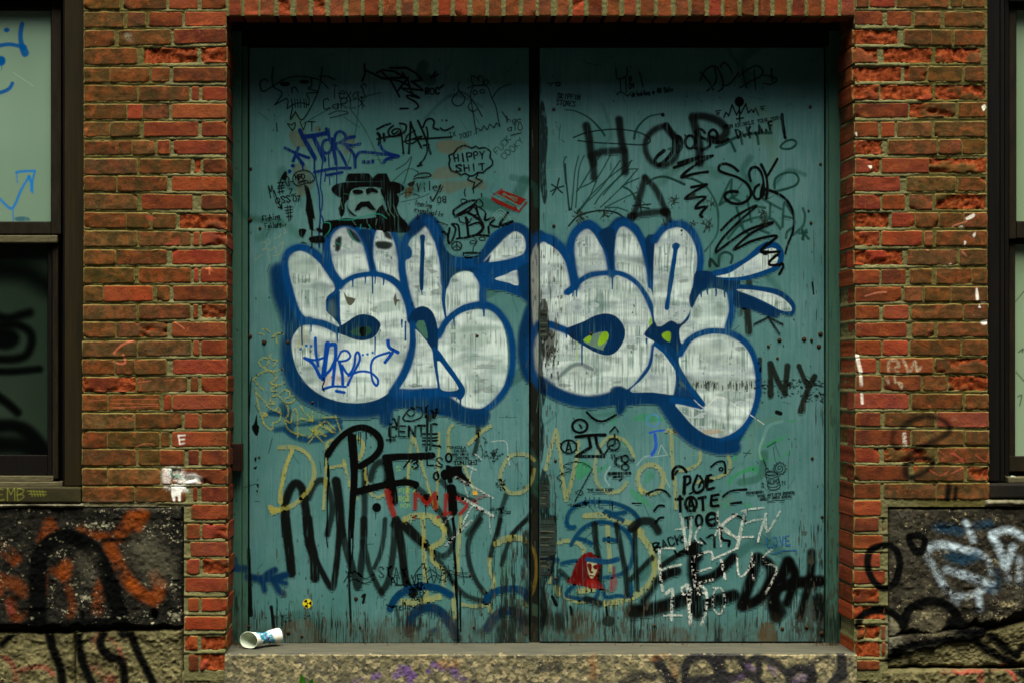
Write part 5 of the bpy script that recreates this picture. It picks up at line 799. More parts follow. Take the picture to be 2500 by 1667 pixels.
# window panes (painted where the panes stand, 9 to 12 cm behind the wall face)
PD1, PD2 = 0.105, 0.115
WP.off(0, 0, kA, PD1)
w_((0, 74, 132), 40, '190,210 175,290 180,370 200,420', soft=2, a=.95, w2=50); w_((0, 74, 132), 70, '200,420 215,460', soft=3, a=.95); w_((0, 74, 132), 36, '0,395 80,385 180,405', soft=2, a=.95); we_((0, 74, 132), 0, 55, 262, 26, 20, soft=3); we_((0, 74, 132), 0, 5, 530, 42, 44, soft=4); w_((0, 74, 132), 34, '-60,820 20,800 80,770 105,725', soft=2, a=.95); WP.drips((0, 74, 132), 8, [(10, 560, 50), (210, 470, 24)])
w_((150, 154, 130), 5, '0,165 120,92', a=.6); w_((170, 190, 180), 6, '110,630 200,690 290,750', a=.4)
WP.off(0, 400, kA, PD1)
for q, w0 in (('140,75 200,65 300,62', 22), ('140,85 150,165', 9), ('-60,250 20,330 90,390 130,350 180,230 250,110', 22), ('250,110 270,170 270,230', 26), ('300,70 280,150 280,250', 18), ('110,400 112,495', 10)): w_((10, 108, 172), w0, q, soft=2, a=.9)
wf_((50, 90, 100), '130,470 220,460 260,490 150,495', 4, .7, tex='dry')
WP.off(0, 800, kA, PD2)
w_((3, 5, 4), 66, '-60,-110 60,-80 180,-110 250,-130', soft=22, a=.95); w_((3, 5, 4), 60, '-40,-10 120,-30 240,20 275,110 230,230 120,270 -40,270', soft=20, a=.97); we_((3, 5, 4), 0, 30, 90, 130, 90, soft=24, a=.97); w_((3, 5, 4), 54, '-40,375 120,375 340,355', soft=16, a=.97); w_((3, 5, 4), 70, '-40,580 60,650 150,730', soft=18, a=.97); w_((3, 5, 4), 110, '-40,850 120,850 240,900 330,1000 380,1100', soft=24, a=.95); w_((3, 5, 4), 160, '-40,1010 200,1020 330,1090', soft=40, a=.9)
w_((3, 5, 4), 150, '-60,-500 200,-480 420,-360', soft=60, a=.8)
WP.off(2380, 560, 2.308, PD2)
w_((20, 26, 20), 5, '225,410 290,330', soft=1.2, a=.5); w_((20, 26, 20), 5, '230,800 300,880', soft=1.2, a=.5); w_((20, 26, 20), 6, '245,690 270,670 265,690', a=.6); w_((20, 26, 20), 6, '240,940 262,930 250,990', a=.5)
# window sill crayon
WP.off(0, 800, kA, -0.004)
WP.text((104, 106, 40), 9, 'EMB', -20, 1395, 100, 84, tex=None); w_((104, 106, 40), 8, '235,1415 400,1420'); w_((104, 106, 40), 8, '250,1440 400,1445')
for x0 in (265, 290, 315, 340, 365): w_((104, 106, 40), 7, [(x0, 1405), (x0 + 14, 1460)])
wall_img = WP.image('wall_paint')

# ------------------------------------------------------------------ materials
def mat(name):
    m = bpy.data.materials.new(name); m.use_nodes = True
    nt = m.node_tree
    for n in list(nt.nodes): nt.nodes.remove(n)
    out = nt.nodes.new('ShaderNodeOutputMaterial'); bs = nt.nodes.new('ShaderNodeBsdfPrincipled')
    nt.links.new(bs.outputs[0], out.inputs['Surface'])
    return m, nt, bs
class NT:
    def __init__(s, nt): s.nt = nt
    def n(s, t, **k):
        x = s.nt.nodes.new(t)
        for a, b in k.items(): setattr(x, a, b)
        return x
    def l(s, a, b): s.nt.links.new(a, b)
    def pos(s, sc=(1, 1, 1)):
        g = s.n('ShaderNodeNewGeometry'); m = s.n('ShaderNodeMapping'); m.inputs['Scale'].default_value = sc
        s.l(g.outputs['Position'], m.inputs['Vector']); return m.outputs[0]
    def noise(s, vec, scale, detail=4, rough=.6, dist=0.0):
        x = s.n('ShaderNodeTexNoise'); x.inputs['Scale'].default_value = scale; x.inputs['Detail'].default_value = detail
        x.inputs['Roughness'].default_value = rough; x.inputs['Distortion'].default_value = dist
        s.l(vec, x.inputs['Vector']); return x.outputs['Fac']
    def ramp(s, v, a, b, lo=0.0, hi=1.0):
        x = s.n('ShaderNodeMapRange'); x.interpolation_type = 'SMOOTHSTEP'
        for i, q in zip((1, 2, 3, 4), (a, b, lo, hi)): x.inputs[i].default_value = q
        s.l(v, x.inputs[0]); return x.outputs[0]
    def math(s, op, a, b=None):
        x = s.n('ShaderNodeMath', operation=op)
        for i, q in enumerate((a, b)):
            if q is None: continue
            if isinstance(q, (int, float)): x.inputs[i].default_value = q
            else: s.l(q, x.inputs[i])
        return x.outputs[0]
    def mix(s, f, a, b, blend='MIX'):
        x = s.n('ShaderNodeMix', data_type='RGBA', blend_type=blend)
        for i, q in ((0, f), (6, a), (7, b)):
            if isinstance(q, (int, float)): x.inputs[i].default_value = q
            elif isinstance(q, tuple): x.inputs[i].default_value = q
            else: s.l(q, x.inputs[i])
        return x.outputs[2]
    def bump(s, h, st, dist):
        x = s.n('ShaderNodeBump'); x.inputs['Strength'].default_value = st; x.inputs['Distance'].default_value = dist
        s.l(h, x.inputs['Height']); return x.outputs[0]
    def plan(s, img, x0, x1, z0, z1, ext='CLIP'):
        """flat print: world X and Z to image coordinates"""
        g = s.n('ShaderNodeNewGeometry'); sp = s.n('ShaderNodeSeparateXYZ'); s.l(g.outputs['Position'], sp.inputs[0])
        cb = s.n('ShaderNodeCombineXYZ')
        s.l(s.math('MULTIPLY', s.math('SUBTRACT', sp.outputs[0], x0), 1 / (x1 - x0)), cb.inputs[0])
        s.l(s.math('MULTIPLY', s.math('SUBTRACT', sp.outputs[2], z0), 1 / (z1 - z0)), cb.inputs[1])
        t = s.n('ShaderNodeTexImage', image=img, extension=ext, interpolation='Linear'); s.l(cb.outputs[0], t.inputs[0])
        sn = s.n('ShaderNodeSeparateXYZ'); s.l(g.outputs['True Normal'], sn.inputs[0])
        return t.outputs[0], t.outputs[1], s.math('ABSOLUTE', sn.outputs[1])
    def wallpaint(s):
        c, a, ny = s.plan(wall_img, X(-120), X(2620), Z(1720), Z(-60))
        return c, s.math('MULTIPLY', a, s.ramp(ny, .25, .6))

DD = 0.215                 # depth of the door face behind the wall face
def door_material(name, base, strength=1.0, gloss=0.5):
    m, nt, bs = mat(name); N = NT(nt)
    p = N.pos()
    col = N.mix(N.ramp(N.noise(p, 2.2, 5), .3, .7), L4(*base[0]), L4(*base[1]))
    col = N.mix(N.ramp(N.noise(N.pos((28, 28, 1.6)), 3.0, 4), .42, .62, 0, .55), col, L4(*base[2]))
    col = N.mix(N.ramp(N.noise(p, 26, 4), .6, .75, 0, .35), col, L4(*base[0]))
    grain = N.noise(N.pos((150, 150, 5)), 1.6, 5, .65)
    col = N.mix(N.ramp(grain, .30, .24, 0, .8), col, L4(16, 24, 20))
    c, a, ny = N.plan(door_img, X(550, DD), X(2070, DD), Z(1600, DD), Z(40, DD))
    a = N.math('MULTIPLY', N.math('MULTIPLY', a, strength), N.ramp(ny, .3, .7))
    N.l(N.mix(a, col, c), bs.inputs['Base Color'])
    h = N.math('ADD', N.math('MULTIPLY', grain, .7), N.math('MULTIPLY', N.noise(p, 60, 3), .3))
    N.l(N.bump(h, .55, .004), bs.inputs['Normal'])
    bs.inputs['Roughness'].default_value = gloss; bs.inputs['Specular IOR Level'].default_value = .06
    return m
M = {}
M['door'] = door_material('teal_door_paint', ((62, 105, 99), (87, 127, 124), (58, 106, 106)))
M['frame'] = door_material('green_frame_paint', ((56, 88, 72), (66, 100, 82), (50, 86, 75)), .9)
M['strip'] = door_material('dark_bare_timber', ((20, 22, 17), (30, 30, 22), (14, 18, 15)), .8)

m, nt, bs = mat('brick_clay'); N = NT(nt); M['brick'] = m
oi = N.n('ShaderNodeObjectInfo'); p = N.pos()
rv = N.n('ShaderNodeVectorMath', operation='ADD'); N.l(p, rv.inputs[0])
sc_ = N.n('ShaderNodeVectorMath', operation='SCALE'); N.l(oi.outputs['Location'], sc_.inputs[0]); sc_.inputs['Scale'].default_value = 7.3; N.l(sc_.outputs[0], rv.inputs[1]); pv = rv.outputs[0]
col = N.mix(N.ramp(N.noise(pv, 18, 5, .65), .3, .7, 0, .75), oi.outputs['Color'], N.mix(.6, oi.outputs['Color'], L4(140, 70, 28)))
soot = oi.outputs['Alpha']
col = N.mix(N.math('MULTIPLY', N.ramp(N.noise(pv, 26, 6, .7), .38, .62), N.math('MULTIPLY', soot, .9)), col, L4(52, 46, 20))
col = N.mix(N.ramp(N.noise(p, 5, 6, .7), .50, .68, 0, .6), col, L4(56, 44, 20))
col = N.mix(N.ramp(N.noise(pv, 12, 5, .75, .8), .56, .66, 0, .55), col, L4(132, 72, 34))
col = N.mix(N.ramp(N.noise(pv, 110, 3), .63, .72, 0, .8), col, L4(36, 26, 18))
col = N.mix(N.ramp(N.noise(pv, 24, 6, .75, .6), .62, .67, 0, .75), col, L4(144, 76, 38))
col = N.mix(N.ramp(N.noise(N.pos((12, 12, 60)), 3, 5, .7, .4), .66, .71, 0, .55), col, L4(138, 74, 40))
col = N.mix(N.ramp(N.noise(pv, 45, 5, .75), .66, .74, 0, .7), col, L4(122, 116, 68))
at = N.n('ShaderNodeAttribute', attribute_name='spall')
col = N.mix(at.outputs['Fac'], col, N.mix(N.ramp(N.noise(pv, 70, 4), .35, .65), L4(146, 70, 32), L4(96, 38, 15)))
fm = N.n('ShaderNodeAttribute', attribute_name='film')
col = N.mix(N.math('MULTIPLY', N.ramp(N.math('ADD', fm.outputs['Fac'], N.math('MULTIPLY', N.noise(pv, 55, 5, .75), 1.1)), 1.02, 1.16), .8), col, L4(106, 102, 54))
c, a = N.wallpaint()
N.l(N.mix(a, col, c), bs.inputs['Base Color'])
N.l(N.bump(N.math('ADD', N.math('MULTIPLY', N.noise(pv, 90, 5, .7), .7), N.math('MULTIPLY', N.noise(pv, 320, 2), .3)), .7, .006), bs.inputs['Normal'])
bs.inputs['Roughness'].default_value = .82; bs.inputs['Specular IOR Level'].default_value = .06

m, nt, bs = mat('lime_mortar'); N = NT(nt); M['mortar'] = m
p = N.pos(); gp = N.n('ShaderNodeAttribute', attribute_name='old')
col = N.mix(N.ramp(N.noise(p, 14, 5), .3, .7), L4(90, 89, 56), L4(112, 110, 73))
col = N.mix(N.math('MULTIPLY', gp.outputs['Fac'], N.ramp(N.noise(p, 9, 5), .2, .7, .4, 1)), col, L4(84, 78, 37))
col = N.mix(N.ramp(N.noise(p, 60, 5, .7), .6, .72, 0, .8), col, L4(60, 60, 36))
c, a = N.wallpaint()
N.l(N.mix(a, col, c), bs.inputs['Base Color'])
N.l(N.bump(N.noise(p, 220, 4, .7), .7, .004), bs.inputs['Normal']); bs.inputs['Roughness'].default_value = .95; bs.inputs['Specular IOR Level'].default_value = .05

def stone_mat(name, a0, a1, a2, spk, sp_amt):
    m, nt, bs = mat(name); N = NT(nt); p = N.pos()
    col = N.mix(N.ramp(N.noise(p, 6, 6, .65), .3, .7), L4(*a0), L4(*a1))
    col = N.mix(N.ramp(N.noise(p, 30, 5, .7), .45, .7, 0, .8), col, L4(*a2))
    col = N.mix(N.math('MULTIPLY', N.ramp(N.noise(p, 11, 3), .5, .62), N.ramp(N.noise(p, 85, 4, .7), .58, .64, 0, sp_amt)), col, L4(*spk))
    col = N.mix(N.ramp(N.noise(N.pos((4, 4, 14)), 2.4, 6, .7, .8), .60, .66, 0, .75), col, L4(*(v * .35 for v in a0)))
    c, a = N.wallpaint()
    N.l(N.mix(a, col, c), bs.inputs['Base Color'])
    N.l(N.bump(N.math('ADD', N.math('MULTIPLY', N.noise(p, 60, 6, .7), .6), N.math('MULTIPLY', N.noise(p, 240, 3), .4)), .9, .012), bs.inputs['Normal'])
    bs.inputs['Roughness'].default_value = .9; bs.inputs['Specular IOR Level'].default_value = .05
    return m
M['soot_stone'] = stone_mat('sooty_sandstone', (17, 18, 14), (30, 30, 24), (52, 49, 38), (178, 172, 140), .95)
M['grey_stone'] = stone_mat('grey_sandstone', (30, 30, 24), (52, 49, 39), (80, 75, 57), (180, 172, 136), .95)
M['tan_stone'] = stone_mat('tan_rubble_stone', (92, 88, 57), (118, 112, 75), (58, 55, 36), (166, 158, 116), .6)
M['sill_stone'] = stone_mat('pale_ledge_stone', (100, 98, 76), (128, 124, 98), (70, 70, 50), (186, 184, 160), .8)

m, nt, bs = mat('exposed_concrete'); N = NT(nt); M['concrete'] = m
p = N.pos(); vo = N.n('ShaderNodeTexVoronoi'); vo.inputs['Scale'].default_value = 55; N.l(p, vo.inputs['Vector'])
g = N.n('ShaderNodeNewGeometry'); sp = N.n('ShaderNodeSeparateXYZ'); N.l(g.outputs['Normal'], sp.inputs[0])
vr = N.n('ShaderNodeRGBToBW'); N.l(vo.outputs['Color'], vr.inputs[0])
agg = N.mix(N.ramp(N.noise(p, 40, 4), .35, .65), L4(78, 75, 50), L4(114, 108, 74)); agg = N.mix(N.ramp(vr.outputs[0], .35, .25, 0, .7), agg, L4(62, 61, 48)); agg = N.mix(N.ramp(vr.outputs[0], .66, .74, 0, .7), agg, L4(150, 138, 98))
agg = N.mix(N.ramp(N.noise(p, 13, 4), .55, .7, 0, .5), agg, L4(72, 70, 52))
top = N.mix(N.ramp(N.noise(N.pos((2, 14, 2)), 4, 5), .35, .7), L4(66, 65, 48), L4(47, 48, 35))
col = N.mix(N.ramp(sp.outputs[2], .6, .85), agg, top)
c, a = N.wallpaint(); N.l(N.mix(a, col, c), bs.inputs['Base Color'])
N.l(N.bump(N.math('ADD', N.math('MULTIPLY', vo.outputs['Distance'], N.ramp(sp.outputs[2], .85, .6, 0, .5)), N.math('MULTIPLY', N.noise(p, 160, 4, .7), .35)), .4, .005), bs.inputs['Normal']); bs.inputs['Roughness'].default_value = .9

def plain(name, c0, c1, scale=8, rough=.6, stretch=(1, 1, 1), bump=.3, bd=.003, bsc=90, spec=.1, metal=0.0, paint=False):
    m, nt, bs = mat(name); N = NT(nt); p = N.pos(stretch)
    col = N.mix(N.ramp(N.noise(p, scale, 5, .65), .3, .7), L4(*c0), L4(*c1))
    if paint:
        c, a = N.wallpaint(); col = N.mix(a, col, c)
    N.l(col, bs.inputs['Base Color']); N.l(N.bump(N.noise(p, bsc, 4), bump, bd), bs.inputs['Normal'])
    bs.inputs['Roughness'].default_value = rough; bs.inputs['Specular IOR Level'].default_value = spec; bs.inputs['Metallic'].default_value = metal
    return m
M['casing'] = plain('dark_window_casing', (30, 26, 15), (40, 34, 16), 3, .5, (30, 30, 1.2), .4)
M['casing_black'] = plain('black_window_casing', (13, 12, 10), (20, 17, 13), 3, .5, (30, 30, 1.2), .4)
M['sash'] = plain('brown_sash', (24, 21, 13), (36, 31, 20), 5, .5, (8, 8, 2), .3)
M['ledge'] = plain('worn_metal_ledge', (64, 60, 42), (92, 88, 62), 30, .5, (1, 1, 8), .4)
M['sillpaint'] = plain('sill_paint', (38, 36, 20), (50, 47, 26), 6, .6, paint=True)
M['sillblack'] = plain('sill_black_paint', (20, 19, 15), (32, 29, 22), 6, .6, paint=True)
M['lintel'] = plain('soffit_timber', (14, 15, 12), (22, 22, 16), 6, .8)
M['core'] = plain('wall_core', (90, 84, 58), (70, 64, 44), 10, .95)
M['rust'] = plain('rusted_iron', (24, 13, 9), (44, 24, 15), 40, .8, bump=.6)
M['bolt'] = plain('rusted_bolt', (60, 42, 18), (30, 24, 14), 120, .7)
M['pebble'] = plain('pebbles', (128, 118, 88), (86, 84, 66), 60, .8)
M['leaf'] = plain('leaf_green', (52, 120, 22), (74, 150, 36), 40, .5, bump=.2)
M['stem'] = plain('stem_green', (60, 92, 34), (76, 104, 44), 40, .6)
M['pave'] = plain('pavement_asphalt', (44, 44, 40), (34, 34, 32), 3, .9, bump=.5)
M['shard'] = plain('frosted_glass', (196, 206, 192), (170, 186, 176), 30, .2)
M['shard_teal'] = plain('teal_glass', (90, 140, 124), (110, 156, 138), 30, .2)

def pane_mat(name, c0, c1, paint=True):
    m, nt, bs = mat(name); N = NT(nt); p = N.pos((1, 1, .6))
    col = N.mix(N.ramp(N.noise(p, 1.6, 3), .3, .7), L4(*c0), L4(*c1))
    col = N.mix(N.ramp(N.noise(N.pos(), 90, 4), .68, .74, 0, .3), col, L4(70, 80, 66))
    if paint:
        c, a = N.wallpaint(); col = N.mix(a, col, c)
    N.l(col, bs.inputs['Base Color'])
    bs.inputs['Roughness'].default_value = .12; bs.inputs['Specular IOR Level'].default_value = .35
    N.l(N.bump(N.noise(N.pos(), 5, 2), .05, .01), bs.inputs['Normal'])
    return m
M['pane_pale'] = pane_mat('pale_backed_glass', (104, 130, 108), (116, 142, 120))
M['pane_right'] = pane_mat('pale_green_backed_glass', (118, 142, 108), (128, 150, 120))
M['pane_dark'] = pane_mat('dark_painted_glass', (28, 40, 30), (40, 52, 41))

m, nt, bs = mat('paper_cup'); N = NT(nt); M['cup'] = m
tc = N.n('ShaderNodeTexCoord'); sx = N.n('ShaderNodeSeparateXYZ'); N.l(tc.outputs['Object'], sx.inputs[0])
wv = N.math('ADD', sx.outputs[0], N.math('ADD', N.math('MULTIPLY', N.noise(tc.outputs['Object'], 60, 4, .7), .030), N.math('MULTIPLY', sx.outputs[2], .55)))
band = N.math('MULTIPLY', N.ramp(wv, .058, .062), N.ramp(wv, .118, .108))
brush = N.math('MULTIPLY', band, N.ramp(N.noise(tc.outputs['Object'], 70, 5, .7, 1.5), .36, .46))
col = N.mix(brush, L4(214, 216, 196), L4(22, 118, 142))
pl = N.math('MULTIPLY', N.ramp(wv, .086, .088), N.ramp(wv, .094, .092))
col = N.mix(pl, col, L4(60, 40, 90)); N.l(col, bs.inputs['Base Color']); bs.inputs['Roughness'].default_value = .5
M['cup_in'] = plain('cup_lining', (186, 200, 176), (200, 210, 188), 20, .4, bump=.05)
# ------------------------------------------------------------------ object helpers
def link(name, me, m, parent=None):
    o = bpy.data.objects.new(name, me); C.objects.link(o)
    if m is not None and not me.materials: me.materials.append(m)
    if parent is not None: o.parent = parent
    return o
def empty(name, label, cat, loc=(0, 0, 0), group=None):
    o = bpy.data.objects.new(name, None); C.objects.link(o); o.location = loc; o.empty_display_size = .1
    o['label'] = label; o['category'] = cat
    if group: o['group'] = group
    o['kind'] = 'thing'
    return o
def put(name, me, m, parent):
    """a part: mesh given in world coordinates, origin moved to its centre"""
    co = np.empty(len(me.vertices) * 3); me.vertices.foreach_get('co', co); co = co.reshape(-1, 3)
    c = (co.min(0) + co.max(0)) / 2
    me.vertices.foreach_set('co', (co - c).ravel()); me.update()
    o = link(name, me, m, parent)
    pl = np.array(parent.location) if parent is not None else 0
    o.location = tuple(c - pl)
    return o
def mesh(verts, faces, smooth=False, attrs=None):
    me = bpy.data.meshes.new('m'); me.from_pydata([tuple(v) for v in verts], [], [tuple(f) for f in faces])
    for k, v in (attrs or {}).items():
        a = me.attributes.new(k, 'FLOAT', 'POINT'); a.data.foreach_set('value', np.asarray(v, np.float32))
    if smooth: me.polygons.foreach_set('use_smooth', [True] * len(me.polygons))
    me.update(); return me
def grid_faces(nx, nz, base=0):
    i = np.arange(nz - 1)[:, None] * nx + np.arange(nx - 1)[None, :] + base
    return np.stack([i, i + 1, i + nx + 1, i + nx], -1).reshape(-1, 4)
def box_mesh(x0, x1, y0, y1, z0, z1, bev=.003, seg=2):
    bm = bmesh.new(); bmesh.ops.create_cube(bm, size=1)
    for v in bm.verts:
        v.co = Vector(((x0 + x1) / 2 + v.co.x * (x1 - x0), (y0 + y1) / 2 + v.co.y * (y1 - y0), (z0 + z1) / 2 + v.co.z * (z1 - z0)))
    if bev: bmesh.ops.bevel(bm, geom=bm.edges[:], offset=bev, segments=seg, profile=.6, affect='EDGES')
    me = bpy.data.meshes.new('m'); bm.to_mesh(me); bm.free(); return me
def pbox(name, px0, px1, py0, py1, d0, d1, m, parent, bev=.003):
    """box whose front face covers the given part of the wall seen at depth d0"""
    return put(name, box_mesh(X(px0, d0), X(px1, d0), d0, d1, Z(py1, d0), Z(py0, d0), bev), m, parent)
_N = fnoise(512, 512, 64, 901, 5); _N2 = fnoise(512, 512, 10, 902, 4)
def wn2(x, z, f=1.0, t=_N):
    """smooth noise of world position, about -.5 to .5; one unit of the table is 1/f mm"""
    i = (np.asarray(x) * 1000 * f).astype(int) % 512; j = (np.asarray(z) * 1000 * f).astype(int) % 512
    return t[j, i] - .5

# ------------------------------------------------------------------ brick wall
wall = empty('brick_wall', 'old red brick wall with two piers and a soldier-course lintel around the doorway', 'wall', (0, 0, 0))
BR = []                    # where the bricks lie, for the mortar behind them
def brick(l0, r0, l1, r1, depth, col, soot, spall=0.0, chip=0.3, relief=.0015, grow=True):
    """l0, r0: (px, py) of the top corners; l1, r1: of the bottom corners"""
    wpx = r0[0] - l0[0]; hpx = l1[1] - l0[1]
    BR.append((l0[0], r0[0], l0[1], r0[1], l1[1], r1[1]))
    def spaced(n, step):
        n = abs(n); e = np.array([0, .7, 1.9, 3.6]); k = max(2, int((n - 9) / step)); a = np.concatenate([e, np.linspace(5.2, n - 5.2, k), n - e[::-1]]); return a / n
    if grow: l0 = (l0[0] - 2.1, l0[1] - 1.7); l1 = (l1[0] - 2.1, l1[1] + 1.7); r0 = (r0[0] + 2.1, r0[1] - 1.7); r1 = (r1[0] + 2.1, r1[1] + 1.7); wpx = r0[0] - l0[0]; hpx = l1[1] - l0[1]
    us, vs_ = spaced(wpx, 5.0), spaced(hpx, 4.0); nx, nz = len(us), len(vs_)
    u = us[None, :].repeat(nz, 0); v = vs_[:, None].repeat(nx, 1)
    px = (l0[0] + (r0[0] - l0[0]) * u) * (1 - v) + (l1[0] + (r1[0] - l1[0]) * u) * v
    py = (l0[1] + (r0[1] - l0[1]) * u) * (1 - v) + (l1[1] + (r1[1] - l1[1]) * u) * v
    x, z = X(px), Z(py)
    W, H = abs(wpx) * S, abs(hpx) * S
    s1, s2 = rnd.random() * 9, rnd.random() * 9
    ex = np.minimum(u, 1 - u) * W; ez = np.minimum(v, 1 - v) * H; e = np.minimum(ex, ez)
    jit = 1 - np.clip(e / .009, 0, 1)
    x = x + jit * (wn2(z + s1, x + s2, 1.6) * .006 + wn2(z + s1, x + s2, 1, _N2) * .004); z = z + jit * (wn2(x + s2, z + s1, 1.6) * .006 + wn2(x + s2, z + s1, 1, _N2) * .004)
    y = -(.0008 + rnd.uniform(-.0018, .0018)) + .0042 * np.exp(-(e / .0022) ** 2) + wn2(x + s1, z + s2, 1.5) * relief * 4 + wn2(x + s2, z + s1, 1, _N2) * relief * 2
    y = y + .007 * np.exp(-((ex / .005) ** 2 + (ez / .005) ** 2)) * rnd.uniform(.1, 1.2)
    sp = np.zeros_like(x)
    if rnd.random() < chip:                                   # a broken corner
        cu, cv = rnd.choice([0, 1]), rnd.choice([0, 1]); rr = rnd.uniform(.012, .03)
        d2 = np.hypot((u - cu) * W, (v - cv) * H * rnd.uniform(.8, 1.6)) + wn2(x + s1, z, 2) * .014
        k = sstep(rr, rr * .55, d2); y = y + k * rnd.uniform(.004, .010); sp = np.maximum(sp, k * rnd.uniform(.3, .9))
    if spall > 0:                                             # the face has flaked away in part
        k = sstep(.56 - .30 * spall, .56 - .30 * spall + .05, _N[((z + s1) * 1500).astype(int) % 512, ((x + s2) * 900).astype(int) % 512] + .16 * wn2(x, z, 2, _N2))
        y = y + k * (.0012 + .026 * np.abs(wn2(x + s2, z + s1, 1.3)) + .016 * np.abs(wn2(x + s2, z + s1, 2.6)) + .012 * np.abs(wn2(x, z + s2, 1, _N2))); sp = np.maximum(sp, k)
    front = np.stack([x, y, z], -1).reshape(-1, 3)
    idx = np.arange(nx * nz).reshape(nz, nx)
    ring = np.concatenate([idx[0, :-1], idx[:-1, -1], idx[-1, :0:-1], idx[:0:-1, 0]])
    rv = front[ring].copy(); rv[:, 1] = depth
    mid = front[ring].copy(); mid[:, 1] = np.minimum(front[ring][:, 1] + .002, depth - .001)
    n0 = nx * nz; nr = len(ring)
    faces = [tuple(q[::-1]) for q in grid_faces(nx, nz)]
    for i in range(nr):
        j = (i + 1) % nr
        faces.append((ring[i], ring[j], n0 + j, n0 + i)); faces.append((n0 + i, n0 + j, n0 + nr + j, n0 + nr + i))
    verts = np.vstack([front, mid, rv])
    me = mesh(verts, faces, True, {'spall': np.concatenate([sp.ravel(), sp.ravel()[ring], np.zeros(nr)]), 'film': np.concatenate([np.exp(-e / .0050).ravel(), np.full(nr, .35), np.zeros(nr)])})
    bm = bmesh.new(); bm.from_mesh(me); bmesh.ops.recalc_face_normals(bm, faces=bm.faces[:]); bm.to_mesh(me); bm.free()
    o = put('brick', me, M['brick'], wall)
    c = lin(col); o.color = (float(c[0]), float(c[1]), float(c[2]), soot)
    return o
REDS = [(114, 47, 30), (100, 41, 26), (124, 52, 32), (86, 37, 24), (110, 50, 34), (76, 33, 22), (120, 58, 39), (68, 34, 22)]
OLDS = [(86, 62, 36), (80, 55, 31), (72, 52, 24), (94, 58, 33), (84, 50, 25), (66, 50, 23), (90, 66, 38), (98, 60, 30)]

def rows(txt, ox, oy, k):
    out = []
    for ln in txt.strip().splitlines():
        hd, bs = ln.split(':'); a = [float(v) for v in hd.split(',')]
        if len(a) == 2: a = a + a
        q = [tuple(float(v) for v in b.split('-')) for b in bs.split()]
        out.append(([oy + v / k for v in a], [(ox + l / k, ox + r / k) for l, r in q]))
    return out
LEFT = rows('''-50,82,-50,78: 735-1040 1080-1445 1475-1715 1755-1960
110,240,104,226: 735-1075 1110-1265 1300-1585 1610-1965
270,412,252,370: 735-995 1035-1485 1515-1965
425,565,412,545: 735-1190 1250-1715 1750-1970
595,720,588,708: 735-950 960-1300 1325-1475 1510-1965
745,885,760,874: 735-1190 1210-1645 1670-1730 1760-1965
910,1040,908,1030: 735-1100 1110-1240 1245-1470 1500-1965
1065,1190,1062,1186: 735-945 960-1215 1255-1720 1760-1968
1230,1350,1222,1340: 735-1145 1155-1345 1375-1475 1515-1965
1385,1520,1388,1505: 735-1190 1215-1660 1690-1745 1770-1965''', 0, 0, kA) + rows('''110,240,115,235: 735-1010 1025-1450 1500-1965
262,400,275,395: 735-1190 1235-1675 1755-1965
425,555,443,570: 735-1095 1105-1300 1330-1530 1560-1970
585,720,598,710: 735-1190 1210-1655 1685-1730 1755-1968
750,880,752,870: 735-1000 1015-1450 1500-1962
905,1040,908,1030: 735-1165 1210-1660 1690-1725 1750-1965
1065,1200,1062,1186: 732-895 905-1120 1125-1325 1365-1475 1510-1972
1230,1360,1222,1340: 730-1185 1210-1655 1685-1720 1755-1965
1380,1510,1378,1505: 730-1000 1015-1455 1500-1965''', 0, 400, kA) + rows('''120,255,112,235: 720-1190 1205-1660 1685-1730 1755-1965
275,405,275,400: 720-990 1005-1170 1175-1445 1505-1972
430,560,428,552: 720-1180 1195-1625 1660-1725 1755-1972
580,720,582,706: 720-930 945-1390 1425-1490 1505-1972
745,880,742,870: 720-1165 1180-1580 1610-1730 1755-1972
905,1045,902,1026: 720-930 940-1385 1405-1475 1500-1972
1055,1195,1065,1190: 720-1180 1205-1390 1395-1600 1640-1725 1755-1976
1225,1365,1228,1355: 720-930 945-1390 1410-1490 1497-1976
1380,1515,1384,1510: 720-1165 1185-1615 1680-1715 1755-1976''', 0, 800, kA)
LQ = rows('''40,165: 1640-1945
205,330: 1600-1710 1735-1943
360,480: 1635-1945
505,630: 1605-1705 1735-1948
665,785: 1590-1945
840,950: 1615-1700 1730-1940
1000,1110: 1585-1936
1165,1285: 1585-1690 1720-1932
1320,1460: 1620-1700 1715-1932''', 0, 1220, kD)
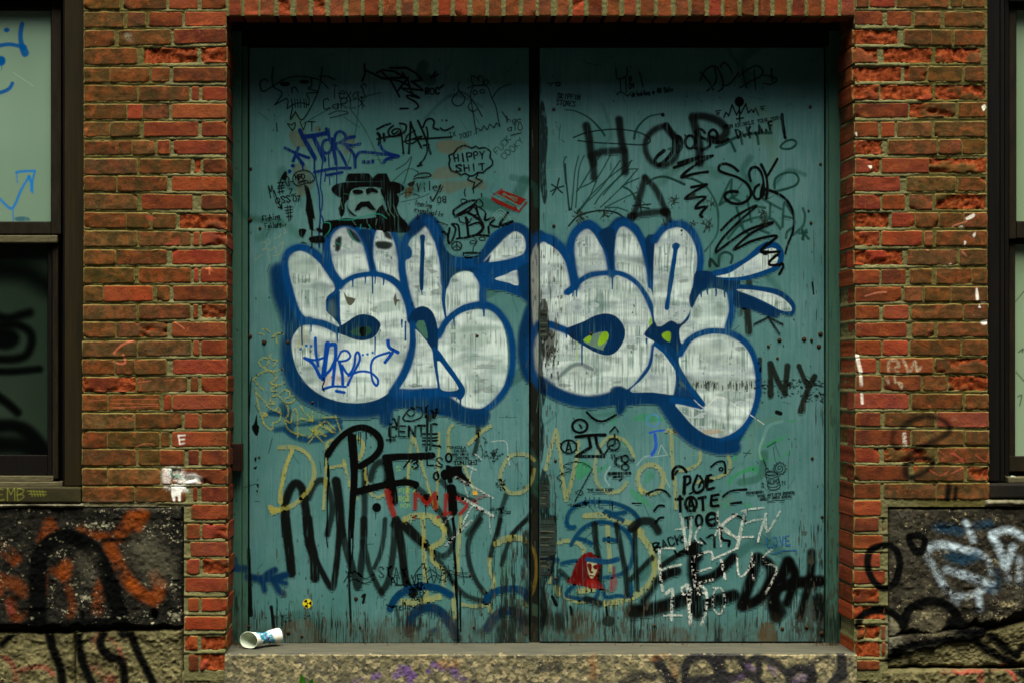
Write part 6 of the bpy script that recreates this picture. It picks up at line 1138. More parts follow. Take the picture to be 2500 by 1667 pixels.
RIGHT = rows('''-60,65: 470-570 585-800 820-1265 1290-1385 1395-1580
98,215,108,240: 452-695 735-945 975-1195 1235-1578
262,388,265,398: 445-830 885-1120 1125-1295 1320-1585
415,548,418,550: 440-655 705-1125 1155-1545
580,712,582,710: 440-860 885-1080 1095-1385 1410-1582
742,872,738,870: 440-660 675-1125 1155-1588
905,1024,892,1020: 448-915 930-1325 1355-1588
1065,1192,1060,1190: 455-655 685-795 825-1120 1150-1588
1225,1348,1212,1340: 460-695 745-1165 1185-1380 1395-1588
1382,1505,1378,1505: 465-670 690-1095 1100-1598''', 1960, 0, kR) + rows('''115,242,118,240: 450-845 910-1325 1350-1590
275,400,262,400: 448-670 695-885 930-1125 1155-1590
428,555,428,555: 455-750 775-970 985-1180 1195-1400 1405-1600
590,712,586,715: 450-665 690-1035 1060-1130 1160-1602
755,882,745,880: 455-870 910-1340 1365-1600
925,1045,908,1045: 448-665 690-895 935-1120 1165-1470 1475-1602
1075,1202,1070,1195: 462-855 885-1040 1060-1280 1295-1604
1238,1352,1220,1350: 462-665 705-915 950-1390 1405-1608
1386,1505,1380,1505: 466-900 955-1140 1175-1608''', 1960, 400, kR) + rows('''115,236,105,240: 462-680 700-910 940-1370 1385-1608
268,390,262,395: 466-635 675-1130 1155-1606
415,540,418,548: 468-680 710-1025 1050-1250 1270-1608
568,702,580,706: 458-920 950-1390 1415-1612
735,852,732,865: 466-675 715-1145 1170-1614
884,1016,895,1018: 460-935 950-1395 1420-1616
1045,1168,1040,1175: 460-665 710-1145 1180-1618
1195,1322,1205,1330: 458-920 965-1400 1430-1620
1355,1478,1350,1490: 455-675 710-1155 1170-1620''', 1960, 800, kR)
RQ = rows('''5,130: 442-670
150,265: 446-645 680-697
300,415: 440-680
455,570: 440-660
605,715: 440-705
755,875: 437-650
910,1025: 437-705
1075,1190: 470-525 535-665 675-705
1215,1346: 450-660 680-705
1375,1450: 450-655''', 1960, 1220, 3.507)
SPALL = {('L', 3, 1): .8, ('L', 3, 2): .7, ('R', 2, 0): .8, ('R', 3, 1): .9, ('R', 4, 0): 1.0, ('R', 5, 1): .8, ('R', 5, 0): .5, ('R', 12, 0): 1.0, ('R', 8, 0): .6, ('R', 9, 0): .5, ('R', 9, 2): .7, ('R', 3, 0): .5, ('R', 4, 1): .5, ('R', 14, 0): .45, ('R', 3, 2): .4, ('L', 12, 3): .35, ('R', 20, 2): .3, ('R', 21, 3): .6, ('R', 26, 2): .3, ('L', 9, 2): .8, ('L', 26, 3): .3, ('LQ', 3, 1): .9, ('LQ', 7, 1): .8, ('LQ', 7, 0): .6, ('LQ', 8, 1): .5, ('RQ', 7, 1): 1., ('RQ', 8, 0): .9, ('RQ', 7, 0): .6, ('RQ', 5, 0): .4, ('R', 6, 1): .35}
def lay(key, rws, corner, sgn, new_at):
    for ri, (yy, bs) in enumerate(rws):
        tl, bl, tr_, br = yy
        xa, xb = bs[0][0], bs[-1][1]
        for bi, (a, b) in enumerate(bs):
            t0, t1 = (a - xa) / (xb - xa + 1e-6), (b - xa) / (xb - xa + 1e-6)
            f = lambda t, p, q: p + (q - p) * t
            is_corner = (bi == len(bs) - 1) if corner == 'R' else (bi == 0)
            w = b - a
            new = ((a + b) / 2 > new_at) if sgn > 0 else ((a + b) / 2 < new_at)
            if new and w < 30 or rnd.random() < .06: new = True
            col = rnd.choice(REDS) if new else rnd.choice(OLDS)
            col = tuple(c * rnd.uniform(.86, 1.14) for c in col)
            dep = .097 if (not is_corner or w > 80) else .2
            if is_corner and key in ('L', 'R', 'LQ', 'RQ'): dep = .097 if w > 80 else .203
            brick((a, f(t0, tl, tr_)), (b, f(t1, tl, tr_)), (a, f(t0, bl, br)), (b, f(t1, bl, br)), dep, col, .12 if new else .85,
                  SPALL.get((key, ri, bi), .4 if rnd.random() < (.08 if new else .05) else 0), .45 if is_corner else .2, .0012 if new else .0018)
            if is_corner and w > 80:                           # the header behind it in the reveal
                x_out = xb if corner == 'R' else xa
                z0, z1 = Z(f(.5, bl, br)), Z(f(.5, tl, tr_))
                xo = X(x_out); xi = xo - (.08 if corner == 'R' else -.08)
                o = put('brick', box_mesh(min(xo, xi), max(xo, xi), .106 + rnd.uniform(0, .003), .203, z0 + .001, z1 - .001, .004), M['brick'], wall)
                c = lin(tuple(v * .8 for v in rnd.choice(REDS + OLDS))); o.color = (float(c[0]), float(c[1]), float(c[2]), .5)
lay('L', LEFT, 'R', 1, 405); lay('LQ', LQ, 'R', 1, 0)
lay('R', RIGHT, 'L', -1, 2215); lay('RQ', RQ, 'L', -1, 9999)
# soldier course
SO1 = '60-140 170-265 285-375 415-495 540-625 660-745 785-880 915-1000 1030-1130 1165-1255 1295-1375 1420-1510 1560-1645 1680-1765 1805-1895 1925-2010 2045-2135 2170-2255'
SO2 = '50-130 180-255 290-370 405-495 540-620 660-740 780-870 905-995 1030-1115 1140-1235 1270-1350 1380-1470 1505-1590 1620-1705 1740-1825 1865-1950 1980-2075 2100-2190 2220-2305'
sol = [(540 + float(q.split('-')[0]) / 2.94, 540 + float(q.split('-')[1]) / 2.94) for q in SO1.split()] + [(1300 + float(q.split('-')[0]) / 2.94, 1300 + float(q.split('-')[1]) / 2.94) for q in SO2.split()]
for a, b in sol:
    col = tuple(c * rnd.uniform(.85, 1.1) for c in rnd.choice(REDS + [(100, 52, 32), (88, 56, 34), (110, 58, 36)]))
    bt = 39 + rnd.uniform(-1, 1.5); j = rnd.uniform(-1.5, 1.5)
    brick((a + j, -88), (b + j, -88), (a, bt), (b, bt), .1, col, .25, .3 if rnd.random() < .12 else 0, .25)

# mortar: proud ridges in the rebuilt joints, flatter grey-green joints in the old work
mv, mf, mo = [], [], []
def mortar_sheet(px0, px1, py0, py1, joints, new_at, sgn, vj=()):
    nx, nz = int((px1 - px0) / 2.6), int((py1 - py0) / 2.2)
    px, py = np.meshgrid(np.linspace(px0, px1, nx), np.linspace(py0, py1, nz))
    x, z = X(px), Z(py)
    old = sstep(-25, 25, (new_at - px) * sgn + 60 * wn2(x, z, .8))
    y = .0030 - .0030 * wn2(x, z, 1.4) - .005 * wn2(x, z, 2, _N2)
    for (la, ra) in joints:
        c = la + (ra - la) * np.clip((px - px0) / (px1 - px0), 0, 1) + 5 * wn2(x, z * 0 + la * .01, .6)
        d = py - c
        y = y - (1 - old) * (.0028 + .004 * wn2(x, z, 1.1)) * np.exp(-((d - .5) / 4.0) ** 2) + (1 - old) * .003 * np.exp(-((d - 6.5) / 2.2) ** 2)
        y = y - old * .0015 * np.exp(-(d / 4) ** 2) + old * .004 * np.exp(-((d - 1.5) / 1.2) ** 2)
    push = np.zeros_like(x); wob = 3.2 * wn2(x, z, 2.2) + 4 * wn2(x, z, 1, _N2)
    for (a, b, t0, t1, b0, b1) in BR:
        if b < px0 or a > px1: continue
        i0, i1 = np.searchsorted(px[0], [a, b]); j0, j1 = np.searchsorted(py[:, 0], [min(t0, t1) - 2, max(b0, b1) + 2])
        if i1 <= i0 or j1 <= j0: continue
        qx, qy = px[j0:j1, i0:i1], py[j0:j1, i0:i1]; t = (qx - a) / (b - a)
        e = np.minimum(np.minimum(qx - a, b - qx), np.minimum(qy - (t0 + (t1 - t0) * t), (b0 + (b1 - b0) * t) - qy)) + wob[j0:j1, i0:i1]
        push[j0:j1, i0:i1] = np.maximum(push[j0:j1, i0:i1], sstep(.8, 4.5, e))
    y = y + push * .035
    base = len(mv) and sum(len(q) for q in mv)
    mv.append(np.stack([x, y, z], -1).reshape(-1, 3)); mf.append(grid_faces(nx, nz, base)[:, ::-1]); mo.append(old.ravel())
def joints_of(rws):
    out = []
    for (a, b) in zip(rws[:-1], rws[1:]): out.append(((a[0][1] + b[0][0]) / 2, (a[0][3] + b[0][2]) / 2))
    return out
mortar_sheet(204, 552, -90, 1236, joints_of(LEFT) + [(1228, 1227)], 395, 1)
mortar_sheet(449, 550, 1236, 1660, joints_of(LQ) + [(1228, 1228)], 0, 1)
mortar_sheet(2088, 2411, -90, 1236, joints_of(RIGHT), 2225, -1)
mortar_sheet(2086, 2168, 1236, 1660, joints_of(RQ), 9999, -1)
mortar_sheet(544, 2094, -92, 38.5, [], 0, 1)
def reveal_sheet(px, s, js):
    ny, nz = 20, 560
    yy, py = np.meshgrid(np.linspace(.002, .25, ny), np.linspace(-60, 1640, nz))
    z = Z(py); off = .004 - .006 * wn2(yy, z, 2, _N2)
    for a, b in js:
        d = py - (b if s > 0 else a); off = off - .005 * np.exp(-(d / 5) ** 2)
    x = X(px) - s * off
    base = sum(len(q) for q in mv)
    mv.append(np.stack([x, yy, z], -1).reshape(-1, 3)); f = grid_faces(ny, nz, base); mf.append(f if s > 0 else f[:, ::-1]); mo.append(np.full(x.size, .3))
reveal_sheet(551.5, 1, joints_of(LEFT) + joints_of(LQ)); reveal_sheet(2087, -1, joints_of(RIGHT) + joints_of(RQ))
me = mesh(np.vstack(mv), np.vstack(mf), True, {'old': np.concatenate(mo)})
put('mortar', me, M['mortar'], wall)
# the solid wall behind, the lintel soffit, and the plain brickwork above the picture
pbox('wall_core', 200, 549, -92, 1236, .045, .36, M['core'], wall, 0); pbox('wall_core', 449, 549, 1236.5, 1900, .045, .36, M['core'], wall, 0)
pbox('wall_core', 2090, 2416, -92, 1236, .045, .36, M['core'], wall, 0); pbox('wall_core', 2090, 2167, 1236.5, 1900, .045, .36, M['core'], wall, 0)
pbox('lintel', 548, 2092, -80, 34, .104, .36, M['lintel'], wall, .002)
bm_v, bm_f = [], []
pz = -94.0
row = 0
while pz > -820:
    px = -700 - (63 if row % 2 else 0)
    while px < 3200:
        w = 128 + rnd.uniform(-4, 4); y0 = -.002 + rnd.uniform(-.002, .002)
        x0, x1, z0, z1 = X(px), X(px + w - 9), Z(pz), Z(pz - 35)
        b0 = len(bm_v)
        bm_v += [(x0, y0, z0), (x1, y0, z0), (x1, y0, z1), (x0, y0, z1), (x0, .03, z0), (x1, .03, z0), (x1, .03, z1), (x0, .03, z1)]
        bm_f += [(b0, b0 + 1, b0 + 2, b0 + 3), (b0, b0 + 4, b0 + 5, b0 + 1), (b0 + 1, b0 + 5, b0 + 6, b0 + 2), (b0 + 2, b0 + 6, b0 + 7, b0 + 3), (b0 + 3, b0 + 7, b0 + 4, b0)]
        px += w
    pz -= 43.5; row += 1
up = put('upper_brickwork', mesh(bm_v, bm_f), M['brick'], wall); up['kind'] = 'stuff'; cc = lin((100, 52, 34)); up.color = (cc[0], cc[1], cc[2], .5)
pbox('wall_core', -740, 3240, -830, -92.5, .006, .36, M['core'], wall, 0)

# ------------------------------------------------------------------ foundation stones
def stone(name, poly_px, front, depth, m, parent, amp=.010, step=2.6, jag=6.0, f=1.0, ledge=None):
    """rough block: front face covers the quad given by its four edges in photo pixels (x0,x1, top(l,r), bottom(l,r))"""
    x0, x1, tl, tr_, bl, br = poly_px
    nx = max(6, int((x1 - x0) / step)); nz = max(6, int((max(bl, br) - min(tl, tr_)) / step))
    u, v = np.meshgrid(np.linspace(0, 1, nx), np.linspace(0, 1, nz))
    px = x0 + (x1 - x0) * u; top = tl + (tr_ - tl) * u; bot = bl + (br - bl) * u
    s1 = rnd.random() * 5
    bot = bot + jag * 4 * wn2(X(px) + s1, 0 * px + s1, 1.2); top = top + jag * .6 * wn2(X(px), 0 * px + s1, 1.5)
    py = top + (bot - top) * v
    x, z = X(px), Z(py)
    ex = np.minimum(u, 1 - u) * (x1 - x0) * S; ez = np.minimum(v, 1 - v) * (bot - top) * S; e = np.minimum(ex, ez)
    y = front - amp * 1.5 * wn2(x + s1, z, .9 * f) - amp * 1.1 * wn2(x, z + s1, 2.2 * f) - amp * .9 * wn2(x + s1, z + s1, 1, _N2) + .014 * np.exp(-(e / .006) ** 2)
    if ledge is not None: y = y + ledge(px, py)
    fr = np.stack([x, y, z], -1).reshape(-1, 3)
    idx = np.arange(nx * nz).reshape(nz, nx)
    ring = np.concatenate([idx[0, :-1], idx[:-1, -1], idx[-1, :0:-1], idx[:0:-1, 0]])
    rv = fr[ring].copy(); rv[:, 1] = depth; n0 = nx * nz; nr = len(ring)
    F = [tuple(q[::-1]) for q in grid_faces(nx, nz)] + [(ring[i], ring[(i + 1) % nr], n0 + (i + 1) % nr, n0 + i) for i in range(nr)]
    me = mesh(np.vstack([fr, rv]), F, True)
    bm = bmesh.new(); bm.from_mesh(me); bmesh.ops.recalc_face_normals(bm, faces=bm.faces[:]); bm.to_mesh(me); bm.free()
    return put(name, me, m, parent)
fl = empty('stone_foundation', 'soot-black stone base with orange and black spray under the left window', 'foundation', (X(225), .05, 0), 'stone bases either side of the doorway')
fr_ = empty('stone_foundation', 'grey stone base with white bubble spray and black loops under the right window', 'foundation', (X(2330), .05, 0), 'stone bases either side of the doorway')
def nick(px, py): return .03 * np.exp(-(((px - 376) / 9) ** 2 + ((py - 1506) / 12) ** 2))
stone('stone_block', (-420, 446, 1236, 1233, 1536, 1530), .004, .30, M['soot_stone'], fl, .007, jag=5, ledge=nick)
stone('rubble_stone', (-420, 178, 1545, 1546, 1900, 1900), .018, .30, M['tan_stone'], fl, .012, f=.8)
stone('rubble_stone', (182, 446, 1542, 1536, 1720, 1712), .014, .30, M['tan_stone'], fl, .013, f=.9)
stone('rubble_stone', (182, 560, 1722, 1730, 1900, 1900), .010, .30, M['tan_stone'], fl, .012)
stone('rubble_stone', (440, 556, 1640, 1634, 1728, 1726), .006, .30, M['tan_stone'], fl, .012)
stone('stone_block', (2168, 3000, 1240, 1236, 1560, 1430), .004, .30, M['grey_stone'], fr_, .008, jag=14)
stone('rubble_stone', (2166, 2410, 1552, 1528, 1604, 1556), .006, .30, M['grey_stone'], fr_, .012)
stone('rubble_stone', (2150, 3000, 1606, 1402, 1632, 1620), .022, .30, M['tan_stone'], fr_, .013, f=.9)
stone('rubble_stone', (2080, 2420, 1634, 1634, 1800, 1790), .004, .30, M['tan_stone'], fr_, .016, jag=9)
stone('rubble_stone', (2424, 3000, 1636, 1626, 1794, 1790), .008, .30, M['tan_stone'], fr_, .016, jag=9)
stone('rubble_stone', (2040, 3000, 1802, 1796, 1900, 1900), .006, .30, M['tan_stone'], fr_, .012)
pbox('bed_mortar', -420, 447, 1300, 1900, .075, .32, M['core'], fl, 0)
pbox('bed_mortar', 2169, 3000, 1300, 1900, .075, .32, M['core'], fr_, 0)
stone('ledge', (-420, 205, 1228, 1228, 1238, 1237), -.012, .2, M['sill_stone'], fl, .004, jag=1.5)
stone('ledge', (2404, 3000, 1218, 1218, 1236, 1235), -.010, .2, M['sill_stone'], fr_, .005, jag=2)

# ------------------------------------------------------------------ doorstep
step_ = empty('doorstep', 'rough pebbly concrete doorstep below the teal double door', 'doorstep', (X(1320), .1, 0))
def doorstep():
    x = np.linspace(X(549), X(2091), 760)
    prof = [(.30, Z(1592) - .001)] + [(.30 - .30 * t, Z(1592) - .0015 * t) for t in np.linspace(.1, .96, 16)] + [(.004, Z(1593.5)), (-.002, Z(1596))]
    top_n = len(prof)
    prof += [(-.006, Z(p)) for p in np.linspace(1598, 1680, 38)] + [(-.006, Z(p)) for p in np.linspace(1690, 1900, 8)]
    P = np.array(prof); xx = x[None, :].repeat(len(P), 0); y = P[:, 0][:, None].repeat(len(x), 1); z = P[:, 1][:, None].repeat(len(x), 1)
    k = np.zeros(len(P)); k[top_n - 2:] = 1; k = k[:, None]
    y = y + k * (-.008 * wn2(xx, z, .8) - .005 * wn2(xx, z, 1, _N2) - .003 * wn2(xx + 3, z, 3, _N2)); z = z + (1 - k) * .002 * wn2(xx, y, 1) + .004 * wn2(xx, z * 0, .8) * (np.arange(len(P))[:, None] > top_n - 6) * (np.arange(len(P))[:, None] < top_n + 1)
    put('concrete_block', mesh(np.stack([xx, y, z], -1).reshape(-1, 3), grid_faces(len(x), len(P))[:, ::-1], True), M['concrete'], step_)
    bm = bmesh.new(); bmesh.ops.create_icosphere(bm, subdivisions=1, radius=1)
    iv = np.array([v.co[:] for v in bm.verts]); jf = np.array([[v.index for v in f.verts] for f in bm.faces]); bm.free()
    V, F = [], []
    for i in range(1500):
        r = abs(rnd.gauss(.0055, .003)) + .0025; cx, cz = X(rnd.uniform(556, 2085)), Z(rnd.uniform(1599, 1690))
        cy = -.005 - .008 * float(wn2(cx, cz, .8)) - .005 * float(wn2(cx, cz, 1, _N2)) + r * .62
        q = iv * np.array([r * rnd.uniform(.8, 1.6), r * .8, r * rnd.uniform(.7, 1.1)]) + np.array([cx, cy, cz]); F.append(jf + len(V) * len(iv)); V.append(q)
    o = put('pebbles', mesh(np.vstack(V), np.vstack(F), True), M['pebble'], step_); o['kind'] = 'stuff'
doorstep()

# ------------------------------------------------------------------ door frame and leaves
frame = bpy.data.objects.new('door_frame', None); C.objects.link(frame); frame.location = (X(1310), .22, Z(1590)); frame.parent = wall; frame['label'] = 'weathered green timber door frame set in the brick opening'
pbox('jamb_post', 566, 589.5, 60, 1590, .206, .30, M['frame'], frame); pbox('jamb_stop', 591, 605, 60, 1590, .216, .30, M['frame'], frame)
pbox('jamb_post', 2024, 2052, 60, 1590, .206, .30, M['frame'], frame); pbox('jamb_stop', 2016.5, 2022.5, 60, 1590, .216, .30, M['frame'], frame)
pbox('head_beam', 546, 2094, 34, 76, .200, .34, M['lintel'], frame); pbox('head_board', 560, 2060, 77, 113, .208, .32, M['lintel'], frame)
pbox('back_board', 560, 2060, 60, 1620, .30, .34, M['lintel'], frame, 0)
lf = empty('door_leaf', 'left teal door leaf with the hat stencil and the PF tag', 'door', (X(610), .22, Z(1568)), 'leaves of the graffiti-covered double door')
rf = empty('door_leaf', 'right teal door leaf with HOP lettering and a lime-eyed bubble piece', 'door', (X(2010), .22, Z(1568)), 'leaves of the graffiti-covered double door')
pbox('panel', 609, 1291.5, 117, 1568.5, DD, .255, M['door'], lf, .002); pbox('panel', 1318, 2012, 117, 1565.5, DD, .255, M['door'], rf, .002)
pbox('meeting_strip', 1295, 1315.5, 117, 1568, .232, .262, M['strip'], lf, .003)
# painted pieces: a film of paint on the panel, one part each, no two overlapping
CELL = 4
def graffiti():
    ow = DP.owner; hh, ww = ow.shape[0] // CELL, ow.shape[1] // CELL
    blk = ow[:hh * CELL, :ww * CELL].reshape(hh, CELL, ww, CELL).transpose(0, 2, 1, 3).reshape(hh, ww, -1)
    y = DD - .0012
    for gid, (nm, lab) in GROUPS.items():
        cnt = (blk == gid).sum(-1); mk = cnt >= 6
        for side, (a, b), par in ((0, (611, 1290), lf), (1, (1320, 2010), rf)):
            c0, c1 = int(np.ceil((a - 550) / CELL)), int((b - 550) // CELL)
            m = np.zeros_like(mk); m[:, c0:c1] = mk[:, c0:c1]; m[:int((120 - 40) / CELL)] = False; m[int((1562 - 40) // CELL):] = False
            if m.sum() < 25: continue
            lab_m = np.zeros(m.shape, int); comps = []
            for i0, j0 in zip(*np.nonzero(m)):
                if lab_m[i0, j0]: continue
                q = [(int(i0), int(j0))]; lab_m[i0, j0] = len(comps) + 1
                for (i, j) in q:
                    for a2, b2 in ((i + 1, j), (i - 1, j), (i, j + 1), (i, j - 1)):
                        if 0 <= a2 < m.shape[0] and 0 <= b2 < m.shape[1] and m[a2, b2] and not lab_m[a2, b2]: lab_m[a2, b2] = len(comps) + 1; q.append((a2, b2))
                comps.append(q)
            big = [q for q in comps if len(q) >= 45]; small = [c for q in comps if len(q) < 45 for c in q]
            for q, loose in [(b2, False) for b2 in big] + ([(small, True)] if len(small) >= 12 else []):
                ids = {}; V = []; F = []
                def vid(i, j):
                    if (i, j) not in ids:
                        ids[(i, j)] = len(V); V.append((X(550 + j * CELL, DD), y, Z(40 + i * CELL, DD)))
                    return ids[(i, j)]
                for i, j in q: F.append((vid(i + 1, j), vid(i + 1, j + 1), vid(i, j + 1), vid(i, j)))
                o = put('loose_marks' if loose else nm, mesh(V, F), M['door'], par)
                if loose: o['kind'] = 'stuff'
                else: o['label'] = lab
graffiti()
# bolts and rust heads
def bolt_mesh():
    bm = bmesh.new(); bmesh.ops.create_uvsphere(bm, u_segments=10, v_segments=6, radius=1)
    for v in bm.verts: v.co = Vector((v.co.x, v.co.z * .5, v.co.y))
    bmesh.ops.recalc_face_normals(bm, faces=bm.faces[:])
    me = bpy.data.meshes.new('bolt'); bm.to_mesh(me); bm.free(); me.polygons.foreach_set('use_smooth', [True] * len(me.polygons)); me.materials.append(M['bolt']); return me
bme = bolt_mesh()
for px, py, r in ((612, 413, 4), (611, 537, 6), (635, 558, 4), (645, 835, 6), (611, 821, 5), (703, 835, 4.5), (763, 982, 4), (1268, 267, 4), (1165, 820, 4), (704, 1543, 5.5), (608, 1528, 4), (737, 1552, 4), (879, 1530, 3.5), (1148, 1404, 3.5), (1157, 1530, 3.5), (869, 1460, 5), (633, 1115, 3),
                  (1352, 268, 4.5), (1978, 262, 4.5), (1352, 552, 4), (2003, 402, 4), (1980, 545, 4), (1974, 515, 3), (1903, 830, 5.5), (1963, 828, 6), (1981, 830, 4), (2003, 816, 6), (1999, 845, 5.5), (1876, 845, 4), (1898, 874, 3.5), (1356, 1124, 4), (1983, 1118, 4), (2007, 1261, 4), (1598, 1526, 4), (1910, 1534, 5), (1969, 1530, 5), (2006, 1545, 6), (1664, 563, 3), (1357, 1411, 4), (1443, 815, 4)):
    par = lf if px < 1300 else rf
    o = link('bolt', bme, None, par); k = r * S * 1.03; o.scale = (k, k, k)
    o.location = (X(px, DD) - par.location.x, DD - .001 - par.location.y, Z(py, DD) - par.location.z)
# iron pintle block on the left jamb
hb = empty('hinge_block', 'rusty dark iron block fixed across the left door jamb', 'hinge', (X(575), .19, Z(1118)))
pbox('iron_block', 555, 586, 1083, 1150, .155, .205, M['rust'], hb, .004); pbox('iron_edge', 586.8, 591.5, 1082, 1151, .165, .205, M['rust'], hb, .002)

# ------------------------------------------------------------------ windows
GW = 'sash windows either side of the doorway'
wl = empty('sash_window', 'dark-framed sash window with blue arrow on pale pane and black loops below', 'window', (X(-120), .06, Z(1187)), GW)
pbox('casing', 157, 207.5, -140, 1186, .030, .16, M['casing'], wl, .004); pbox('casing_bead', 153.5, 156, -140, 1186, .046, .16, M['casing_black'], wl, .001)
pbox('casing', -440, -394, -140, 1186, .030, .16, M['casing'], wl, .004); pbox('head', -394, 153, -140, -6, .046, .16, M['casing_black'], wl, .003)
us = link('upper_sash', box_mesh(X(125, .078), X(149, .078), .078, .125, Z(572, .078), Z(0, .078), .003), M['sash'], wl); us.location = -wl.location
pbox('sash_stile', 125, 149, 2, 572, .077, .125, M['sash'], wl); bpy.data.objects.remove(us)
pbox('sash_stile', -392, -368, 2, 572, .077, .125, M['sash'], wl); pbox('top_rail', -366, 124, 2, 24, .080, .125, M['casing_black'], wl); pbox('meeting_rail', -366, 124, 542, 572, .079, .125, M['sash'], wl); pbox('rail_ledge', -392, 140, 575, 593, .070, .12, M['ledge'], wl, .004)
pbox('pane', -366, 124, 25, 541.5, PD1, .115, M['pane_pale'], wl, 0)
pbox('sash_stile', 128, 142, 596, 1168, .088, .13, M['sash'], wl); pbox('sash_stile', 116.5, 127, 598, 1166, .096, .13, M['casing_black'], wl); pbox('sash_stile', -392, -370, 596, 1168, .088, .13, M['sash'], wl); pbox('bottom_rail', -368, 116, 1110, 1160, .10, .13, M['casing_black'], wl); pbox('rail_ledge', -392, 130, 1161, 1174, .084, .13, M['ledge'], wl, .002)
pbox('pane', -368, 116, 596, 1109, PD2, .125, M['pane_dark'], wl, 0)
pbox('sill', -450, 197, 1189, 1226, -.006, .16, M['sillpaint'], wl, .006); pbox('sill_step', -392, 152, 1176, 1187, .055, .15, M['ledge'], wl, .003)
pbox('back_board', -450, 205, -140, 1230, .165, .30, M['lintel'], wl, 0)
wr = empty('sash_window', 'black-framed sash window with plain pale green panes at the right edge', 'window', (X(2780), .06, Z(1180)), GW)
pbox('casing', 2405, 2441, -140, 1174, .028, .16, M['casing_black'], wr, .004); pbox('casing', 2442.5, 2452, -140, 1174, .036, .16, M['casing_black'], wr, .002); pbox('casing', 3060, 3100, -140, 1174, .028, .16, M['casing_black'], wr, .004)
pbox('casing_bead', 2453, 2463, -140, 1160, .060, .16, M['casing_black'], wr, .002); pbox('head', 2464, 3058, -140, 4, .050, .16, M['casing_black'], wr, .003)
pbox('sash_stile', 2464, 2481, 6, 584, .074, .125, M['sash'], wr); pbox('top_rail', 2482.5, 3040, 6, 22, .078, .125, M['casing_black'], wr); pbox('meeting_rail', 2482.5, 3040, 541, 582, .072, .125, M['sash'], wr); pbox('sash_stile', 3041, 3058, 6, 584, .074, .125, M['sash'], wr)
pbox('pane', 2481.5, 3041, 22.5, 540.5, PD1, .115, M['pane_right'], wr, 0)
pbox('sash_stile', 2464, 2478, 590, 1150, .092, .13, M['sash'], wr); pbox('sash_stile', 3041, 3058, 590, 1150, .092, .13, M['sash'], wr); pbox('bottom_rail', 2464, 3058, 1113, 1150, .090, .13, M['sash'], wr); pbox('top_rail', 2479, 3040, 586, 596, .10, .13, M['casing_black'], wr)
pbox('pane', 2478.5, 3041, 597, 1112, PD2, .125, M['pane_right'], wr, 0)
pbox('sill', 2416, 3110, 1180, 1216, -.004, .16, M['sillblack'], wr, .008); pbox('sill_step', 2462, 3060, 1164, 1178, .03, .15, M['ledge'], wr, .004)
pbox('back_board', 2410, 3110, -140, 1230, .165, .30, M['lintel'], wr, 0)
def shard(name, label, m, px, py, pts, h):
    n = len(pts); o = empty(name, label, 'broken glass', (X(px, .05), .05, Z(py, .05)))
    V = [(a * .001, -.004, b * .001) for a, b in pts] + [(a * .0009, h, b * .0009) for a, b in pts]
    F = [tuple(range(n))[::-1], tuple(range(n, 2 * n))] + [(i, (i + 1) % n, n + (i + 1) % n, n + i) for i in range(n)]
    link('fragment', mesh(V, F), m, o)
shard('glass_shard', 'small white frosted glass chip lying on the right window sill', M['shard'], 2474, 1166, [(-10, 6), (-4, 10), (6, 7), (12, 0), (8, -6), (-2, -5), (-8, 0)], .010)
shard('glass_shard', 'flat teal glass chip beside the white one on the right sill', M['shard_teal'], 2481, 1172, [(-16, 0), (-4, 4), (14, 3), (18, -2), (4, -4), (-10, -3)], .012)

# ------------------------------------------------------------------ paper cup
cup = empty('paper_cup', 'crushed white paper cup with teal brush marks lying on the doorstep', 'cup', (0, 0, 0))
def build_cup():
    prof = [(0, .0325), (.012, .0305), (.03, .027), (.05, .0235), (.066, .0215), (.08, .0225), (.095, .0255), (.115, .0285), (.135, .0295)]
    nu = 40; ns = 40
    T = np.linspace(0, .135, ns); R = np.interp(T, [p[0] for p in prof], [p[1] for p in prof])
    th = np.linspace(0, 2 * math.pi, nu, endpoint=False)
    def surf(ro):
        V = []
        for t, r in zip(T, R):
            dent = math.exp(-((t - .07) / .022) ** 2)
            for a in th:
                q = (r + ro) * (1 - .16 * dent * (.5 + .5 * math.cos(2 * a + .7)) - .05 * dent * math.sin(5 * a + t * 120) - .10 * math.exp(-(t / .012) ** 2) * max(0, math.cos(a + math.pi / 2 - .1)) ** 8)
                V.append((t - .020 * math.exp(-(t / .03) ** 2) * math.cos(a), q * math.cos(a), q * math.sin(a)))
        return V
    def tube(flip):
        F = []
        for i in range(ns - 1):
            for j in range(nu):
                q = (i * nu + j, i * nu + (j + 1) % nu, (i + 1) * nu + (j + 1) % nu, (i + 1) * nu + j); F.append(q[::-1] if flip else q)
        return F
    me = mesh(surf(0), tube(True) + [tuple((ns - 1) * nu + j for j in range(nu))], True); body = link('cup_body', me, M['cup'], cup)
    link('cup_lining', mesh(surf(-.0008), tube(False) + [tuple((ns - 1) * nu + j for j in range(nu))[::-1]], True), M['cup_in'], cup)
    rv, rf2 = [], []
    ring = np.array(surf(0)[:nu])
    for j in range(nu):
        c = ring[j]; d = np.array([0, c[1], c[2]]); d = d / np.linalg.norm(d)
        for b in range(6):
            an = b / 6 * 2 * math.pi; rv.append(c + .0013 * (math.cos(an) * d + math.sin(an) * np.array([1, 0, 0])))
    for j in range(nu):
        for b in range(6): rf2.append((j * 6 + b, ((j + 1) % nu) * 6 + b, ((j + 1) % nu) * 6 + (b + 1) % 6, j * 6 + (b + 1) % 6))
    link('cup_rim', mesh(rv, rf2, True), M['cup_in'], cup)
    rot_z, rot_y = math.radians(36), math.radians(-2.5)
    cup.location = (X(607, .08), .085, Z(1592) + .0325); cup.rotation_euler = (0, rot_y, rot_z)
build_cup()

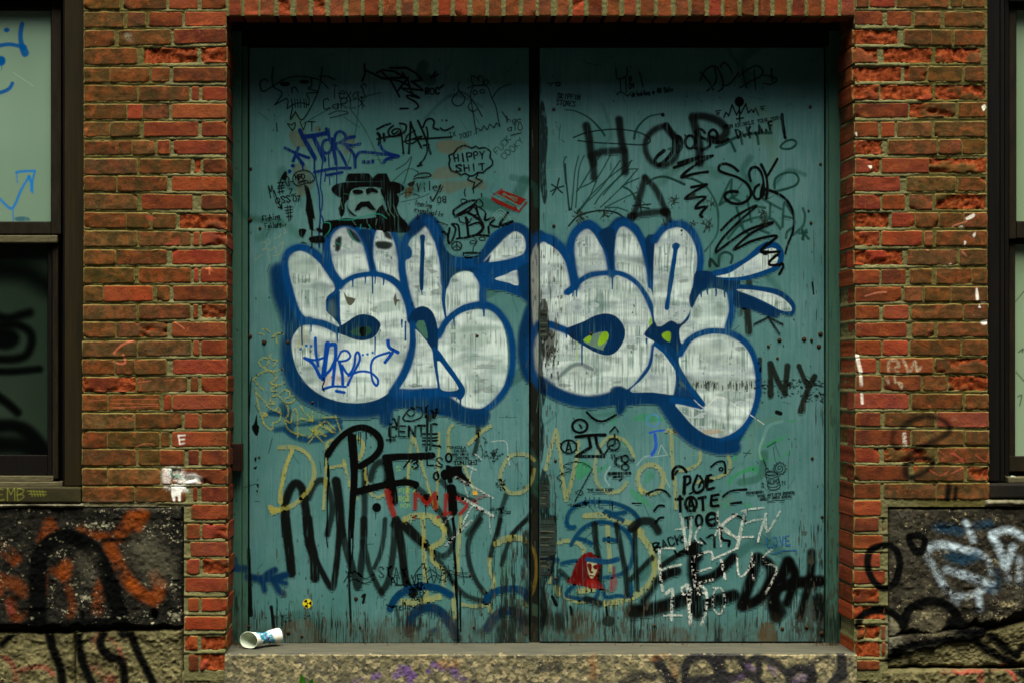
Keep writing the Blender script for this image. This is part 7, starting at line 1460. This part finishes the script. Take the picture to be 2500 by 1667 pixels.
# grit and dead leaf crumbs in the corners of the step
V, F = [], []
for i in range(150):
    side = rnd.random() < .6; px = 566 + abs(rnd.gauss(0, 26)) if side else 2048 - abs(rnd.gauss(0, 30))
    if i > 110: px = rnd.uniform(570, 2045)
    dy = .20 - abs(rnd.gauss(0, .03)); r = rnd.uniform(.0015, .006); x = X(px, dy); z = Z(1592) + .0012; b = len(V); a0 = rnd.uniform(0, 6.28)
    for k in range(5): V.append((x + r * rnd.uniform(.6, 1.3) * math.cos(a0 + k * 1.26), dy + r * math.sin(a0 + k * 1.26), z + rnd.uniform(0, r * .8)))
    V.append((x, dy, z + r * .9)); F += [(b + k, b + (k + 1) % 5, b + 5) for k in range(5)]
gr = put('debris', mesh(V, F), M['bolt'], step_); gr['kind'] = 'stuff'

# ------------------------------------------------------------------ weed at the foot of the wall, pavement
plant = empty('weed', 'small bright green weed growing at the foot of the doorstep', 'plant', (X(750), -.045, 0))
def leaf_mesh(L, W, bend):
    V, F = [], []; n = 9
    for i in range(n):
        t = i / (n - 1); w = W * math.sin(math.pi * min(1, t * .93 + .05)) ** .8; zc = L * t; yc = -bend * t * t
        V += [(-w, yc - .25 * w, zc), (0, yc, zc), (w, yc - .25 * w, zc)]
    for i in range(n - 1):
        a = i * 3; F += [(a, a + 1, a + 4, a + 3), (a + 1, a + 2, a + 5, a + 4)]
    return mesh(V, F, True)
H_top = Z(1642)
def curve_tube(pts, r):
    V, F = [], []
    for i, p in enumerate(pts):
        for b in range(6): V.append((p[0] + r * math.cos(b * 1.047), p[1] + r * math.sin(b * 1.047), p[2]))
    for i in range(len(pts) - 1):
        for b in range(6): F.append((i * 6 + b, i * 6 + (b + 1) % 6, (i + 1) * 6 + (b + 1) % 6, (i + 1) * 6 + b))
    return mesh(V, F, True)
hst = H_top - .07
link('stem', curve_tube([(0, 0, 0), (.004, 0, hst * .4), (.001, 0, hst * .8), (0, 0, hst)], .003), M['stem'], plant)
for (x, z, L, W, rx, ry) in ((-.006, hst, .078, .0125, 4, -9), (.008, hst, .066, .0105, 6, 15), (0, hst * .9, .07, .010, 40, -40), (0, hst * .85, .07, .010, 40, 50), (0, hst * .7, .09, .012, 55, -20), (0, hst * .55, .1, .013, 50, 60), (0, hst * .4, .1, .013, 50, -60)):
    o = link('leaf', leaf_mesh(L, W, .012), M['leaf'], plant); o.location = (x, 0, z); o.rotation_euler = (math.radians(rx), math.radians(ry), 0)
gv = [(-60, -120, 0), (60, -120, 0), (60, .3, 0), (-60, .3, 0)]
g = link('pavement', mesh(gv, [(0, 1, 2, 3)]), M['pave']); g['kind'] = 'structure'

# ------------------------------------------------------------------ unseen building added behind the camera to cut off the low sky
opp = empty('sky_blocking_building', 'unseen dark brick building added to block the low sky', 'building', (0, -16, 0)); opp['kind'] = 'structure'
M['opp'] = plain('dark_brick_far', (42, 32, 27), (54, 40, 32), 1.5, .9)
put('facade', box_mesh(-45, 45, -24, -14, 0, 16.5, 0), M['opp'], opp)
for i in range(-8, 9):
    for zz in (1.6, 5.2, 8.8, 12.4): put('window', box_mesh(i * 4.6 - .8, i * 4.6 + .8, -14.0 - .05, -13.96, zz, zz + 2.0, 0), M['casing_black'], opp)
